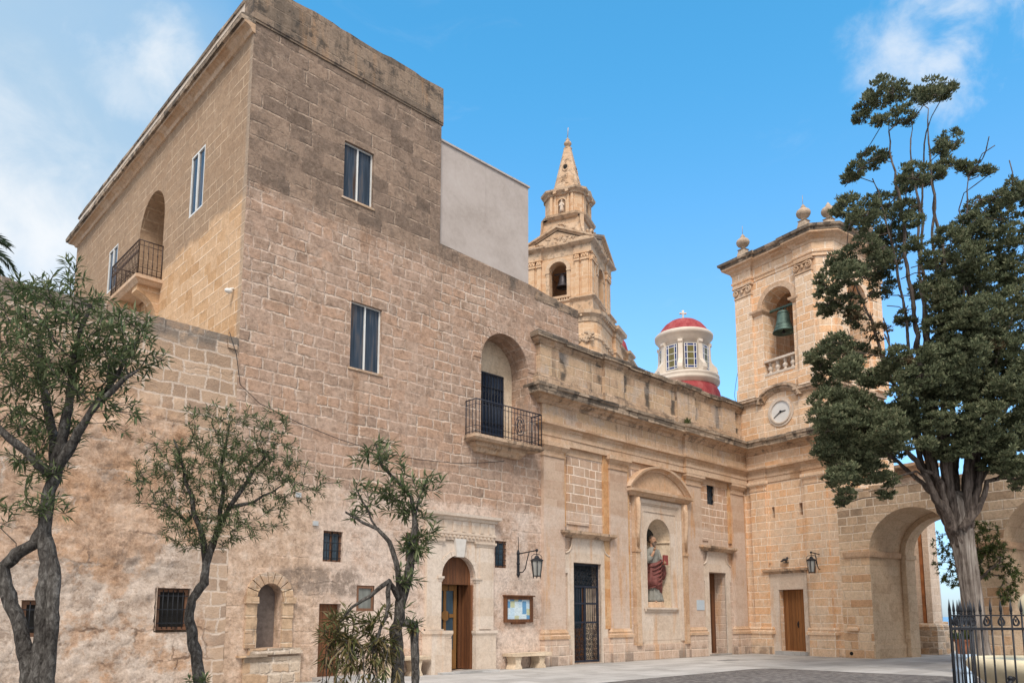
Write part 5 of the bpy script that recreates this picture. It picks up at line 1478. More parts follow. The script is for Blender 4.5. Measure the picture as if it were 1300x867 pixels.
mb.sweep([(-0.5, 0.04), (0.34, 0.04), (0.34, 0.13), (1.18, 0.13), (1.18, 0.04), (2.86, 0.04), (2.86, 0.13), (4.3, 0.13), (4.3, -3.0)], CO, jit=0.008, step=0.4, seed=22)
c_ = build('cornice', mb, M_CORN, tw)
mb = MB(FT)
mb.sweep([(-0.5, 0.04), (0.34, 0.04), (0.34, 0.13), (1.18, 0.13), (1.18, 0.04), (2.86, 0.04), (2.86, 0.13), (4.3, 0.13), (4.3, -3.0)], CO_LIP, jit=0.012, step=0.3, seed=25)
build('weathered_lip', mb, M_LIP, c_)
mb = MB(FT)
mb.box(-0.2, 4.15, -3.9, 0.0, 8.66, 10.3); mb.box(0.08, 1.22, 0.0, 0.09, 8.7, 10.2, 0.004); mb.box(2.84, 3.9, 0.0, 0.09, 8.7, 10.2, 0.004)
mb.prism([(1.22, 8.7), (2.84, 8.7), (2.84, 10.1)] + [(2.02 + 0.78 * cos(pi * i / 14), 10.1 + 0.42 * sin(pi * i / 14)) for i in range(1, 14)] + [(1.22, 10.1)], -0.2, 0.05)
build('clock_storey', mb, M_TOWER, tw)
CP = [(-0.2, 10.14), (0.01, 10.14), (0.03, 10.19), (0.10, 10.24), (0.11, 10.31), (0.18, 10.34), (0.18, 10.42), (0.08, 10.47), (-0.2, 10.48)]
mb = MB(FT)
mb.sweep([(-0.5, 0.0), (0.06, 0.0), (0.06, 0.09), (1.30, 0.09)], CP, jit=0.008, seed=23); mb.sweep([(2.74, 0.09), (4.0, 0.09), (4.2, 0.0), (4.2, -3)], CP, jit=0.008, seed=24)
vs = []; fs = []; NS = 18; K = len(CP)
for i in range(NS + 1):
    a = pi * i / NS
    for o, z in CP:
        r = z - 10.14
        vs.append((2.02 - (0.72 + r) * cos(a), (0.09 + o) if o > 0 else o, 10.14 + (0.36 + r) * sin(a) - (0.0)))
for i in range(NS):
    for j in range(K): fs.append((i * K + j, i * K + (j + 1) % K, (i + 1) * K + (j + 1) % K, (i + 1) * K + j))
mb.addl(vs, fs)
build('clock_storey_coping', mb, M_CORN, tw)
# clock
mb = MB(FT)
for k, (r0, r1, d1) in enumerate(((0.44, 0.50, 0.12), (0.50, 0.60, 0.085))):
    n = 36
    vs = [(2.02 + r * cos(2 * pi * i / n), d, 9.66 + r * sin(2 * pi * i / n)) for r, d in ((r0, 0.0), (r0, d1), (r1, d1), (r1, 0.0)) for i in range(n)]
    mb.addl(vs, [(q * n + i, q * n + (i + 1) % n, (q + 1) * n + (i + 1) % n, (q + 1) * n + i) for q in range(3) for i in range(n)])
clk = build('clock', mb, M_PALE, tw)
mb = MB(FT); mb.prism([(2.02 + 0.45 * cos(2 * pi * i / 36), 9.66 + 0.45 * sin(2 * pi * i / 36)) for i in range(36)], 0.02, 0.075)
build('dial', mb, simple('white_clock_dial', (0.68, 0.66, 0.63), 0.6, var=0.06, scale=4), clk)
mb = MB(FT)
mb.prism([(2.02, 9.635), (2.24, 9.645), (2.27, 9.665), (2.24, 9.68), (2.02, 9.685)], 0.08, 0.092)
mb.prism([(2.035, 9.645), (2.01, 9.68), (1.70, 9.47), (1.68, 9.445), (1.71, 9.45)], 0.09, 0.10)
mb.prism([(2.02 + 0.05 * cos(2 * pi * i / 12), 9.66 + 0.05 * sin(2 * pi * i / 12)) for i in range(12)], 0.08, 0.105)
build('clock_hands', mb, M_IRON, clk)
# belfry
BO = arch(1.32, 2.75, 11.36, 14.20)
mb = MB(FT)
mb.sheet([(-0.02, 10.3), (3.88, 10.3), (3.88, 16.3), (-0.02, 16.3)], [BO], 0.0, [0.85])
mb.addl([(3.88, 0, 10.3), (4.26, -0.42, 10.3), (4.26, -0.42, 16.3), (3.88, 0, 16.3)], [(0, 1, 2, 3)])
mb.addl([(-0.02, 0, 10.3), (-0.02, -3.9, 10.3), (-0.02, -3.9, 16.3), (-0.02, 0, 16.3)], [(0, 1, 2, 3)])
mb.addl([(-0.02, -3.9, 10.3), (4.26, -3.9, 10.3), (4.26, -3.9, 16.3), (-0.02, -3.9, 16.3)], [(0, 1, 2, 3)])
FR = Frame(FT.P(4.26, -0.42, 0), tuple(-FT.n), tuple(FT.u))
SO = arch(1.05, 2.40, 11.36, 14.2)
b0 = len(mb.v)
m2 = MB(FR); m2.sheet([(0, 10.3), (3.48, 10.3), (3.48, 16.3), (0, 16.3)], [SO], 0.0, [0.8])
mb.add(m2.v, m2.f)
# inside faces, floor and vault
mb.addl([(0.7, -2.7, 11.2), (3.5, -2.7, 11.2), (3.5, -2.7, 16), (0.7, -2.7, 16)], [(0, 1, 2, 3)])
mb.addl([(0.7, -0.85, 11.2), (0.7, -2.7, 11.2), (0.7, -2.7, 16), (0.7, -0.85, 16)], [(0, 1, 2, 3)])
mb.addl([(0.0, -0.05, 11.30), (4.2, -0.45, 11.30), (4.2, -3.8, 11.30), (0.0, -3.8, 11.30)], [(0, 1, 2, 3)])
mb.addl([(0.0, -0.05, 15.9), (3.86, -0.05, 15.9), (4.2, -0.45, 15.9), (4.2, -3.8, 15.9), (0.0, -3.8, 15.9)], [(0, 1, 2, 3, 4)])
build('belfry_wall', mb, M_TOWER, tw, recalc=False)
mb = MB(FT)
mb.box(-0.05, 3.95, -0.05, 0.05, 10.45, 11.2, 0.004)
build('belfry_plinth', mb, M_TOWER, tw)
def ionic(mb, fr, a, b, d, z):
    mb.box(a - 0.02, b + 0.02, -0.02, d + 0.03, z, z + 0.06); mb.box(a, b, -0.02, d + 0.01, z + 0.06, z + 0.45)
    for u, s in ((a + 0.10, 1), (b - 0.10, -1)):
        pts = []
        for i in range(22):
            f = i / 21; an = pi / 2 + s * f * 3.4 * pi; r = 0.15 * (1 - 0.8 * f)
            pts.append((u + r * cos(an), d + 0.04, z + 0.26 + r * sin(an)))
        mb.tube(pts, 0.035, 6)
    mb.tube([(a + 0.12, d + 0.04, z + 0.40), ((a + b) / 2, d + 0.05, z + 0.34), (b - 0.12, d + 0.04, z + 0.40)], 0.04, 6)
    mb.ball(((a + b) / 2, d + 0.05, z + 0.24), 0.07, 0.05, 0.09, 8, 6)
    mb.box(a - 0.07, b + 0.07, -0.02, d + 0.08, z + 0.45, z + 0.54)
for a, b in ((0.02, 0.86), (3.0, 3.74)):
    mb = MB(FT); mb.box(a, b, -0.02, 0.12, 11.0, 15.0)
    mb.box(a - 0.05, b + 0.05, -0.02, 0.17, 10.5, 11.0, 0.004)
    p = build('belfry_pilaster', mb, M_TOWER, tw)
    mb = MB(FT); ionic(mb, FT, a, b, 0.12, 15.02)
    build('scroll_capital', mb, M_ARCHI, p)
for a, b in ((0.12, 0.8), (2.65, 3.35)):
    mb = MB(FR); mb.box(a, b, -0.02, 0.12, 11.0, 15.0); mb.box(a - 0.05, b + 0.05, -0.02, 0.17, 10.5, 11.0)
    p = build('belfry_pilaster', mb, M_TOWER, tw)
    mb = MB(FR); ionic(mb, FR, a, b, 0.12, 15.02)
    build('scroll_capital', mb, M_ARCHI, p)
mb = MB(FT)
ring_prism(mb, 2.035, 14.2, 0.725, 0.95, -0.05, 0.05, seg=11, gap=0.003)
for a, b in ((0.88, 1.32), (2.75, 2.99)):
    mb.sweep([(a, 0), (a, 0.05), (b, 0.05), (b, -0.8)] if a < 1 else [(a, -0.8), (a, 0.05), (b, 0.05), (b, 0)], [(-0.05, 14.03), (0.0, 14.03), (0.03, 14.08), (0.10, 14.13), (0.11, 14.22), (-0.05, 14.23)], jit=0.003)
build('arch_moulding', mb, M_ARCHI, tw)
mb = MB(FT)
EP = [(-0.05, -3.95), (-0.05, 0.14), (0.9, 0.14), (0.9, 0.03), (2.98, 0.03), (2.98, 0.14), (3.84, 0.14), (4.40, -0.42), (4.40, -1.2), (4.29, -1.2), (4.29, -3.0), (4.40, -3.0), (4.40, -3.95)]
mb.stack(EP, [(-0.3, 15.56), (0.0, 15.56), (0.0, 15.68), (0.04, 15.70), (0.05, 15.78), (0.01, 15.80), (0.01, 16.10), (-0.3, 16.10)], jit=0.003)
build('entablature', mb, M_TOWER, tw)
mb = MB(FT)
mb.stack(EP, [(-0.3, 16.08), (0.03, 16.10), (0.07, 16.20), (0.16, 16.27), (0.20, 16.33), (0.33, 16.38), (0.33, 16.47), (-0.4, 16.475)], jit=0.006)
c_ = build('crown_cornice', mb, M_ARCHI, tw)
mb = MB(FT)
mb.stack(EP, [(-0.3, 16.465), (0.35, 16.46), (0.36, 16.55), (0.43, 16.58), (0.45, 16.68), (0.30, 16.75), (-0.25, 16.82), (-0.25, 16.9), (-1.2, 16.9)], jit=0.012)
build('weathered_lip', mb, M_LIP, c_)
FIN = [(0.0, 0.42), (0.16, 0.42), (0.18, 0.47), (0.11, 0.52), (0.08, 0.58), (0.10, 0.62), (0.22, 0.68), (0.275, 0.78), (0.285, 0.86), (0.25, 0.95), (0.17, 1.02), (0.10, 1.06), (0.11, 1.10), (0.085, 1.15), (0.04, 1.22), (0.0, 1.28)]
for k, (a, b) in enumerate(((0.44, -0.05), (3.42, -0.05), (4.08, -0.75), (4.08, -3.45), (0.30, -2.6))):
    mb = MB(FT)
    z = 16.78
    mb.stack([(a - 0.24, b - 0.24), (a + 0.24, b - 0.24), (a + 0.24, b + 0.24), (a - 0.24, b + 0.24)], [(0.03, z), (0.03, z + 0.08), (-0.03, z + 0.10), (-0.09, z + 0.40), (-0.05, z + 0.44)])
    mb.lathe(a, b, [(r, z + h * 0.93) for r, h in FIN], 18)
    if k in (0, 1): mb.tube([(a, b, z + 1.15), (a, b, z + 1.55)], 0.010, 4)
    build('finial', mb, stone('urn_stone_%d' % k, [(0.26, 0.21, 0.165), (0.38, 0.31, 0.24), (0.47, 0.385, 0.30)], (0.4, 0.3, 0.2), J=0.001, jamt=0.0, bump=0.6, streak=0.3) if k == 0 else bpy.data.materials['urn_stone_0'], tw)
mb = MB(FT)
mb.box(1.32, 2.75, -0.34, 0.02, 11.30, 11.40); mb.box(1.32, 2.75, -0.30, 0.04, 11.88, 11.97)
bl = build('balustrade', mb, M_PALE, tw)
for i in range(4):
    mb = MB(FT)
    mb.lathe(1.50 + i * 0.355, -0.13, [(0.09, 11.40), (0.09, 11.45), (0.05, 11.48), (0.055, 11.51), (0.11, 11.58), (0.105, 11.64), (0.055, 11.71), (0.05, 11.73), (0.08, 11.76), (0.06, 11.79), (0.09, 11.84), (0.09, 11.88)], 12)
    build('baluster', mb, M_PALE, bl)
# door
mb = MB(FT)
mb.prism([(1.12, -0.02), (1.52, -0.02), (1.52, 2.53), (2.63, 2.53), (2.63, -0.02), (2.84, -0.02), (2.84, 3.16), (1.12, 3.16)], -0.01, 0.05)
ds = build('door_surround', mb, M_PALE, tw)
mb = MB(FT)
mb.sweep([(1.02, 0), (1.02, 0.07), (2.80, 0.07), (2.80, 0)], [(-0.1, 3.16), (0.0, 3.16), (0.03, 3.22), (0.12, 3.26), (0.13, 3.33), (-0.1, 3.35)], jit=0.003)
build('hood', mb, M_CORN, ds)
mb = MB(FT); mb.box(1.42, 2.72, 0.0, 0.30, -0.02, 0.15, 0.006)
build('door_step', mb, M_PAVE, ds)
mb = MB(FT); mb.box(1.53, 2.62, -0.30, -0.22, 0.16, 2.525); mb.box(2.065, 2.085, -0.22, -0.205, 0.17, 2.52)
dr = build('door', mb, M_WOODO, tw)
mb = MB(FT); mb.tube([(2.17, -0.2, 1.25), (2.17, -0.16, 1.25), (2.17, -0.16, 1.12), (2.17, -0.2, 1.12)], 0.014); mb.box(2.15, 2.19, -0.22, -0.205, 1.05, 1.3)
build('handle', mb, M_IRON, dr)
# floodlights on the clock storey
for s, z, tx in ((0.40, 10.5, 'left of the clock, near the church corner'), (3.2, 10.5, 'right of the clock, close to the cypress')):
    mb = MB(FT); mb.ball((s, -0.02, z + 0.2), 0.13, 0.10, 0.12, 12, 8); mb.tube([(s, -0.04, z - 0.04), (s, -0.04, z + 0.12)], 0.03)
    build('floodlight', mb, M_LAMPGREY, base=tuple(FT.P(s, 0, z)), label='small round grey floodlight on the tower ledge, ' + tx, cat='floodlight', group='floodlights on the tower ledge')
mb = MB(FT); mb.tube([(-0.25, -0.1, 10.45), (-0.33, -0.05, 10.9), (-0.28, -0.1, 11.4), (-0.10, -0.05, 11.9)], 0.009, 4)
build('loose_wire', mb, M_CABLE, base=tuple(FT.P(-0.3, 0, 10.4)), label='thin loose wire hanging off the left edge of the clock tower', cat='wire')
# dove on the wall above the small door
mb = MB(FT)
mb.ball((1.92, 0.10, 3.70), 0.13, 0.06, 0.055, 10, 8); mb.ball((2.03, 0.11, 3.76), 0.045, 0.04, 0.045, 8, 6)
mb.tube([(1.84, 0.09, 3.69), (1.74, 0.09, 3.64), (1.70, 0.09, 3.63)], [0.045, 0.03, 0.015], 6); mb.tube([(2.07, 0.11, 3.76), (2.105, 0.11, 3.75)], [0.012, 0.003], 5)
mb.tube([(1.92, 0.10, 3.66), (1.92, 0.02, 3.60)], 0.012, 5); mb.tube([(1.95, 0.10, 3.66), (1.95, 0.02, 3.60)], 0.012, 5); mb.box(1.85, 2.02, -0.02, 0.14, 3.575, 3.60)
build('pigeon', mb, simple('dark_grey_feathers', (0.05, 0.05, 0.055), 0.7, var=0.3, scale=20), base=tuple(FT.P(1.92, 0, 3.58)), label='dark grey pigeon perched on the wall above the orange wooden door', cat='bird')

# ================================================================== BELLS
def bell(name, fr, u, d, ztop, R, mat, label, yoke_u):
    t = thing(name, label, 'bell', tuple(fr.P(u, d, ztop - 1.2 * R * 2)))
    h = R * 2.05
    prof = [(0.0, 0.0), (R * 0.30, 0.0), (R * 0.46, -0.03 * h), (R * 0.53, -0.10 * h), (R * 0.55, -0.25 * h), (R * 0.60, -0.45 * h), (R * 0.68, -0.62 * h), (R * 0.80, -0.80 * h), (R * 0.94, -0.93 * h), (R * 1.0, -1.0 * h), (R * 0.93, -1.0 * h), (R * 0.80, -0.86 * h), (R * 0.58, -0.5 * h), (R * 0.45, -0.12 * h)]
    mb = MB(fr); mb.lathe(u, d, [(r, ztop + z) for r, z in prof], 28)
    for z in (-0.14, -0.66, -0.84): mb.lathe(u, d, [(R * (0.56 if z > -.2 else 0.72 if z > -.7 else 0.85) , ztop + z * h - 0.012), (R * (0.585 if z > -.2 else 0.745 if z > -.7 else 0.875), ztop + z * h), (R * (0.56 if z > -.2 else 0.72 if z > -.7 else 0.85), ztop + z * h + 0.012)], 28)
    build('bell_body', mb, mat, t)
    mb = MB(fr)
    mb.tube([(u - yoke_u, d, ztop + 0.16), (u + yoke_u, d, ztop + 0.16)], 0.06, 6, False)
    for a in range(3): mb.tube([(u + (a - 1) * 0.11, d, ztop - 0.02), (u + (a - 1) * 0.15, d, ztop + 0.10), (u + (a - 1) * 0.06, d, ztop + 0.2)], 0.025, 5)
    build('headstock', mb, mat, t)
    mb = MB(fr); mb.tube([(u, d, ztop - 0.1), (u, d, ztop - h * 0.95)], 0.02, 6); mb.ball((u, d, ztop - h * 0.97), 0.07)
    build('clapper', mb, M_IRON, t)
bell('bell', FT, 2.03, -0.38, 14.0, 0.45, M_BRONZE, 'green verdigris bell hanging in the arched opening of the clock tower', 0.72)

# ================================================================== ARCADE
ar = thing('arcade_wall', 'stone arcade wall with two deep round arches behind the cypress', 'wall', tuple(FT.P(9.0, -1.2, 0)))
mb = MB(FT)
A1 = arch(5.35, 8.35, -0.1, 3.72, 28); A2 = arch(9.75, 12.75, -0.1, 3.72, 28)
out = [(4.2, -0.1), (5.35, -0.1), (8.35, -0.1), (9.75, -0.1), (12.75, -0.1), (15.5, -0.1)]
def arcade_face(mb, d):
    # three piers and the band above, cut by the two arches
    pts = [(4.2, -0.1), (5.35, -0.1)] + A1[2:][::-1] + [(8.35, -0.1), (9.75, -0.1)] + A2[2:][::-1] + [(12.75, -0.1), (15.5, -0.1), (15.5, 6.02), (4.2, 6.02)]
    tri = tessellate_polygon([[Vector((u, z, 0)) for u, z in pts]])
    mb.addl([(u, d, z) for u, z in pts], [tuple(x) for x in tri])
arcade_face(mb, 0.0); arcade_face(mb, -2.5)
mb.addl([(4.2, 0, 6.02), (15.5, 0, 6.02), (15.5, -2.5, 6.02), (4.2, -2.5, 6.02)], [(0, 1, 2, 3)])
mb.addl([(15.5, 0, -0.1), (15.5, -2.5, -0.1), (15.5, -2.5, 6.02), (15.5, 0, 6.02)], [(0, 1, 2, 3)])
build('wall_face', mb, M_ARCADE, ar, recalc=False)
for A in (A1, A2):
    mb = MB(FT)
    n = len(A)
    mb.addl([(u, 0.0, z) for u, z in A] + [(u, -2.5, z) for u, z in A], [(i, (i + 1) % n, n + (i + 1) % n, n + i) for i in range(1, n)])
    c = (A[0][0] + A[1][0]) / 2
    # rib at the far side of the passage
    r = 1.5
    ring_prism(mb, c, 3.72, r - 0.18, r + 0.1, -2.75, -2.1, seg=15, gap=0.002)
    for u0, u1 in ((A[0][0] - 0.05, A[0][0] + 0.18), (A[1][0] - 0.18, A[1][0] + 0.05)):
        mb.box(u0, u1, -2.75, -2.1, -0.05, 3.72); mb.box(u0 - 0.03, u1 + 0.05, -2.8, -2.05, 3.58, 3.74)
    for u0, u1 in ((A[0][0] - 0.02, A[0][0] + 0.04), (A[1][0] - 0.04, A[1][0] + 0.02)):
        mb.box(u0, u1, -2.08, 0.035, -0.05, 0.5)
    build('arch_vault', mb, M_VAULT, ar, recalc=False)
    mb = MB(FT)
    ring_prism(mb, c, 3.72, r, r + 0.36, -0.1, 0.012, seg=19, gap=0.010)
    build('arch_ring', mb, M_ARCADE, ar)
for pth in ([(4.40, 0.0), (4.40, 0.06), (5.42, 0.06), (5.42, -2.0)], [(8.28, -2.0), (8.28, 0.06), (9.82, 0.06), (9.82, -2.0)], [(12.68, -2.0), (12.68, 0.06), (15.4, 0.06)]):
    mb = MB(FT)
    mb.sweep(pth, [(-0.1, 3.60), (0.0, 3.60), (0.02, 3.66), (0.03, 3.80), (-0.1, 3.82)], jit=0.004)
    build('impost_moulding', mb, M_ARCHI, ar)
mb = MB(FT); rng = random.Random(31); s = 4.25
while s < 15.4:
    w = rng.uniform(0.35, 0.7)
    mb.box(s, s + w - 0.015, -2.5, 0.015, 5.98, 6.12 + rng.uniform(-0.05, 0.05), 0.015); s += w
build('coping_stones', mb, M_RUBBLE, ar)
mb = MB(FT); mb.prism([(4.45 + 0.07 * cos(2 * pi * i / 10), 0.16 + 0.07 * sin(2 * pi * i / 10)) for i in range(10)], 0.0, 0.006)
build('drain_hole', mb, M_DARK, ar)

# ================================================================== ANNEX BEHIND THE ARCH
an = thing('annex_building', 'pale coursed stone building with rust streaked corner seen through the arch', 'building', tuple(FT.P(3.5, -6.0, 0)))
mb = MB(FT); mb.box(1.6, 4.93, -5.7, -5.0, -0.1, 7.3); mb.box(4.74, 4.97, -5.4, -4.94, 1.1, 7.3)
build('wall', mb, M_ANNEX, an)
rust = simple('rust_stained_stone', (0.32, 0.13, 0.055), 0.9, var=0.35, scale=3, spec=0.1)
for a, b in ((4.56, 4.70), (3.62, 3.68)):
    mb = MB(FT); mb.box(a, b, -5.0, -4.985, 1.0, 7.25)
    build('rust_streak', mb, rust, an)
mb = MB(FT); mb.box(2.4, 5.16, -5.9, -4.80, -0.05, 1.02, 0.01)
mb.sweep([(2.4, -4.86), (5.08, -4.86), (5.08, -5.8)], [(-0.1, 1.02), (0.06, 1.02), (0.08, 1.08), (0.0, 1.2), (-0.1, 1.22)], jit=0.01)
build('plinth', mb, M_RUBBLE, an)
mb = MB(FT); mb.sweep([(2.4, -5.0), (4.93, -5.0), (4.93, -5.7)], [(-0.3, 7.15), (0.0, 7.15), (0.05, 7.25), (0.20, 7.35), (0.22, 7.45), (0.40, 7.55), (0.42, 7.66), (-0.3, 7.72)], jit=0.006)
build('cornice', mb, M_CORN, an)
fwd = Vector((0.6901, 0.7237, 0)); rgt = Vector((0.7237, -0.6901, 0))
FQ = Frame((37.2, 11.7, 0), tuple(rgt), tuple(-fwd))
mb = MB(FQ); mb.box(-3.0, 9.0, -0.35, 0.0, -0.05, 1.02, 0.01); mb.box(-3.0, 9.0, -0.40, 0.05, 1.02, 1.10, 0.01)
mb.box(-0.55, 0.25, 0.0, 0.25, 0.0, 1.25, 0.02)
build('low_sea_wall', mb, M_RUBBLE, base=(37.2, 11.7, 0), label='low pale rubble wall along the sea edge beyond the arch', cat='wall')
mb = MB(); mb.tube([(39.3, 12.25, 0.0), (39.3, 12.25, 2.2), (39.3, 12.25, 4.05)], [0.05, 0.04, 0.025], 6, world=True)
build('mast', mb, simple('grey_pole', (0.45, 0.47, 0.5), 0.5), base=(39.3, 12.25, 0), label='thin grey mast standing against the sea beyond the arch', cat='pole')

# ================================================================== STEEPLE OF THE PARISH CHURCH
ROT = radians(46.36 - 23.5 - 90)
ex = Vector((cos(ROT), sin(ROT), 0)); ey = Vector((-sin(ROT), cos(ROT), 0))
O = Vector((46.67, 41.85, 0))
st = thing('church_steeple', 'far ornate limestone steeple with pediments, spire and a dark bell', 'steeple', (O.x, O.y, 10))
class SteepleFrame(Frame):
    """storey heights of the steeple"""
    def P(s, u, d, z):
        if s.flat: u, d = u * 1.05, d * 1.05
        else: u, d = u * 1.05, d * 1.05 + s.push
        return Frame.P(s, u, d, float(np.interp(z, (0, 22, 32.5, 33.5, 36.5, 39.9, 41.3, 43), (0, 22.8, 33.3, 34.65, 37.4, 42.05, 43.15, 44.6))))
FS = SteepleFrame(O, tuple(ex), tuple(ey))
FS.flat = True; FS.push = 0.0       # u to the right-hand face, d to the back
def face(k):
    """frame of one face: k=0 left (seen), k=1 right (seen), 2, 3 hidden"""
    n = [-ey, ex, ey, -ex][k]; u = [ex, ey, -ex, -ey][k]
    def mk(h):
        f = SteepleFrame(O + n * h, tuple(u), tuple(n)); f.flat = False; f.push = h * 0.05
        return f
    return mk
def sq(h, c=0.0):
    if c == 0: return [(-h, -h), (h, -h), (h, h), (-h, h)]
    return [(-h + c, -h), (h - c, -h), (h, -h + c), (h, h - c), (h - c, h), (-h + c, h), (-h, h - c), (-h, -h + c)]
def ressaut(h, w, p):
    """square plan with corner blocks standing proud by p"""
    q = []
    for k in range(4):
        a = -pi / 2 + k * pi / 2
        R = lambda x, y: (x * cos(a + pi / 2) - y * sin(a + pi / 2), x * sin(a + pi / 2) + y * cos(a + pi / 2))
        q += [R(-h + w, -h), R(h - w, -h), R(h - w, -h - p), R(h + p, -h - p)]
        q += [R(h + p, -h + w), R(h, -h + w)]
    # drop duplicates made by neighbouring faces
    o = []
    for x in q:
        if not o or (abs(o[-1][0] - x[0]) + abs(o[-1][1] - x[1])) > 1e-4: o.append(x)
    if abs(o[0][0] - o[-1][0]) + abs(o[0][1] - o[-1][1]) < 1e-4: o.pop()
    return o
mb = MB(FS)
BP = [(-3.5, -3.3), (2.2, -3.3), (2.75, -3.15), (3.15, -2.75), (3.3, -2.2), (3.3, 0.9), (3.55, 0.9), (3.55, 2.6), (-3.5, 2.6)]
mb.stack(BP, [(0, 8), (0, 22.4), (0.10, 22.5), (0.10, 22.8), (0, 22.9), (0, 23.9)])
body = build('tower_base', mb, M_STEEP, st)
mb = MB(FS)
mb.stack(BP, [(0.0, 23.85), (0.08, 23.9), (0.12, 24.25), (0.38, 24.45), (0.42, 24.72), (0.2, 24.8), (-0.5, 24.85)], jit=0.01)
build('dentil_cornice', mb, M_STEEPTRIM, st)
mb = MB(FS)
for i in range(14):
    mb.box(-3.4 + i * 0.42, -3.22 + i * 0.42, -3.62, -3.3, 24.25, 24.5)
build('corbel_row', mb, M_STEEPTRIM, st)
mb = MB(FS)
for i in range(8):
    mb.box(3.3, 3.62, -2.2 + i * 0.42, -2.02 + i * 0.42, 24.25, 24.5)
build('corbel_row', mb, M_STEEPTRIM, st)
AP = [(-3.3, 2.6), (3.3, 2.6), (3.3, 4.4), (3.6, 4.4), (3.6, 5.4), (3.3, 5.4), (3.1, 8.4), (2.2, 10.2), (-3.3, 10.2)]
mb = MB(FS); mb.stack(AP, [(0, 8), (0, 22.2), (0.12, 22.3), (0.12, 22.5), (0, 22.6), (0, 23.2)])
ap = build('choir_wall', mb, M_STEEP, st)
mb = MB(FS); mb.stack(AP, [(0, 23.15), (0.08, 23.2), (0.12, 23.4), (0.34, 23.55), (0.36, 23.75), (0.1, 23.85), (-0.5, 23.9)], jit=0.01)
build('cornice', mb, M_STEEPTRIM, ap)
# carved swags on the base
mb = MB(FS); rng = random.Random(77)
for i in range(70): mb.ball((rng.uniform(0.6, 3.0), -3.32, 22.2 + rng.uniform(0, 0.75)), rng.uniform(0.08, 0.2), 0.12, rng.uniform(0.08, 0.16), 6, 5)
build('carved_swag', mb, M_STEEPTRIM, st)
mb = MB(FS)
for i in range(30): mb.ball((3.32, rng.uniform(-2, 0.8), 22.3 + rng.uniform(0, 0.6)), 0.12, rng.uniform(0.08, 0.2), rng.uniform(0.08, 0.16), 6, 5)
build('carved_swag', mb, M_STEEPTRIM, st)
# bell storey
H = 2.62
mb = MB(FS)
mb.stack(sq(H + 0.02), [(0.12, 24.8), (0.12, 25.9), (0.0, 26.0)], caps=False)
for k in range(4):
    f = face(k)(H)
    m2 = MB(f)
    m2.sheet([(-H, 26.0), (H, 26.0), (H, 30.2), (-H, 30.2)], [arch(-0.72, 0.72, 26.55, 28.85, 14)], 0.0, [0.6])
    mb.add(m2.v, m2.f)
mb.addl([(-2, -2, 26.3), (2, -2, 26.3), (2, 2, 26.3), (-2, 2, 26.3)], [(0, 1, 2, 3)])
mb.addl([(-2, -2, 30.0), (2, -2, 30.0), (2, 2, 30.0), (-2, 2, 30.0)], [(0, 1, 2, 3)])
mb.addl([(-1.9, 1.6, 26), (1.6, 1.6, 26), (1.6, 1.6, 30.1), (-1.9, 1.6, 30.1)], [(0, 1, 2, 3)])
mb.addl([(-1.7, -1.6, 26), (-1.7, 1.6, 26), (-1.7, 1.6, 30.1), (-1.7, -1.6, 30.1)], [(0, 1, 2, 3)])
build('bell_storey', mb, M_STEEP, st, recalc=False)
for k in range(4):
    f = face(k)(H)
    mb = MB(f)
    ring_prism(mb, 0, 28.85, 0.74, 1.05, -0.05, 0.10, seg=9, gap=0.004)
    mb.box(-1.0, -0.73, -0.05, 0.07, 26.5, 28.7); mb.box(0.73, 1.0, -0.05, 0.07, 26.5, 28.7)
    mb.box(-1.06, -0.71, -0.05, 0.12, 28.7, 28.85); mb.box(0.71, 1.06, -0.05, 0.12, 28.7, 28.85)
    mb.box(-1.05, 1.05, -0.25, 0.18, 26.38, 26.58)
    for i in range(9): mb.box(-0.9 + i * 0.2, -0.8 + i * 0.2, 0.0, 0.15, 26.05, 26.38)
    b_ = build('opening_surround', mb, M_STEEPTRIM, st)
    for a, b in ((-2.5, -1.95), (-1.75, -1.4), (1.4, 1.75), (1.95, 2.5)):
        mb = MB(f)
        mb.box(a, b, -0.02, 0.12, 26.3, 29.35)
        mb.box(a - 0.06, b + 0.06, -0.02, 0.2, 29.35, 29.5); mb.box(a - 0.02, b + 0.02, -0.02, 0.16, 29.5, 29.9)
        for q in range(5): mb.ball((a + (b - a) * (q + .5) / 5, 0.17, 29.6 + 0.15 * (q % 2)), 0.09, 0.08, 0.12, 6, 5)
        mb.box(a - 0.1, b + 0.1, -0.02, 0.22, 29.9, 30.02)
        build('pilaster', mb, M_STEEP, st)
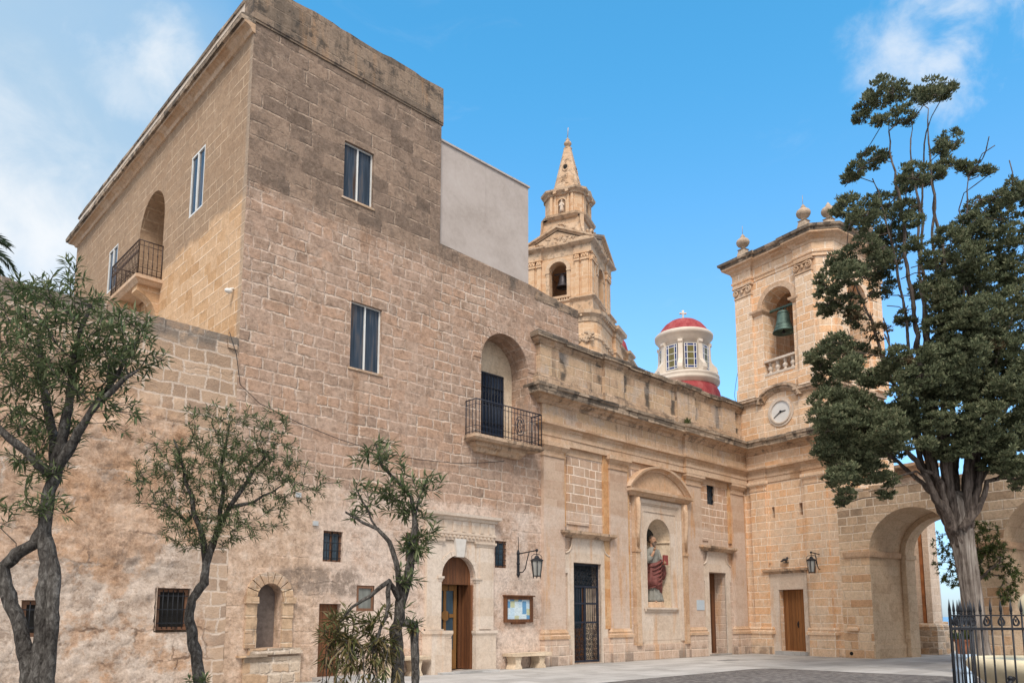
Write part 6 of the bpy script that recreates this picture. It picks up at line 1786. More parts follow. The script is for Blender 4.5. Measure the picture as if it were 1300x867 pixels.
# corner pedestals
mb = MB(FS)
mb.stack(ressaut(H + 0.02, 1.35, 0.22), [(0.0, 24.8), (0.08, 24.9), (0.0, 25.0), (0.0, 25.85), (0.12, 25.95), (0.24, 26.06), (0.24, 26.16), (0.05, 26.24), (-0.25, 26.3)], caps=False)
build('corner_pedestal', mb, M_STEEPTRIM, st)
mb = MB(FS)
mb.stack(ressaut(H, 1.25, 0.12), [(-0.2, 30.0), (0.02, 30.0), (0.04, 30.25), (0.02, 30.28), (0.02, 30.62), (0.10, 30.68), (0.26, 30.78), (0.38, 30.86), (0.40, 30.98), (0.2, 31.05), (-0.6, 31.08)], jit=0.008)
build('entablature', mb, M_STEEPTRIM, st)
for k in range(4):
    f = face(k)(H)
    mb = MB(f)
    w, zb, za = 2.95, 31.0, 32.35
    mb.prism([(-w + 0.3, zb), (w - 0.3, zb), (0, za - 0.15)], -0.8, 0.16)
    for s in (-1, 1):
        a = Vector((s * w, 0, zb + 0.02)); b = Vector((0, 0, za))
        pr = [(-0.8, -0.05), (0.18, -0.05), (0.24, 0.05), (0.40, 0.10), (0.42, 0.24), (-0.8, 0.27)]
        K = len(pr)
        vs = [(p.x, o, p.z + h) for p in (a, b) for o, h in pr]
        mb.addl(vs, [(j, (j + 1) % K, K + (j + 1) % K, K + j) for j in range(K)] + [tuple(range(K)), tuple(range(K, 2 * K))])
    rng = random.Random(k)
    for i in range(30):
        u = rng.uniform(-1.7, 1.7); z = zb + 0.18 + rng.uniform(0, 1) * (1 - abs(u) / 2.2) * 0.8
        mb.ball((u, 0.17, z), rng.uniform(0.06, 0.13), 0.06, rng.uniform(0.05, 0.11), 6, 5)
    build('pediment', mb, M_STEEPTRIM, st)
mb = MB(FS)
sw = []
for i in range(11):
    f = i / 10
    sw.append((-2.35 + 2.35 - 0.0 - 1.05 * (1 - (1 - f) ** 2.0), 31.0 + 2.6 * f))
mb.stack(sq(2.62, 0.35), [(o, z) for o, z in sw])
swoop = build('curved_roof', mb, M_STEEPTRIM, st)
for k in range(2):
    f = face(k)(1.95)
    mb = MB(f); rng = random.Random(5 + k)
    n = 14
    for i in range(n):
        a = 2 * pi * i / n; mb.ball((0.45 * cos(a), 0.05, 32.7 + 0.34 * sin(a)), 0.10, 0.14, 0.10, 6, 5)
    for i in range(14): mb.ball((rng.uniform(-1.2, 1.2), 0.05, 32.5 + rng.uniform(-0.1, 0.2)), rng.uniform(0.07, 0.16), 0.14, rng.uniform(0.06, 0.12), 6, 5)
    build('carved_wreath', mb, M_STEEPTRIM, swoop)
P8 = sq(1.68, 0.55)
mb = MB(FS)
mb.stack(P8, [(-0.1, 33.5), (0.05, 33.55), (0.24, 33.75), (0.28, 33.95), (0.05, 34.02), (-0.15, 34.06), (-0.2, 34.06)], jit=0.006)
build('lantern_cornice', mb, M_STEEPTRIM, st)
mb = MB(FS)
mb.stack(P8, [(-0.14, 34.0), (-0.14, 36.0)])
lan = build('lantern_storey', mb, M_STEEP, st)
for k in range(4):
    f = face(k)(1.545)
    mb = MB(f)
    for a, b in ((-0.98, -0.78), (-0.62, -0.46), (0.46, 0.62), (0.78, 0.98)): mb.box(a, b, -0.02, 0.12, 34.05, 35.9)
    ring_prism(mb, 0, 35.2, 0.33, 0.45, -0.02, 0.10, seg=7, gap=0.003)
    mb.box(-0.45, -0.33, -0.02, 0.10, 34.1, 35.2); mb.box(0.33, 0.45, -0.02, 0.10, 34.1, 35.2)
    build('pilaster', mb, M_STEEP, lan)
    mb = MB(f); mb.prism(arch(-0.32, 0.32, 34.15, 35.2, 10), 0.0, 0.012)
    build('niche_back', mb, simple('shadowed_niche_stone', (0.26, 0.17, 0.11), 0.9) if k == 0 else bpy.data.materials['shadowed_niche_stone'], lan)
mb = MB(FS)
mb.stack(P8, [(-0.2, 35.9), (0.0, 35.95), (0.06, 36.1), (0.26, 36.25), (0.30, 36.42), (0.1, 36.5), (-0.7, 36.55)], jit=0.006)
for k in range(4):
    f = face(k)(1.68)
    m2 = MB(f); ring_prism(m2, 0, 36.0, 0.40, 0.66, -0.3, 0.26, seg=7, gap=0.0); mb.add(m2.v, m2.f)
build('lantern_crown', mb, M_STEEPTRIM, st)
mb = MB(FS)
q8 = sq(1.12, 0.42)
prf = [(0.15, 36.5), (0.0, 36.75)]
for i in range(1, 9):
    f = i / 8
    prf.append((-0.84 * f, 36.75 + 3.15 * f))
# shrink by scaling so the eight arrises meet near the top
vs = []; n8 = 8
for o, z in prf:
    k = (1.12 + o) / 1.12
    vs += [(x * k, y * k, z) for x, y in q8]
fs = [(r * 8 + i, r * 8 + (i + 1) % 8, (r + 1) * 8 + (i + 1) % 8, (r + 1) * 8 + i) for r in range(len(prf) - 1) for i in range(8)]
fs.append(tuple((len(prf) - 1) * 8 + i for i in range(8)))
mb.addl(vs, fs)
spire = build('spire', mb, M_STEEPTRIM, st)
for k in range(2):
    f = face(k)(0.0)
    def zz(z): return 1.12 * (1.12 - 0.84 * (z - 36.75) / 3.15) / 1.12
    mb = MB(f)
    z0 = 38.35
    for i in range(16):
        a = 2 * pi * i / 16; z = z0 + 0.26 * sin(a); mb.ball((0.24 * cos(a), zz(z) + 0.01, z), 0.06, 0.07, 0.06, 6, 5)
    rng = random.Random(k)
    for i in range(26):
        z = 36.9 + rng.random() * 1.0; mb.ball((rng.uniform(-.32, .32) * (1.3 - (z - 36.9) * 0.7), zz(z), z), rng.uniform(0.05, 0.10), 0.07, rng.uniform(0.05, 0.11), 6, 5)
    for i in range(5): mb.ball((0.06 * sin(i * 2), zz(38.75 + i * 0.05), 38.75 + i * 0.05), 0.07, 0.06, 0.06, 6, 5)
    build('carved_ornament', mb, M_STEEPTRIM, spire)
    mb = MB(f); z = z0
    mb.ball((0, zz(z) - 0.06, z), 0.20, 0.12, 0.22, 12, 8)
    build('round_opening', mb, M_DARK, spire)
mb = MB(FS)
mb.lathe(0, 0, [(0.30, 39.85), (0.36, 39.95), (0.18, 40.05), (0.14, 40.2), (0.24, 40.32), (0.33, 40.5), (0.30, 40.66), (0.16, 40.82), (0.14, 40.95), (0.18, 41.02), (0.08, 41.15), (0.03, 41.3)], 14)
mb.tube([(0, 0, 41.2), (0.05, 0, 42.4)], 0.03, 5)
build('spire_finial', mb, M_STEEPTRIM, st)
bell('bell', face(0)(H), 0.12, -0.75, 28.75, 0.52, M_BELLDARK, 'dark bell hanging in the far steeple opening', 0.7)
# carved saint in the lantern niche
mb = MB(face(0)(1.56))
for (z, rx) in ():
    pass
prf = [(0.0, 34.2), (0.19, 34.2), (0.17, 34.45), (0.15, 34.75), (0.17, 35.0), (0.14, 35.15), (0.05, 35.2), (0.05, 35.24), (0.085, 35.3), (0.08, 35.4), (0.0, 35.46)]
mb.lathe(0, 0.07, prf, 10)
mb.tube([(-0.15, 0.08, 35.05), (-0.2, 0.16, 34.85), (-0.05, 0.2, 34.85)], 0.045, 6); mb.tube([(0.15, 0.08, 35.05), (0.2, 0.14, 34.8), (0.1, 0.2, 34.95)], 0.045, 6)
build('stone_figure', mb, M_PALE, base=tuple(face(0)(1.56).P(0, 0.07, 34.2)), label='small pale stone saint figure in the niche of the far steeple', cat='statue')
# red side dome and body of the parish church behind the steeple
cb = thing('parish_church', 'parish church body with red dome partly hidden behind the far steeple', 'church', (53.5, 45.5, 8))
FB = Frame((0, 0, 0), (1, 0, 0), (0, 1, 0))
mb = MB(FS); mb.stack([(-3.4, 10.3), (2.0, 10.3), (2.0, 26), (-12, 26), (-12, 10.3)], [(0, 8), (0, 22.5), (0.3, 22.7), (0.3, 22.9), (-0.5, 23.0)])
build('nave_wall', mb, M_STEEP, cb)
mb = MB(FS); mb.lathe(1.6, 5.6, [(1.7, 23.7), (1.68, 24.5), (1.5, 25.2), (1.1, 25.75), (0.6, 26.05), (0.0, 26.15)], 28)
build('red_dome', mb, M_RED, cb)
# ================================================================== STATUE IN THE NICHE
def loft(mb, rings, seg=36, fold=0.0, nf=9, seed=0, cap=True, smooth=True):
    """rings of (x, y, z, rx, ry[, slope_x]) joined to one skin; fold presses drapery into it"""
    rng = random.Random(seed); ph = [rng.uniform(0, 6.28) for _ in range(4)]
    vs = []
    for k, R in enumerate(rings):
        x, y, z, rx, ry = R[:5]; sl = R[5] if len(R) > 5 else 0.0; fo = R[6] if len(R) > 6 else fold
        for i in range(seg):
            a = 2 * pi * i / seg
            w = 1 + fo * (sin(nf * a + ph[0] + k * 0.35) * 0.6 + sin((nf * 2 - 3) * a + ph[1] - k * 0.5) * 0.4)
            vs.append((x + rx * w * cos(a), y + ry * w * sin(a), z + sl * cos(a + 0.5)))
    n = len(rings)
    fs = [(k * seg + i, k * seg + (i + 1) % seg, (k + 1) * seg + (i + 1) % seg, (k + 1) * seg + i) for k in range(n - 1) for i in range(seg)]
    if cap: fs += [tuple(range(seg)), tuple((n - 1) * seg + i for i in range(seg))]
    mb.addl(vs, fs, smooth)
SP = Vector((22.90, 16.62, 1.97))
stt = thing('saint_statue', 'painted bearded saint statue in red cloak standing in the church niche', 'statue', tuple(SP))
fa = radians(-94)     # the saint looks out and to the right
FH = Frame(SP, (-sin(fa), cos(fa), 0), (cos(fa), sin(fa), 0))     # u: to his left hand, d: forward
k = 1.36
def S(*a): return tuple(x * k for x in a)
bm_ = MB(FH)
# one body: torso, neck, head, arms, hands and feet grown together along its joints
def limb(pts, rad, seg=10): bm_.tube([S(*p) for p in pts], [r * k for r in rad], seg)
loft(bm_, [S(0, 0.0, z, rx, ry) for z, rx, ry in ((0.85, 0.15, 0.10), (1.05, 0.14, 0.095), (1.25, 0.165, 0.11), (1.38, 0.18, 0.10), (1.44, 0.13, 0.085), (1.47, 0.065, 0.062), (1.53, 0.055, 0.055), (1.57, 0.06, 0.065))], 20)
loft(bm_, [S(0, y, z, rx, ry) for y, z, rx, ry in ((0.03, 1.53, 0.02, 0.03), (0.035, 1.545, 0.045, 0.06), (0.025, 1.58, 0.062, 0.085), (0.015, 1.63, 0.072, 0.095), (0.01, 1.68, 0.076, 0.10), (0.0, 1.73, 0.070, 0.092), (-0.005, 1.765, 0.045, 0.06), (-0.005, 1.778, 0.015, 0.02))], 20)
limb([(0, 0.105, 1.68), (0, 0.125, 1.655), (0, 0.128, 1.635), (0, 0.105, 1.628)], [0.010, 0.014, 0.017, 0.008])
for s in (-1, 1):
    bm_.ball(S(s * 0.03, 0.094, 1.674), 0.013 * k, seg=8, ring=6); bm_.tube([S(s * 0.012, 0.103, 1.692), S(s * 0.032, 0.104, 1.698), S(s * 0.052, 0.088, 1.69)], 0.007 * k, 5)
    bm_.ball(S(s * 0.078, 0.0, 1.66), 0.010 * k, 0.020 * k, 0.03 * k, 8, 6)
bm_.tube([S(-0.022, 0.102, 1.607), S(0, 0.108, 1.61), S(0.022, 0.102, 1.607)], 0.006 * k, 5)
# right arm lifted to the shoulder, left arm down holding the book
limb([(-0.17, 0, 1.38), (-0.23, 0.03, 1.20), (-0.25, 0.08, 1.10), (-0.20, 0.17, 1.25), (-0.16, 0.20, 1.36)], [0.06, 0.05, 0.042, 0.036, 0.027])
limb([(0.17, 0, 1.38), (0.25, 0.0, 1.20), (0.28, 0.04, 1.05), (0.24, 0.18, 1.03), (0.21, 0.24, 1.04)], [0.06, 0.05, 0.044, 0.036, 0.027])
def hand(p, dirv, palm, curl):
    p = Vector(p); dirv = Vector(dirv).normalized(); palm = Vector(palm).normalized(); side = dirv.cross(palm)
    bm_.tube([S(*(p)), S(*(p + dirv * 0.04)), S(*(p + dirv * 0.085))], [0.026 * k, 0.036 * k, 0.034 * k], 8)
    for i, L in enumerate((0.07, 0.08, 0.075, 0.06)):
        b0 = p + dirv * 0.08 + side * (0.028 - 0.019 * i)
        b1 = b0 + dirv * L * 0.5 + palm * curl * 0.01; b2 = b1 + dirv * L * 0.4 * (1 - curl * 0.5) + palm * curl * 0.03
        bm_.tube([S(*b0), S(*b1), S(*b2)], [0.010 * k, 0.009 * k, 0.007 * k], 6)
    t0 = p + dirv * 0.025 + side * 0.032
    bm_.tube([S(*t0), S(*(t0 + side * 0.025 + dirv * 0.03)), S(*(t0 + side * 0.025 + dirv * 0.06 + palm * 0.01))], [0.013 * k, 0.011 * k, 0.008 * k], 6)
hand((-0.16, 0.20, 1.36), (0.15, 0.25, 1.0), (0.6, 0.8, 0), 0.4); hand((0.21, 0.24, 1.04), (-0.5, 0.5, 0.1), (-0.5, -0.6, 0), 0.9)
for s in (-1, 1): limb([(s * 0.07, 0, 0.92), (s * 0.09, 0, 0.5), (s * 0.10, -0.02, 0.10)], [0.085, 0.06, 0.04])
for s in (-1, 1): limb([(s * 0.10, -0.02, 0.06), (s * 0.11, 0.06, 0.045), (s * 0.125, 0.17, 0.03), (s * 0.13, 0.22, 0.02)], [0.045, 0.045, 0.036, 0.02])
build('body', bm_, M_SKIN, stt)
mb = MB(FH)
loft(mb, [S(x, y, z, rx, ry, 0, f) for x, y, z, rx, ry, f in ((0.03, 0.0, 0.03, 0.27, 0.22, 0.13), (0.03, 0.0, 0.10, 0.25, 0.21, 0.13), (0.02, 0, 0.3, 0.22, 0.18, 0.11), (0.01, 0, 0.6, 0.205, 0.165, 0.08), (0, 0, 0.85, 0.20, 0.15, 0.06), (0, 0, 1.02, 0.185, 0.14, 0.05), (0, 0, 1.2, 0.205, 0.14, 0.05), (0, 0, 1.34, 0.215, 0.13, 0.04), (0, 0, 1.42, 0.16, 0.11, 0.03), (0, 0.0, 1.48, 0.085, 0.085, 0.02))], 48, nf=11, seed=3)
mb.tube([S(-0.17, 0, 1.40), S(-0.235, 0.03, 1.20), S(-0.255, 0.07, 1.11), S(-0.215, 0.14, 1.22)], [0.085 * k, 0.085 * k, 0.085 * k, 0.07 * k], 12)
mb.tube([S(0.17, 0, 1.40), S(0.255, 0.0, 1.20), S(0.285, 0.04, 1.06), S(0.25, 0.15, 1.03)], [0.085 * k, 0.085 * k, 0.08 * k, 0.075 * k], 12)
build('robe', mb, M_ROBE, stt)
mb = MB(FH)
loft(mb, [S(x, y, z, rx, ry, sl, f) for x, y, z, rx, ry, sl, f in ((-0.06, 0.02, 0.30, 0.26, 0.21, -0.20, 0.10), (-0.05, 0.02, 0.42, 0.265, 0.215, -0.17, 0.09), (-0.03, 0.02, 0.6, 0.255, 0.205, -0.08, 0.08), (-0.01, 0.015, 0.8, 0.245, 0.195, 0.0, 0.07), (0.0, 0.01, 0.95, 0.235, 0.185, 0.04, 0.07), (0.0, 0.01, 1.05, 0.225, 0.175, 0.06, 0.05), (0.0, 0.01, 1.10, 0.19, 0.14, 0.06, 0.03))], 48, nf=7, seed=8)
for q in range(6):
    z0 = 0.42 + q * 0.11
    mb.tube([S(-0.26, 0.05, z0 - 0.05), S(-0.14, 0.20, z0 + 0.0), S(0.02, 0.235, z0 + 0.08), S(0.17, 0.17, z0 + 0.16), S(0.24, 0.04, z0 + 0.2)], [0.012 * k, 0.022 * k, 0.026 * k, 0.022 * k, 0.012 * k], 6)
mb.tube([S(0.24, 0.02, 1.12), S(0.31, 0.08, 0.95), S(0.33, 0.10, 0.78), S(0.31, 0.08, 0.62)], [0.06 * k, 0.085 * k, 0.075 * k, 0.04 * k], 10)
mb.tube([S(0.20, -0.03, 1.40), S(0.24, -0.05, 1.2), S(0.26, -0.06, 0.9)], [0.06 * k, 0.09 * k, 0.09 * k], 10)
build('cloak', mb, M_CLOAK, stt)
mb = MB(FH)
loft(mb, [S(0, y, z, rx, ry) for y, z, rx, ry in ((-0.03, 1.60, 0.07, 0.07), (-0.03, 1.66, 0.082, 0.09), (-0.02, 1.72, 0.084, 0.095), (-0.01, 1.76, 0.068, 0.08), (-0.005, 1.79, 0.03, 0.035))], 20)
loft(mb, [S(0, y, z, rx, ry) for y, z, rx, ry in ((0.10, 1.44, 0.012, 0.012), (0.085, 1.49, 0.04, 0.035), (0.07, 1.54, 0.058, 0.055), (0.055, 1.59, 0.066, 0.062), (0.04, 1.61, 0.05, 0.05))], 18, fold=0.05)
mb.tube([S(-0.045, 0.105, 1.60), S(0, 0.118, 1.625), S(0.045, 0.105, 1.60)], 0.011 * k, 6)
build('hair_and_beard', mb, M_HAIR, stt)
mb = MB(FH)
n = 28
mb.addl([S(r * cos(2 * pi * i / n), -0.11 + dd - 0.05 * sin(2 * pi * i / n), 1.80 + r * sin(2 * pi * i / n)) for r, dd in ((0.09, 0), (0.19, 0), (0.19, 0.012), (0.09, 0.012)) for i in range(n)],
        [(q * n + i, q * n + (i + 1) % n, ((q + 1) % 4) * n + (i + 1) % n, ((q + 1) % 4) * n + i) for q in range(4) for i in range(n)])
mb.ball(S(0, -0.10, 1.80), 0.12 * k, 0.008 * k, 0.12 * k, 20, 8)
build('halo', mb, M_HALO, stt)
mb = MB(FH)
mb.box(*[x * k for x in (0.13, 0.30, 0.235, 0.285, 1.0, 1.26)])
build('book', mb, M_BOOK, stt)
mb = MB(FH)
loft(mb, [(0, 0, -0.18, 0.44, 0.36), (0, 0, -0.02, 0.42, 0.34), (0, 0, 0.02, 0.40, 0.32), (0.0, 0.05, 0.04, 0.2, 0.2)], 24, fold=0.04, smooth=False)
build('rock_base', mb, M_ARCHI, stt)

# ================================================================== WALL LANTERNS
def wall_lantern(fr, u, zt, reach, label):
    t = thing('wall_lantern', label, 'lantern', tuple(fr.P(u, 0, zt)), 0, 'wrought iron wall lanterns')
    mb = MB(fr)
    mb.tube([(u, 0.03, zt - 0.75), (u, 0.03, zt - 0.6), (u, 0.03, zt), (u, 0.03, zt + 0.06)], [0.02, 0.04, 0.04, 0.02], 8, False)
    for z in (zt - 0.66, zt - 0.35, zt - 0.05): mb.ball((u, 0.03, z), 0.055, seg=8, ring=6)
    mb.tube([(u, 0.03, zt - 0.06), (u, reach * 0.5, zt - 0.03), (u, reach, zt)], 0.018, 6)
    mb.tube([(u, 0.03, zt - 0.62), (u, reach * 0.28, zt - 0.60), (u, reach * 0.42, zt - 0.50), (u, reach * 0.48, zt - 0.3), (u, reach * 0.62, zt - 0.02)], 0.016, 6)
    mb.tube([(u, reach, zt + 0.04), (u, reach, zt - 0.14)], 0.014, 6); mb.ball((u, reach, zt), 0.045, seg=8, ring=6)
    build('bracket', mb, M_IRON, t)
    zc = zt - 0.16
    mb = MB(fr)
    mb.lathe(u, reach, [(0.0, zc + 0.02), (0.05, zc), (0.08, zc - 0.06), (0.19, zc - 0.12), (0.20, zc - 0.145), (0.17, zc - 0.15)], 6, False)
    n = 6
    for i in range(n):
        a = 2 * pi * i / n + 0.2
        mb.tube([(u + 0.175 * cos(a), reach + 0.175 * sin(a), zc - 0.14), (u + 0.115 * cos(a), reach + 0.115 * sin(a), zc - 0.60), (u + 0.112 * cos(a), reach + 0.112 * sin(a), zc - 0.65)], [0.015, 0.013, 0.004], 5)
    for R, z in ((0.175, zc - 0.15), (0.118, zc - 0.58)):
        mb.tube([(u + R * cos(2 * pi * i / n + 0.2), reach + R * sin(2 * pi * i / n + 0.2), z) for i in range(n + 1)], 0.012, 5)
    mb.tube([(u - 0.2, reach, zc - 0.14), (u - 0.21, reach, zc - 0.02), (u - 0.12, reach, zc + 0.04), (u, reach, zc + 0.05), (u + 0.12, reach, zc + 0.04), (u + 0.21, reach, zc - 0.02), (u + 0.2, reach, zc - 0.14)], 0.010, 5)
    lan = build('lantern_cage', mb, M_IRON, t)
    mb = MB(fr); mb.lathe(u, reach, [(0.158, zc - 0.155), (0.104, zc - 0.575)], 6, False)
    build('glass_pane', mb, M_GLASSL, t)
wall_lantern(FF, 15.77, 3.38, 0.80, 'black wrought iron lantern on the wall above the notice board')
wall_lantern(FT, 3.43, 3.86, 0.62, 'black wrought iron lantern beside the orange wooden tower door')
mb = MB(FF); mb.tube([(15.79, 0.02, 3.42), (15.79, 0.02, 3.80), (15.77, 0.02, 3.83)], 0.008, 4)
build('lantern_wire', mb, M_CABLE, base=(15.79, 16.28, 3.4), label='thin wire rising from the lantern above the notice board', cat='wire')
# ================================================================== NOTICE BOARD, PLAQUE, BENCHES
nb = thing('notice_board', 'wooden framed glass notice board with blue and white papers below the wall lantern', 'notice board', (15.78, 16.3, 1.31))
mb = MB(FF)
a, b, z0, z1 = 15.20, 16.34, 1.32, 2.07
mb.box(a, b, 0.0, 0.08, z0, z0 + 0.09); mb.box(a, b, 0.0, 0.08, z1 - 0.09, z1); mb.box(a, a + 0.10, 0.0, 0.078, z0 + 0.09, z1 - 0.09); mb.box(b - 0.10, b, 0.0, 0.078, z0 + 0.09, z1 - 0.09)
mb.box(a - 0.04, b + 0.04, -0.01, 0.13, z1, z1 + 0.035); mb.box(a + 0.3, b - 0.3, 0.0, 0.06, z0 - 0.05, z0)
build('frame', mb, M_WOODB, nb)
mb = MB(FF); mb.box(a + 0.1, b - 0.1, 0.0, 0.03, z0 + 0.09, z1 - 0.09)
build('notice_sheet', mb, M_NOTICE, nb)
mb = MB(FF); mb.box(25.0, 25.52, 0.122, 0.135, 1.72, 2.10)
build('wall_plaque', mb, M_PLAQUE, base=(25.26, 16.18, 1.7), label='pale blue square plaque on the pilaster between saint niche and right church door', cat='plaque')
def bench(u0, u1, h, label):
    t = thing('stone_bench', label, 'bench', tuple(FF.P((u0 + u1) / 2, 0.25, 0)), 0, 'stone benches by the portal')
    mb = MB(FF); mb.box(u0, u1, 0.03, 0.48, h - 0.09, h, 0.012)
    build('seat', mb, M_CREAM, t)
    for u in (u0 + 0.25, u1 - 0.35):
        mb = MB(FF)
        mb.prism([(u - 0.16, -0.01), (u + 0.16, -0.01), (u + 0.14, 0.06), (u + 0.09, 0.14), (u + 0.10, 0.24), (u + 0.15, h - 0.09), (u - 0.15, h - 0.09), (u - 0.10, 0.24), (u - 0.09, 0.14), (u - 0.14, 0.06)], 0.06, 0.42)
        build('leg', mb, M_CREAM, t)
bench(15.15, 16.72, 0.45, 'stone bench below the notice board')
bench(10.75, 12.22, 0.50, 'stone bench left of the pale portal behind the oleander')
# tuft of weed on the cornice
def tuft(name, fr, u, d, z, label, n=60, h=0.28):
    mb = MB(fr); rng = random.Random(int(u * 10))
    for i in range(n):
        a = rng.uniform(0, 6.28); l = rng.uniform(0.4, 1) * h; sp = rng.uniform(0.1, 0.8)
        p = Vector((u + rng.uniform(-.12, .12), d + rng.uniform(-.06, .06), z))
        q = p + Vector((cos(a) * l * sp, sin(a) * l * sp, l))
        s = Vector((-sin(a), cos(a), 0)) * 0.018
        m = (p + q) / 2 + Vector((0, 0, l * 0.1))
        mb.addl([p, m + s, q, m - s], [(0, 1, 2, 3)])
    build(name, mb, M_BUSH, base=tuple(fr.P(u, d, z)), label=label, cat='weed')
tuft('weed_tuft', FF, 24.25, 0.45, 8.66, 'green weed tuft sprouting from the church cornice above the pediment')

# ================================================================== FENCE, FOUNTAIN, POT
fx = Vector((10.47, 3.17, 0))
fn = thing('iron_fence', 'black wrought iron fence with spear points in front of the fountain', 'fence', tuple(fx))
def fence_run(o, u, length, n):
    fr = Frame(o, tuple(u), (-u.y, u.x, 0))
    mb = MB(fr)
    mb.box(0, length, -0.018, 0.018, 1.33, 1.36); mb.box(0, length, -0.018, 0.018, 0.12, 0.15); mb.box(0, length, -0.012, 0.012, 1.50, 1.515)
    build('rail', mb, M_IRON, fn)
    m = int(length / 0.17)
    for i in range(m):
        c = (i + .5) * length / m
        mb = MB(fr)
        for s in (1, -1):
            pts = []
            for q in range(15):
                f = q / 14; a = pi / 2 + s * f * 2.6 * pi; r = 0.065 * (1 - 0.75 * f)
                pts.append((c + s * 0.012 + r * cos(a) * 0.8, 0, 1.43 + r * sin(a)))
            mb.tube(pts, 0.0085, 4)
        build('scroll', mb, M_IRON, fn)
    for i in range(n + 1):
        uu = length * i / n
        mb = MB(fr)
        corner = i == 0
        r = 0.018 if corner else 0.0105
        mb.tube([(uu, 0, 0.02), (uu, 0, 1.56)], r, 6)
        mb.tube([(uu, 0, 1.54), (uu, 0, 1.57), (uu, 0, 1.60), (uu, 0, 1.71)], [0.011, 0.018, 0.015, 0.001], 6)
        mb.ball((uu, 0, 1.535), 0.017, seg=6, ring=4)
        build('picket', mb, M_IRON, fn)
fence_run(fx, rgt, 3.4, 27)
sd = (fwd * 2.0 + rgt * 1.5); L = sd.length; sd.normalize()
fence_run(fx, sd, L, 7)
mb = MB(); mb.box(0, 1, 0, 1, 0, 1)
FK = Frame(fx, tuple(rgt), tuple(fwd))
mb = MB(FK); mb.box(-0.08, 3.5, -0.12, 0.12, -0.05, 0.10, 0.004)
kb = build('kerb_stone', mb, M_CREAM, fn)

bc = Vector((14.15, 3.07, 0))
fo = thing('fountain', 'cream stone fountain basin with bright blue water behind the iron fence', 'fountain', tuple(bc))
FZ = Frame(bc, tuple(rgt), tuple(fwd))
mb = MB(FZ)
mb.lathe(0, 0, [(0.62, 0.0), (0.66, 0.08), (0.60, 0.16), (0.66, 0.36), (0.80, 0.52), (0.90, 0.60), (0.955, 0.66), (0.985, 0.72), (0.99, 0.78), (0.97, 0.83), (0.93, 0.855), (0.86, 0.86), (0.84, 0.83), (0.82, 0.70)], 48)
build('basin', mb, M_BASIN, fo)
mb = MB(FZ); mb.lathe(0, 0, [(0.0, 0.825), (0.85, 0.825), (0.85, 0.80)], 48)
build('water', mb, M_POOL, fo)
mb = MB(FZ)
mb.lathe(0, 0, [(0.16, 0.8), (0.16, 0.9), (0.10, 0.98), (0.09, 1.15), (0.14, 1.28), (0.12, 1.34), (0.10, 1.42), (0.14, 1.46), (0.20, 1.54), (0.23, 1.66), (0.20, 1.78), (0.12, 1.86), (0.05, 1.90), (0, 1.92)], 24)
build('centre_column', mb, M_BASIN, fo)
mb = MB(FZ)
mb.tube([(-0.78, -0.55, 0.60), (-0.86, -0.60, 0.56), (-0.92, -0.64, 0.50), (-0.92, -0.64, 0.44)], [0.03, 0.035, 0.03, 0.02], 8); mb.ball((-0.86, -0.60, 0.60), 0.04)
build('spout', mb, M_IRON, fo)
pt = thing('plant_pot', 'terracotta pot of greenery on a pale blue block behind the fence', 'plant pot', (18.85, 5.50, 0))
FP = Frame((18.85, 5.50, 0), tuple(rgt), tuple(fwd))
mb = MB(FP); mb.box(-0.15, 0.15, -0.15, 0.15, 0.0, 0.66, 0.004); mb.box(-0.18, 0.18, -0.18, 0.18, 0.30, 0.36); mb.box(-0.18, 0.18, -0.18, 0.18, 0.62, 0.68)
build('plinth', mb, M_PBLUE, pt)
mb = MB(FP); mb.lathe(0, 0, [(0.10, 0.68), (0.12, 0.82), (0.15, 0.94), (0.17, 0.95), (0.17, 1.0), (0.14, 1.0), (0.12, 0.95)], 20)
build('pot', mb, M_TERRA, pt)
mb = MB(FP); rng = random.Random(2)
for i in range(160):
    a = rng.uniform(0, 6.28); l = rng.uniform(0.1, 0.32); e = rng.uniform(0.2, 1.4)
    p = Vector((0.08 * cos(a), 0.08 * sin(a), 0.97)); q = p + Vector((cos(a) * cos(e), sin(a) * cos(e), sin(e))) * l
    s = Vector((-sin(a), cos(a), 0)) * 0.025; m = (p + q) / 2
    mb.addl([p, m + s, q, m - s], [(0, 1, 2, 3)])
build('foliage', mb, M_BUSH, pt)
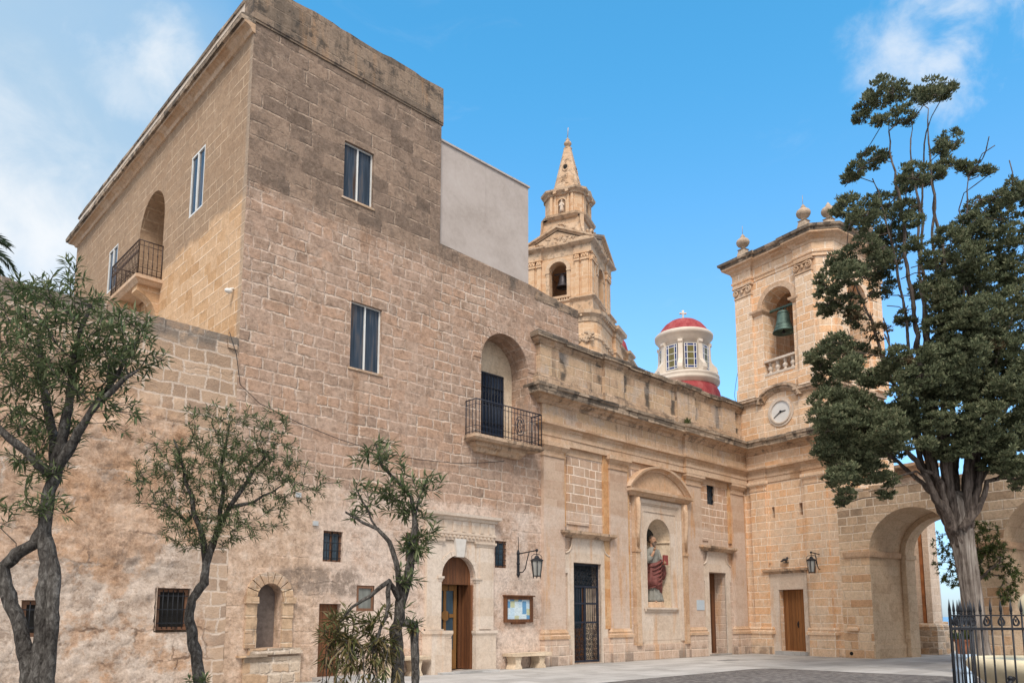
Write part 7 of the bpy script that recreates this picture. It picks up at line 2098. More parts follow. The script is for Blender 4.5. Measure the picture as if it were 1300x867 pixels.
# ================================================================== TREES
class Skel:
    """branch skeleton: nodes with a parent; twigs attach to the nearest node"""
    def __init__(s): s.p = []; s.par = []; s.r = []; s.tip = []
    def node(s, p, par):
        s.p.append(Vector(p)); s.par.append(par); return len(s.p) - 1
    def chain(s, pts, par=-1, sub=3):
        P = [Vector(p) for p in pts]
        idx = []
        for i, q in enumerate(P):
            if i == 0 and par >= 0: continue
            if i > 0:
                a = s.p[idx[-1]] if idx else s.p[par]
                for k in range(1, sub):
                    f = k / sub
                    w = Vector((random.uniform(-1, 1), random.uniform(-1, 1), random.uniform(-1, 1))) * (q - a).length * 0.035
                    par2 = idx[-1] if idx else par
                    idx.append(s.node(a.lerp(q, f) + w, par2))
            idx.append(s.node(q, idx[-1] if idx else par))
        return idx
    def grow(s, targets, step=0.25, up=0.15, minz=0.0, bias=None, wob=0.06):
        """every target gets its own twig out of the nearest node already there"""
        tg = sorted(targets, key=lambda q: min((q - x).length for x in s.p[:max(1, len(s.p))]))
        for q in tg:
            arr = np.array([tuple(x) for x in s.p])
            dv = np.array(tuple(q)) - arr
            dist = np.sqrt((dv ** 2).sum(1))
            # prefer nodes below the target so that twigs rise
            pen = dist + np.maximum(0, -dv[:, 2]) * 1.5
            pen[arr[:, 2] < minz] += 100
            i = int(pen.argmin())
            a = s.p[i]; L = (q - a).length
            n = max(1, int(L / step)); cur = i
            d0 = (a - s.p[s.par[i]]).normalized() if s.par[i] >= 0 else Vector((0, 0, 1))
            c = a + (d0 * 0.55 + Vector((0, 0, up))) * L * 0.5
            for k in range(1, n + 1):
                f = k / n
                b = a * (1 - f) ** 2 + c * 2 * f * (1 - f) + q * f * f
                if k < n: b += Vector((random.uniform(-1, 1), random.uniform(-1, 1), random.uniform(-1, 1))) * L * wob
                cur = s.node(b, cur)
            s.tip.append(cur)
    def taper(s, ids, ra, rb):
        """stems and limbs with a girth of their own"""
        if not hasattr(s, 'own'): s.own = {}
        n = len(ids)
        for k, i in enumerate(ids):
            f = k / max(1, n - 1); s.own[i] = ra + (rb - ra) * f
    def radii(s, r0, rt, e=1.75):
        n = len(s.p); acc = [0.0] * n
        kids = [0] * n
        for i in range(n - 1, -1, -1):
            if acc[i] == 0: acc[i] = 1.0
            if s.par[i] >= 0: acc[s.par[i]] += acc[i]
        m = max(acc)
        s.r = [max(rt, r0 * (a / m) ** (1 / e)) for a in acc]
        own = getattr(s, 'own', {})
        for i in range(n):
            if i in own: s.r[i] = own[i]
            elif own:
                q = s.par[i]
                cap = s.r[q] * (0.55 if q in own else 0.97)
                s.r[i] = max(rt, min(s.r[i], cap))
    def mesh(s, seg=6, thick=0.0, thin=1e9, world=None):
        mb = MB(world or FW)
        ch = {}
        for i, q in enumerate(s.par): ch.setdefault(q, []).append(i)
        # follow the thickest child to make long tubes
        done = set()
        starts = [i for i, q in enumerate(s.par) if q < 0]
        stack = [(i, None) for i in starts]
        while stack:
            i, pre = stack.pop()
            chain = [i] if pre is None else [pre, i]
            rad = [s.r[x] for x in chain]
            if pre is not None: rad[0] = s.r[i]
            while ch.get(chain[-1]):
                c = sorted(ch[chain[-1]], key=lambda x: -s.r[x])
                for o in c[1:]: stack.append((o, chain[-1]))
                chain.append(c[0]); rad.append(s.r[c[0]])
            mr = max(rad)
            if len(chain) > 1 and thick <= mr < thin:
                sg = 14 if mr > 0.045 else (6 if mr > 0.015 else 4)
                P, R = [s.p[x].copy() for x in chain], list(rad)
                if mr > 0.045:
                    # knotty bark: more rings, then push them about
                    P2, R2 = [P[0]], [R[0]]
                    for a, b, ra, rb in zip(P[:-1], P[1:], R[:-1], R[1:]):
                        k = max(1, int((b - a).length / 0.06))
                        for q in range(1, k + 1):
                            P2.append(a.lerp(b, q / k)); R2.append(ra + (rb - ra) * q / k)
                    P, R = P2, R2
                n0 = len(mb.v)
                mb.tube([tuple(x) for x in P], R, sg)
                if mr > 0.045:
                    for i in range(n0, len(mb.v)):
                        v = mb.v[i]; q = P[(i - n0) // sg]; c = mb.fr.P(*q)
                        f = 1 + 0.30 * mnoise.noise(v * 5.5) + 0.16 * mnoise.noise(v * 15.0)
                        mb.v[i] = c + (v - c) * f
        return mb

def leaves(mb, base, direction, n, length, width, spread, rng, droop=0.2, fr=None):
    """a rosette of narrow leaves round a shoot"""
    d = Vector(direction).normalized()
    a0 = d.orthogonal().normalized(); b0 = d.cross(a0)
    for i in range(n):
        t = i / n
        an = i * 2.4 + rng.uniform(-.3, .3)
        e = spread * (0.45 + 0.75 * t) + rng.uniform(-0.2, 0.2)
        o = (a0 * cos(an) + b0 * sin(an)) * sin(e) + d * cos(e)
        o.z -= droop * rng.uniform(0.2, 1.2)
        o.normalize()
        L = length * rng.uniform(0.65, 1.2); w = width * rng.uniform(0.8, 1.25)
        p = base - d * (0.5 * length * t)
        sd = o.cross(Vector((rng.uniform(-.4, .4), rng.uniform(-.4, .4), 1))).normalized()
        m = p + o * L * 0.45 + Vector((0, 0, 0.02 * L)); q = p + o * L + Vector((0, 0, -0.12 * L))
        mb.addl([p, m + sd * w, q, m - sd * w], [(0, 1, 2, 3)])

def tree_frame(px_r, D):
    o = fwd * D + rgt * px_r
    return Frame((o.x, o.y, 0), tuple(rgt), tuple(fwd))

def blob(rng, c, r, n):
    out = []
    while len(out) < n:
        v = Vector((rng.uniform(-1, 1), rng.uniform(-1, 1), rng.uniform(-1, 1)))
        if v.length <= 1: out.append(Vector((c[0] + v.x * r[0], c[1] + v.y * r[1], c[2] + v.z * r[2])))
    return out

def oleander(label, D, r0, limbs, blobs, trunk_r, leafn, leaf_l, twig_r=0.006, seed=1, dry=(), extra=None):
    rng = random.Random(seed); random.seed(seed)
    fr = tree_frame(r0, D)
    t = thing('oleander_tree', label, 'tree', tuple(fr.o), 0, 'oleander trees before the residence')
    sk = Skel()
    ids = []
    for pts, par, k, ra, rb in limbs:
        ids.append(sk.chain(pts, -1 if par is None else ids[par[0]][min(par[1], len(ids[par[0]]) - 1)], k))
        sk.taper(ids[-1], ra, rb)
    T = []
    for c, r, n in blobs: T += blob(rng, c, r, n)
    sk.grow(T, step=0.16, minz=blobs[0][0][2] * 0 + 1.2)
    sk.radii(trunk_r, twig_r, 2.0)
    mb = sk.mesh(world=fr)
    build('trunk_and_branches', mb, M_BARKO, t)
    lf = MB(fr); ld = MB(fr)
    for i in sk.tip:
        p = sk.p[i]; d = (p - sk.p[sk.par[i]])
        d = d.normalized() + Vector((0, 0, 0.35))
        tgt = ld if any((p - Vector(c)).length < R for c, R in dry) else lf
        leaves(tgt, p, d, leafn, leaf_l, leaf_l * 0.085, 1.0, rng)
        j = sk.par[i]
        if rng.random() < 0.6 and sk.par[j] >= 0: leaves(tgt, sk.p[j], d, leafn // 2, leaf_l, leaf_l * 0.085, 1.2, rng)
    if extra: extra(lf, rng)
    build('crown', lf, M_LEAF, t)
    if ld.v: build('drying_leaves', ld, M_LEAFDRY, t, label='yellowing drying leaves on the lower branches')
    return t
# local coordinates: x to the right of the picture, y away from it, z up
T1 = -4.90
oleander('large oleander with split hollow grey trunk at the left edge of the courtyard', 8.0, T1, [
    ([(-0.02, 0, 0), (0.0, 0, 0.6), (-0.10, 0.02, 1.1), (-0.22, 0.05, 1.42), (-0.36, 0.05, 1.72), (-0.42, 0.02, 2.0), (-0.28, 0.0, 2.15), (-0.10, 0, 2.25), (-0.02, 0, 2.40)], None, 3, 0.085, 0.06),
    ([(0.05, -0.05, 0), (0.05, -0.05, 0.8), (0.06, -0.03, 1.5), (0.07, -0.02, 2.05), (0.0, 0, 2.35), (0.0, 0.0, 2.75), (0.05, 0, 2.95)], None, 3, 0.07, 0.07),
    ([(0.05, 0, 2.95), (0.28, -0.1, 3.30), (0.50, -0.2, 3.60), (0.85, -0.25, 3.95), (1.0, -0.25, 4.05)], (1, 99), 3, 0.055, 0.012),
    ([(0.05, 0, 2.95), (-0.10, 0.2, 3.4), (-0.35, 0.3, 4.1), (-0.5, 0.4, 4.7)], (1, 99), 3, 0.06, 0.02),
    ([(0.05, 0, 2.95), (0.12, 0.0, 3.5), (0.10, 0.1, 4.2), (0.25, 0.1, 4.9)], (1, 99), 3, 0.06, 0.018),
    ([(0.05, 0, 2.95), (-0.25, -0.3, 3.3), (-0.7, -0.4, 3.8)], (1, 99), 3, 0.05, 0.02),
    ([(0.20, -0.06, 0), (0.18, -0.06, 1.0), (0.17, -0.05, 1.7), (0.13, -0.02, 2.0), (0.03, -0.01, 2.3)], None, 3, 0.065, 0.06),
    ([(0.28, -0.1, 3.30), (0.45, 0.1, 3.9), (0.75, 0.15, 4.5)], (2, 3), 3, 0.035, 0.015),
], [((-0.15, 0.0, 4.45), (0.85, 0.85, 0.68), 240), ((0.68, 0, 4.38), (0.46, 0.55, 0.40), 100), ((-0.45, 0.1, 3.85), (0.5, 0.7, 0.5), 80), ((0.35, -0.1, 3.95), (0.50, 0.5, 0.45), 62),
    ((-0.1, 0, 3.35), (0.40, 0.35, 0.40), 48), ((0.05, -0.12, 2.62), (0.30, 0.2, 0.16), 18), ((-0.12, 0.0, 3.0), (0.32, 0.25, 0.2), 26), ((-0.85, 0.2, 4.5), (0.5, 0.7, 0.7), 70), ((-0.05, 0.1, 4.95), (0.55, 0.5, 0.3), 40), ((0.05, 0.1, 5.25), (0.25, 0.25, 0.2), 8), ((0.75, 0.0, 4.7), (0.3, 0.3, 0.2), 12), ((0.85, 0.0, 3.55), (0.35, 0.25, 0.2), 9), ((-0.45, 0.05, 2.6), (0.2, 0.2, 0.2), 9)],
    0.05, 6, 0.14, 0.0042, seed=11)
T2 = -4.14
oleander('middle oleander with crooked leaning trunk before the barred window', 10.5, T2, [
    ([(0.0, 0, 0), (-0.02, 0, 0.5), (-0.11, 0, 1.0), (-0.25, 0.02, 1.45), (-0.23, 0.03, 1.72), (-0.06, 0.0, 1.95), (-0.05, 0, 2.2)], None, 3, 0.088, 0.055),
    ([(-0.05, 0, 2.2), (0.05, 0.0, 2.55), (0.22, 0.05, 3.0), (0.45, 0.1, 3.4), (0.70, 0.1, 3.8)], (0, 99), 3, 0.05, 0.014),
    ([(-0.05, 0, 2.2), (-0.12, -0.1, 2.7), (-0.3, -0.2, 3.3), (-0.5, -0.2, 3.9)], (0, 99), 3, 0.045, 0.014),
    ([(0.05, 0, 2.55), (0.05, 0.2, 3.1), (0.0, 0.25, 3.7), (0.1, 0.2, 4.2)], (1, 3), 3, 0.035, 0.012),
    ([(-0.09, 0, 2.4), (-0.4, 0.1, 2.8), (-0.75, 0.1, 3.1)], (2, 3), 3, 0.028, 0.012),
    ([(0.15, 0, 2.8), (0.55, 0.0, 3.05), (0.95, 0.0, 3.3)], (1, 5), 3, 0.028, 0.010),
], [((-0.05, 0.0, 3.60), (0.75, 0.65, 0.55), 210), ((0.62, 0.05, 3.65), (0.60, 0.5, 0.55), 125), ((1.1, 0, 3.30), (0.5, 0.4, 0.40), 55), ((-0.7, 0, 3.45), (0.5, 0.45, 0.6), 95), ((-0.10, -0.08, 2.75), (0.55, 0.4, 0.40), 130), ((0.55, 0, 2.80), (0.5, 0.35, 0.3), 45), ((0.0, 0, 4.25), (0.55, 0.4, 0.22), 40), ((0.7, 0, 4.2), (0.4, 0.3, 0.25), 30), ((1.55, 0, 3.35), (0.2, 0.2, 0.15), 7)],
    0.04, 8, 0.105, 0.004, seed=23,
    extra=lambda lf, rng: [leaves(lf, Vector((rng.uniform(-.16, .10), -0.12 + rng.uniform(-.08, .08), rng.uniform(0.25, 0.7))), (rng.uniform(-.5, .5), rng.uniform(-.5, .2), 1), 12, 0.14, 0.013, 1.0, rng) for _ in range(16)])
T3 = -1.22
oleander('small oleander with drooping browned branch in front of the pale portal', 9.0, T3, [
    ([(0.0, 0, 0), (-0.06, 0, 0.55), (-0.10, 0, 0.95), (-0.13, 0, 1.35), (-0.04, 0, 1.8), (0.06, 0, 2.3), (0.07, 0, 2.62)], None, 3, 0.095, 0.04),
    ([(-0.05, 0, 1.78), (-0.10, -0.1, 2.0), (-0.2, -0.15, 2.35), (-0.34, -0.15, 2.5), (-0.58, -0.15, 2.62), (-0.72, -0.15, 2.70)], (0, 11), 3, 0.038, 0.012),
    ([(-0.05, 0, 1.80), (-0.18, -0.2, 1.90), (-0.38, -0.3, 1.72), (-0.58, -0.3, 1.60), (-0.75, -0.3, 1.35)], (0, 11), 3, 0.036, 0.010),
    ([(0.07, 0, 2.62), (0.02, 0.05, 2.9), (-0.15, 0.05, 3.1), (-0.35, 0.0, 3.3), (-0.42, 0.0, 3.55)], (0, 99), 3, 0.032, 0.010),
    ([(0.10, 0.02, 0.0), (0.10, 0.05, 0.8), (0.08, 0.05, 1.4), (-0.09, 0.02, 1.42)], None, 3, 0.05, 0.042),
    ([(-0.10, -0.2, 1.85), (-0.2, -0.25, 1.5), (-0.35, -0.3, 1.1)], (2, 2), 3, 0.03, 0.012),
    ([(0.07, 0, 2.62), (0.14, 0.0, 2.95), (0.22, 0.0, 3.15)], (0, 99), 3, 0.018, 0.008),
    ([(-0.34, -0.15, 2.5), (-0.55, -0.1, 2.85), (-0.62, -0.1, 3.0)], (1, 8), 3, 0.012, 0.006),
], [((-0.34, 0, 3.30), (0.34, 0.3, 0.30), 26), ((-0.05, 0.0, 2.95), (0.32, 0.25, 0.25), 24), ((0.14, 0, 2.50), (0.20, 0.2, 0.28), 16), ((-0.15, 0, 2.78), (0.35, 0.25, 0.15), 12), ((0.28, 0, 3.05), (0.14, 0.15, 0.14), 6), ((-0.6, -0.1, 2.75), (0.16, 0.12, 0.16), 7), ((0.06, 0, 2.25), (0.18, 0.15, 0.2), 13), ((0.0, -0.08, 1.95), (0.16, 0.12, 0.15), 6), ((-0.35, -0.1, 3.0), (0.3, 0.2, 0.2), 12),
    ((-0.65, -0.25, 1.25), (0.34, 0.30, 0.36), 46), ((-0.50, -0.25, 0.92), (0.48, 0.3, 0.40), 58), ((-0.28, -0.2, 1.30), (0.26, 0.2, 0.30), 22), ((0.08, -0.05, 1.50), (0.12, 0.1, 0.16), 6)],
    0.035, 8, 0.15, 0.0042, seed=37, dry=[((-0.58, -0.25, 1.1), 0.72), ((-0.3, -0.2, 0.8), 0.5)])

# ---- cypress
# clumps of the crown: right, back, up, radius (metres from the foot of the trunk)
CYP = [(-1.76, -0.82, 15.6, 0.41), (-1.73, 0.13, 15.96, 0.27), (-1.12, -0.44, 15.88, 0.31), (-1.81, 0.29, 15.63, 0.18), (-0.56, 0.43, 15.78, 0.35), (-2.12, -1.34, 14.4, 0.18), (-1.08, -1.85, 14.85, 0.31), (0.38, 1.23, 17.0, 0.21), (-0.16, -0.87, 15.59, 0.25), (0.08, -0.92, 15.66, 0.1), (1.59, 1.76, 15.92, 0.33), (0.15, -0.11, 14.35, 0.23), (1.07, 1.22, 14.84, 0.23), (0.01, -0.09, 13.7, 0.23), (1.33, 0.46, 14.16, 0.23), (0.81, -1.06, 13.18, 0.16), (1.07, 0.46, 14.28, 0.16), (-1.25, 1.07, 14.79, 0.35), (-2.22, 0.06, 13.84, 0.25), (-2.15, 0.62, 13.95, 0.16), (-1.18, 0.53, 14.57, 0.18), (-1.46, -1.53, 12.78, 0.35), (-0.37, 0.87, 13.9, 0.31), (-0.09, 0.33, 13.72, 0.21), (-2.76, -0.5, 12.49, 0.31), (-2.73, -1.29, 11.92, 0.39), (-0.85, 1.13, 13.46, 0.45), (-0.94, -0.09, 12.65, 0.35), (-1.37, 0.65, 12.47, 0.45), (-1.74, 1.02, 12.79, 0.31), (-0.92, 0.68, 12.24, 0.41), (-2.32, 1.01, 13.15, 0.16), (1.9, -0.29, 13.0, 0.37), (2.31, 0.89, 13.52, 0.23), (2.34, -0.14, 13.2, 0.33), (2.09, 1.4, 13.36, 0.49), (2.57, 1.09, 13.07, 0.41), (-0.04, -1.36, 11.51, 0.35), (-0.57, -1.34, 11.09, 0.41), (0.4, -0.93, 11.3, 0.49), (2.8, 1.33, 12.58, 0.37), (0.49, -0.22, 11.1, 0.45), (0.19, 0.48, 11.39, 0.31), (1.03, -0.61, 10.91, 0.41), (-2.72, 0.02, 11.21, 0.37), (-3.2, -0.26, 10.52, 0.41), (-2.61, -0.39, 10.57, 0.37), (-3.14, 0.19, 10.15, 0.33), (-2.53, 0.21, 9.98, 0.31), (-1.3, 1.16, 11.52, 0.45), (-1.09, 0.57, 11.48, 0.35), (-1.05, 1.27, 10.97, 0.37), (-2.96, 0.77, 10.02, 0.18), (-1.93, 1.25, 9.89, 0.25), (-3.27, 0.36, 8.52, 0.41), (-3.37, -0.77, 8.49, 0.35), (-3.02, 0.77, 8.04, 0.37), (-2.3, 1.12, 8.43, 0.37), (-1.96, 1.04, 8.94, 0.29), (-0.99, 0.22, 9.6, 0.25), (-0.33, 0.73, 10.57, 0.25), (-0.82, -1.07, 9.82, 0.37), (1.03, 1.21, 11.07, 0.45), (0.85, 0.25, 10.18, 0.49), (-0.47, -0.82, 9.29, 0.45), (0.12, -1.43, 9.04, 0.53), (2.41, 1.04, 10.28, 0.49), (2.44, 1.51, 11.2, 0.45), (1.32, -1.13, 10.23, 0.37), (2.56, 0.85, 9.5, 0.45), (0.15, -0.32, 8.83, 0.51), (0.23, -1.16, 8.31, 0.53), (1.16, -0.62, 8.07, 0.53), (0.31, 0.99, 9.08, 0.37), (-0.31, 1.23, 8.7, 0.37), (-2.16, -1.41, 7.97, 0.27), (-1.46, 0.34, 8.13, 0.33), (-1.65, -1.55, 7.35, 0.45), (0.31, 0.81, 8.1, 0.49), (0.09, -0.6, 7.44, 0.53), (1.98, 1.22, 7.77, 0.53), (2.78, 1.38, 8.05, 0.45), (-3.27, 0.01, 7.19, 0.45), (-3.16, 1.0, 7.02, 0.33), (-2.95, -0.46, 7.06, 0.45), (-3.61, -0.93, 6.2, 0.45), (-2.46, 0.25, 6.6, 0.45), (-3.91, -0.96, 5.69, 0.33), (-3.44, -0.67, 5.54, 0.41), (-2.62, -0.23, 5.74, 0.45), (-2.75, 0.26, 5.2, 0.37), (-3.6, -0.74, 4.96, 0.25), (-3.5, -1.04, 4.5, 0.21), (-2.8, 0.82, 4.58, 0.14), (-2.47, -0.5, 5.16, 0.33), (-1.3, 1.3, 6.87, 0.45), (-1.19, 1.16, 6.08, 0.41), (-2.1, -0.35, 5.03, 0.27), (-2.01, -0.11, 4.65, 0.16), (-1.45, 0.06, 6.45, 0.35), (-1.04, 0.45, 7.05, 0.33), (-2.03, 0.26, 7.88, 0.31), (0.29, 0.22, 6.49, 0.41), (0.21, 0.45, 6.0, 0.31), (1.56, 1.54, 7.16, 0.45), (0.99, 0.02, 6.12, 0.41), (0.67, -0.23, 5.53, 0.31), (1.95, 0.67, 6.38, 0.45), (0.68, -0.84, 5.26, 0.37), (1.24, -0.59, 5.19, 0.33), (2.47, 1.46, 5.17, 0.21), (1.91, 0.06, 6.77, 0.37), (2.92, 0.12, 12.89, 0.41), (1.97, -1.17, 10.85, 0.49), (2.63, -0.2, 9.76, 0.49), (2.59, 0.21, 8.58, 0.53), (1.64, -1.22, 6.64, 0.49), (2.51, 0.31, 5.75, 0.41), (3.29, 0.3, 7.94, 0.45), (2.46, -0.97, 8.8, 0.41), (3.4, 0.28, 10.88, 0.37), (2.04, -0.09, 5.13, 0.25)]
fr = Frame((22.36, 6.31, 0), tuple(rgt), tuple(fwd))
cy = thing('cypress_tree', 'tall old cypress with fluted grey trunk and dark clumped crown at the right', 'tree', (22.36, 6.31, 0))
rng = random.Random(41); random.seed(41)
# fluted trunk
def tc(z):
    return (float(np.interp(z, (0, 0.6, 1.9, 3.2, 4.25, 5.2), (0.26, 0.18, 0.11, 0.01, -0.13, -0.20))), 0.0)
mb = MB(fr)
rings = []; seg = 56
NR = 34
for q in range(NR):
    f = q / (NR - 1); z = 4.75 * f
    x, y = tc(z)
    R = 0.245 + 0.5 * max(0, 0.16 - f) ** 1.3 * 4 + 0.06 * max(0, f - 0.5) * 2 + 0.10 * max(0, f - 0.72) * 3
    if f > 0.94: R *= 1 - (f - 0.94) * 9
    ring = []
    for i in range(seg):
        a = 2 * pi * i / seg
        fl = 0.05 + 0.09 * max(0, f - 0.6)
        w = 1 + fl * sin(6 * a + z * 0.45) + 0.05 * sin(9 * a - z * 0.6 + 1) + 0.03 * sin(17 * a + 1.5 * z) + 0.02 * sin(29 * a - z) + 0.16 * max(0, 0.3 - f) * sin(4 * a + 1)
        ring.append((x + R * w * cos(a), y + R * w * sin(a), z))
    rings.append(ring)
vs = [p for r in rings for p in r]
fs = [(k * seg + i, k * seg + (i + 1) % seg, (k + 1) * seg + (i + 1) % seg, (k + 1) * seg + i) for k in range(len(rings) - 1) for i in range(seg)]
fs.append(tuple((NR - 1) * seg + i for i in range(seg)))
mb.addl(vs, fs, True)
build('trunk', mb, M_BARKC, cy)
# limbs: a sheaf of stems that leave the head of the trunk, then twigs to every clump
sk = Skel()
STEMS = [(-1.0, 0.2, 15.2, 0.11), (-0.75, -0.3, 14.6, 0.09), (-0.35, -0.5, 13.8, 0.09), (0.2, 0.4, 15.7, 0.10), (-0.2, 0.1, 15.0, 0.08), (0.55, -0.2, 12.6, 0.10), (1.2, 0.6, 11.8, 0.10), (1.4, -0.9, 9.8, 0.09), (-2.3, 0.6, 11.2, 0.10), (-2.1, -0.8, 8.8, 0.09),
         (-3.0, 0.4, 6.9, 0.08), (2.2, 0.3, 8.2, 0.10), (-1.2, 1.2, 10.0, 0.09), (0.3, 1.3, 9.5, 0.09), (1.0, 0.2, 13.4, 0.08), (0.8, -1.0, 8.5, 0.09), (-0.9, -1.2, 8.2, 0.09), (1.8, -0.2, 7.0, 0.08), (-1.4, 0.3, 13.4, 0.07), (0.0, -0.8, 10.6, 0.08)]
for k, (x, y, z, r0) in enumerate(STEMS):
    a = atan2(y, x) + rng.uniform(-.3, .3)
    st0 = Vector((tc(3.4)[0] + 0.17 * cos(a), 0.17 * sin(a), 3.2 + rng.uniform(0, 0.4)))
    b1 = Vector((tc(4.4)[0] + 0.36 * cos(a) + x * 0.04, 0.36 * sin(a), 4.6)); e = Vector((x, y, z))
    c = Vector((b1.x + (x - b1.x) * 0.28 + 0.25 * cos(a), b1.y + (y - b1.y) * 0.4 + 0.2 * sin(a), b1.z + (z - b1.z) * 0.5))
    pts = [st0, b1]
    n = max(4, int((z - 4) / 1.0))
    for i in range(1, n + 1):
        f = i / n
        p = b1 * (1 - f) ** 2 + c * 2 * f * (1 - f) + e * f * f
        pts.append(p + Vector((rng.uniform(-1, 1), rng.uniform(-1, 1), 0)) * 0.08)
    ids = sk.chain(pts, -1, 3)
    sk.taper(ids, r0 * 1.0, 0.018)
# low twisted boughs
for pts, r0 in (([(-0.32, -0.12, 3.7), (-0.58, -0.3, 4.2), (-0.82, -0.35, 4.45), (-1.05, -0.4, 5.0), (-1.3, -0.4, 5.5), (-1.75, -0.4, 6.0)], 0.13), ([(-0.58, -0.3, 4.2), (-0.68, -0.4, 4.9), (-0.95, -0.5, 5.15), (-1.25, -0.5, 5.25)], 0.08),
                ([(-0.18, -0.25, 3.7), (0.10, -0.32, 4.25), (0.25, -0.4, 4.75), (0.34, -0.4, 5.3), (0.28, -0.3, 6.2)], 0.12), ([(-0.15, -0.3, 3.75), (0.18, -0.42, 4.2), (0.36, -0.45, 4.6), (0.45, -0.45, 4.95), (0.75, -0.45, 5.02), (0.95, -0.45, 5.2), (0.85, -0.42, 5.6)], 0.085)):
    sk.taper(sk.chain(pts, -1, 3), r0, r0 * 0.35)
T = []
for x, y, z, r in CYP:
    for q in range(5 if r < 0.2 else 10):
        T.append(Vector((x + rng.uniform(-.6, .6) * r, y + rng.uniform(-.6, .6) * r, z + rng.uniform(-.7, .2) * r)))
sk.grow(T, step=0.35, up=0.35, minz=4.0, wob=0.03)
sk.radii(0.06, 0.012, 2.0)
# bare dead twigs
dead = len(sk.p)
for (x, z) in ((-1.9, 14.0), (-2.0, 13.5), (1.4, 14.2), (1.5, 13.7), (-1.6, 11.2), (-1.9, 10.6), (-1.3, 10.2), (-1.5, 9.9), (-2.0, 10.0), (-1.0, 9.6), (-1.3, 11.9), (-1.7, 9.3), (-1.1, 10.8), (-2.2, 9.2)):
    T2_ = [Vector((x + rng.uniform(-.35, .35), rng.uniform(-.8, .8), z + rng.uniform(-.3, .4))) for _ in range(4)]
    sk.grow(T2_, step=0.22, up=0.2, minz=4.0, wob=0.05)
sk.r += [0.014] * (len(sk.p) - dead)
mb = sk.mesh(world=fr)
build('limbs', mb, M_BARKT, cy)
def sprays(clumps, per_m2, name, mat, seed):
    g = np.random.default_rng(seed)
    V = []; n_tot = 0
    for x, y, z, r in clumps:
        # each clump is a cauliflower of smaller tufts
        r = r * 1.08
        m = int(10 + 170 * r * r)
        d = g.normal(size=(m, 3)); d /= np.linalg.norm(d, axis=1)[:, None]
        rad = r * (0.45 + 0.55 * g.random(m) ** 0.5)
        sc = np.array([1.0, 1.0, 0.85])
        cen = np.array([x, y, z]) + d * rad[:, None] * sc
        tr = 0.09 + 0.08 * g.random(m)
        k = int(per_m2)
        for c, t in zip(cen, tr):
            dd = g.normal(size=(k, 3)); dd /= np.linalg.norm(dd, axis=1)[:, None]
            dd[:, 2] = np.abs(dd[:, 2]) * 0.9 - 0.25 * g.random(k)
            p = c + dd * t * (0.35 + 0.65 * g.random(k))[:, None]
            o = dd + np.array([0, 0, 0.55]) + g.normal(size=(k, 3)) * 0.35
            o /= np.linalg.norm(o, axis=1)[:, None]
            s = np.cross(o, g.normal(size=(k, 3))); s /= np.linalg.norm(s, axis=1)[:, None]
            L = (0.035 + 0.045 * g.random(k))[:, None]; W = L * (0.26 + 0.14 * g.random(k))[:, None]
            V.append(np.stack([p - o * L * .4, p + s * W, p + o * L, p - s * W], 1))
    V = np.concatenate(V).reshape(-1, 3)
    U = np.array(rgt); Fw = np.array(fwd)
    Wd = V[:, 0:1] * U + V[:, 1:2] * Fw + V[:, 2:3] * np.array([0, 0, 1.0])     # relative to the tree's base
    nq = len(V) // 4
    me = bpy.data.meshes.new(name)
    me.vertices.add(len(Wd)); me.vertices.foreach_set('co', Wd.astype(np.float32).ravel())
    me.loops.add(nq * 4); me.loops.foreach_set('vertex_index', np.arange(nq * 4, dtype=np.int32))
    me.polygons.add(nq); me.polygons.foreach_set('loop_start', np.arange(0, nq * 4, 4, dtype=np.int32))
    me.update(calc_edges=True)
    me.materials.append(mat)
    o = bpy.data.objects.new(name, me); COL.objects.link(o); o.parent = cy
    return nq
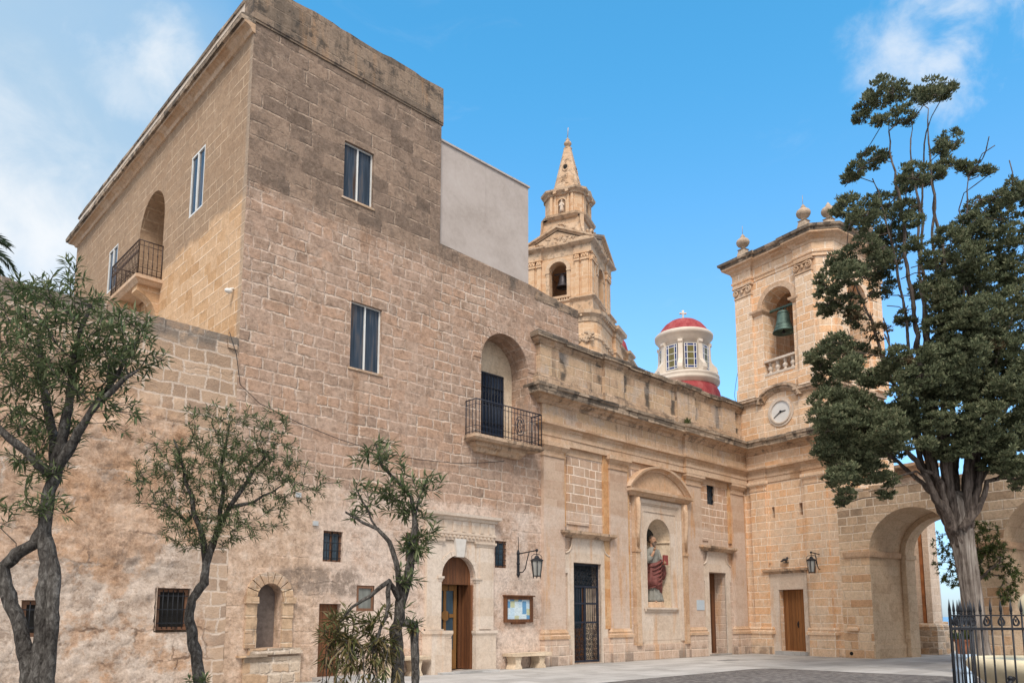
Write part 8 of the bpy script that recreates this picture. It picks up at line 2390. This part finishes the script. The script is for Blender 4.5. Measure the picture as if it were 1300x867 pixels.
# the lower crown is closed all round the stems
# and clumps that hang in front of them
FRONT = [(-0.86, -0.85, 8.95, 0.28), (-1.52, -1.66, 7.82, 0.3), (-1.23, -0.74, 7.19, 0.36), (-1.25, -1.38, 6.19, 0.34), (-0.71, -0.69, 5.64, 0.26), (-1.57, -0.87, 6.32, 0.29), (-1.7, -1.7, 5.62, 0.21), (-0.76, -0.83, 10.15, 0.28), (-1.09, -1.31, 10.57, 0.23), (-1.36, -1.11, 11.06, 0.21), (-1.31, -1.1, 11.72, 0.21), (-0.66, -1.14, 8.31, 0.35), (-0.41, -0.81, 7.8, 0.35), (-2.02, -1.51, 7.36, 0.25), (-1.86, -0.7, 6.68, 0.3), (-0.6, -0.86, 7.05, 0.31), (-0.01, -0.62, 9.47, 0.32), (0.04, -0.89, 10.33, 0.31), (-0.61, -1.05, 9.62, 0.39), (-0.28, -1.59, 8.97, 0.45), (-0.35, -1.02, 8.78, 0.47), (0.65, -0.73, 8.89, 0.47), (-0.79, -0.88, 8.15, 0.39), (-0.52, -1.69, 7.91, 0.49), (0.96, -0.67, 8.48, 0.48), (-1.61, -1.28, 7.4, 0.35), (-0.77, -1.01, 7.32, 0.51), (-0.16, -1.33, 7.22, 0.5), (0.89, -0.97, 7.54, 0.51), (-2.07, -1.36, 6.97, 0.31), (-1.29, -1.15, 6.62, 0.35), (-0.71, -1.31, 6.37, 0.42), (-0.19, -1.59, 6.34, 0.45), (0.84, -1.24, 6.63, 0.46), (-2.3, -0.76, 6.52, 0.43), (-2.75, -0.67, 6.79, 0.44), (-3.71, -1.64, 6.33, 0.41), (-2.74, -1.14, 5.69, 0.39), (-3.19, -0.81, 5.72, 0.43), (-2.3, -1.64, 5.69, 0.26), (-0.25, -1.24, 5.83, 0.35), (0.26, -1.4, 5.63, 0.38), (-3.3, -1.57, 7.71, 0.26), (0.54, -0.91, 10.32, 0.43), (1.13, -0.99, 10.51, 0.39), (-0.24, -1.57, 10.49, 0.34), (-2.42, -0.75, 11.24, 0.32), (-3.16, -1.44, 10.19, 0.3), (-2.0, -0.71, 10.86, 0.28), (1.05, -1.36, 11.19, 0.34), (0.23, -1.37, 11.18, 0.34), (0.91, -1.64, 9.36, 0.41), (0.96, -1.53, 7.97, 0.46), (1.33, -1.15, 7.07, 0.46), (1.45, -0.82, 5.92, 0.43), (0.43, -0.77, 5.32, 0.28), (0.66, -1.18, 5.24, 0.31), (-0.49, -1.16, 5.54, 0.19), (-2.86, -0.68, 5.13, 0.32), (-3.76, -1.59, 4.96, 0.3)]
# and their fellows on the other side of the stems
REAR = [(-3.45, 0.14, 8.44, 0.33), (-2.44, 1.27, 9.23, 0.32), (-3.5, -1.62, 7.53, 0.31), (0.1, 0.57, 10.54, 0.32), (0.1, 0.32, 9.75, 0.44), (2.35, 1.93, 10.4, 0.44), (1.3, 0.66, 8.97, 0.55), (-0.43, -0.49, 8.55, 0.35), (-2.05, -0.84, 7.75, 0.31), (0.38, 2.05, 8.49, 0.41), (-0.89, -1.31, 7.43, 0.4), (1.1, 1.1, 7.96, 0.47), (0.62, -0.72, 7.2, 0.46), (0.44, -1.88, 7.05, 0.45), (-3.56, -0.51, 7.04, 0.41), (-4.13, -1.5, 6.36, 0.28), (-2.42, 0.96, 7.46, 0.39), (-3.02, 0.43, 6.54, 0.4), (-2.47, 0.25, 6.6, 0.47), (-3.33, 0.46, 6.0, 0.31), (-2.98, 0.17, 5.72, 0.33), (-2.25, 0.73, 5.95, 0.45), (-2.8, -1.8, 6.09, 0.47), (-1.67, -0.56, 6.3, 0.36), (-1.22, 0.05, 6.94, 0.28), (-2.04, 0.24, 7.87, 0.28), (0.42, 0.28, 6.5, 0.34), (-0.67, -0.95, 5.69, 0.32), (0.01, -1.04, 6.48, 0.38), (1.17, 0.48, 6.23, 0.33), (1.26, 0.73, 5.73, 0.27), (0.74, -1.17, 5.95, 0.43), (3.13, 0.72, 7.17, 0.49), (2.54, 0.19, 5.72, 0.39), (2.35, -0.8, 7.59, 0.44)]
FULL = list(CYP) + FRONT + REAR
sprays(FULL, 44, 'crown', M_CYP, 5)
sprays([(-1.75, 0.3, 9.25, 0.3), (-1.5, -0.6, 8.1, 0.18), (-2.4, 0.2, 9.7, 0.2), (-1.95, 0.0, 8.5, 0.16), (-2.9, -0.5, 8.3, 0.18), (0.3, -1.5, 8.2, 0.15)], 20, 'browned_sprays', M_CYPDRY, 6)

# ---- small tree by the arcade pier
D = 23.4
rng = random.Random(55); random.seed(55)
o = Vector((26.56, 7.14, 0))
fr = Frame(o, tuple(rgt), tuple(fwd))
bt = thing('small_leafy_tree', 'slender yellow green tree growing beside the arcade pier behind the cypress', 'tree', tuple(o))
sk = Skel()
sk.chain([(0, 0, 0), (0.0, 0, 1.0), (-0.06, 0, 1.8), (-0.1, 0, 2.5), (0.05, 0, 3.0)], -1, 3)
sk.chain([(-0.1, 0, 2.5), (0.2, -0.1, 2.85), (0.55, -0.15, 3.1)], 9, 3)
sk.chain([(-0.06, 0, 2.3), (-0.4, 0, 2.7), (-0.8, 0, 3.1)], 8, 3)
T = []
for c, r, n in (((0.05, 0, 3.85), (0.65, 0.5, 0.75), 120), ((0.60, 0, 3.35), (0.5, 0.4, 0.5), 75), ((0.75, -0.1, 2.15), (0.32, 0.25, 0.3), 32), ((0.95, -0.1, 2.75), (0.35, 0.3, 0.45), 36), ((-0.85, 0.0, 3.35), (0.55, 0.35, 0.95), 105), ((-0.75, 0, 2.65), (0.4, 0.3, 0.4), 28), ((0.15, 0, 2.9), (0.3, 0.2, 0.3), 18), ((-0.3, 0, 3.3), (0.4, 0.3, 0.5), 40)): T += blob(rng, c, r, n)
sk.grow(T, step=0.2, minz=1.5)
sk.radii(0.075, 0.006)
build('trunk_and_branches', sk.mesh(world=fr), M_BARKT, bt)
lf = MB(fr)
for i in sk.tip: leaves(lf, sk.p[i], (sk.p[i] - sk.p[sk.par[i]]), 9, 0.13, 0.028, 1.1, rng)
build('crown', lf, M_BUSH, bt)
# low weeds at the foot of the pier
mb = MB(fr)
for i in range(260):
    a = rng.uniform(0, 6.28); l = rng.uniform(0.1, 0.4); e = rng.uniform(0.3, 1.4)
    p = Vector((0.45 + rng.uniform(-.45, .5), -0.2 + rng.uniform(-.2, .2), 0.0)); q = p + Vector((cos(a) * cos(e), sin(a) * cos(e), sin(e))) * l
    s = Vector((-sin(a), cos(a), 0)) * 0.03; m = (p + q) / 2
    mb.addl([p, m + s, q, m - s], [(0, 1, 2, 3)])
build('low_shrub', mb, M_BUSH, base=tuple(o), label='low green weeds at the foot of the arcade pier', cat='shrub')

# ---- palm on the terrace, only the tips of its fronds reach the picture
rng = random.Random(66)
o = Vector((2.85, 30.05, 7.0))
fr = Frame((o.x, o.y, 0), tuple(rgt), tuple(fwd))
pm = thing('palm_tree', 'palm on the terrace with dark frond tips at the left edge', 'palm', tuple(o))
mb = MB(fr); mb.tube([(0, 0, 7.0), (0.1, 0, 9), (0.05, 0, 11), (0, 0, 13.4)], [0.3, 0.24, 0.22, 0.26], 14)
build('trunk', mb, M_BARKT, pm)
mb = MB(fr)
def frond(az, e0, L):
    pts = []
    d = Vector((cos(az), sin(az), 0)); p = Vector((0, 0, 13.4)); e = e0
    for i in range(13):
        pts.append(p.copy()); p = p + (d * cos(e) + Vector((0, 0, sin(e)))) * (L / 12); e -= 0.085 + 0.01 * i
    mb.tube([tuple(x) for x in pts], [0.03 * (1 - i / 14) for i in range(13)], 5)
    for i in range(2, 13):
        for f in (0.0, 0.33, 0.66):
            b = pts[i].lerp(pts[min(i + 1, 12)], f); t = (pts[min(i + 1, 12)] - pts[i - 1]).normalized()
            sd = t.cross(Vector((0, 0, 1))).normalized()
            for s in (1, -1):
                l = 0.55 * (1 - abs(i / 12 - 0.45)) + 0.1
                q = b + (sd * s * 0.75 + t * 0.75 + Vector((0, 0, -0.15))) * l
                w = t.cross(sd * s).normalized() * 0.02 + t * 0.012
                m = b.lerp(q, 0.4)
                mb.addl([b, m + w, q, m - w], [(0, 1, 2, 3)])
for i in range(30): frond(rng.uniform(0, 6.28), rng.uniform(-0.5, 1.3), rng.uniform(2.0, 2.7))
frond(0.1, 0.35, 2.7); frond(-0.1, 0.15, 2.6); frond(0.0, -0.1, 2.5)
build('fronds', mb, M_PALM, pm)
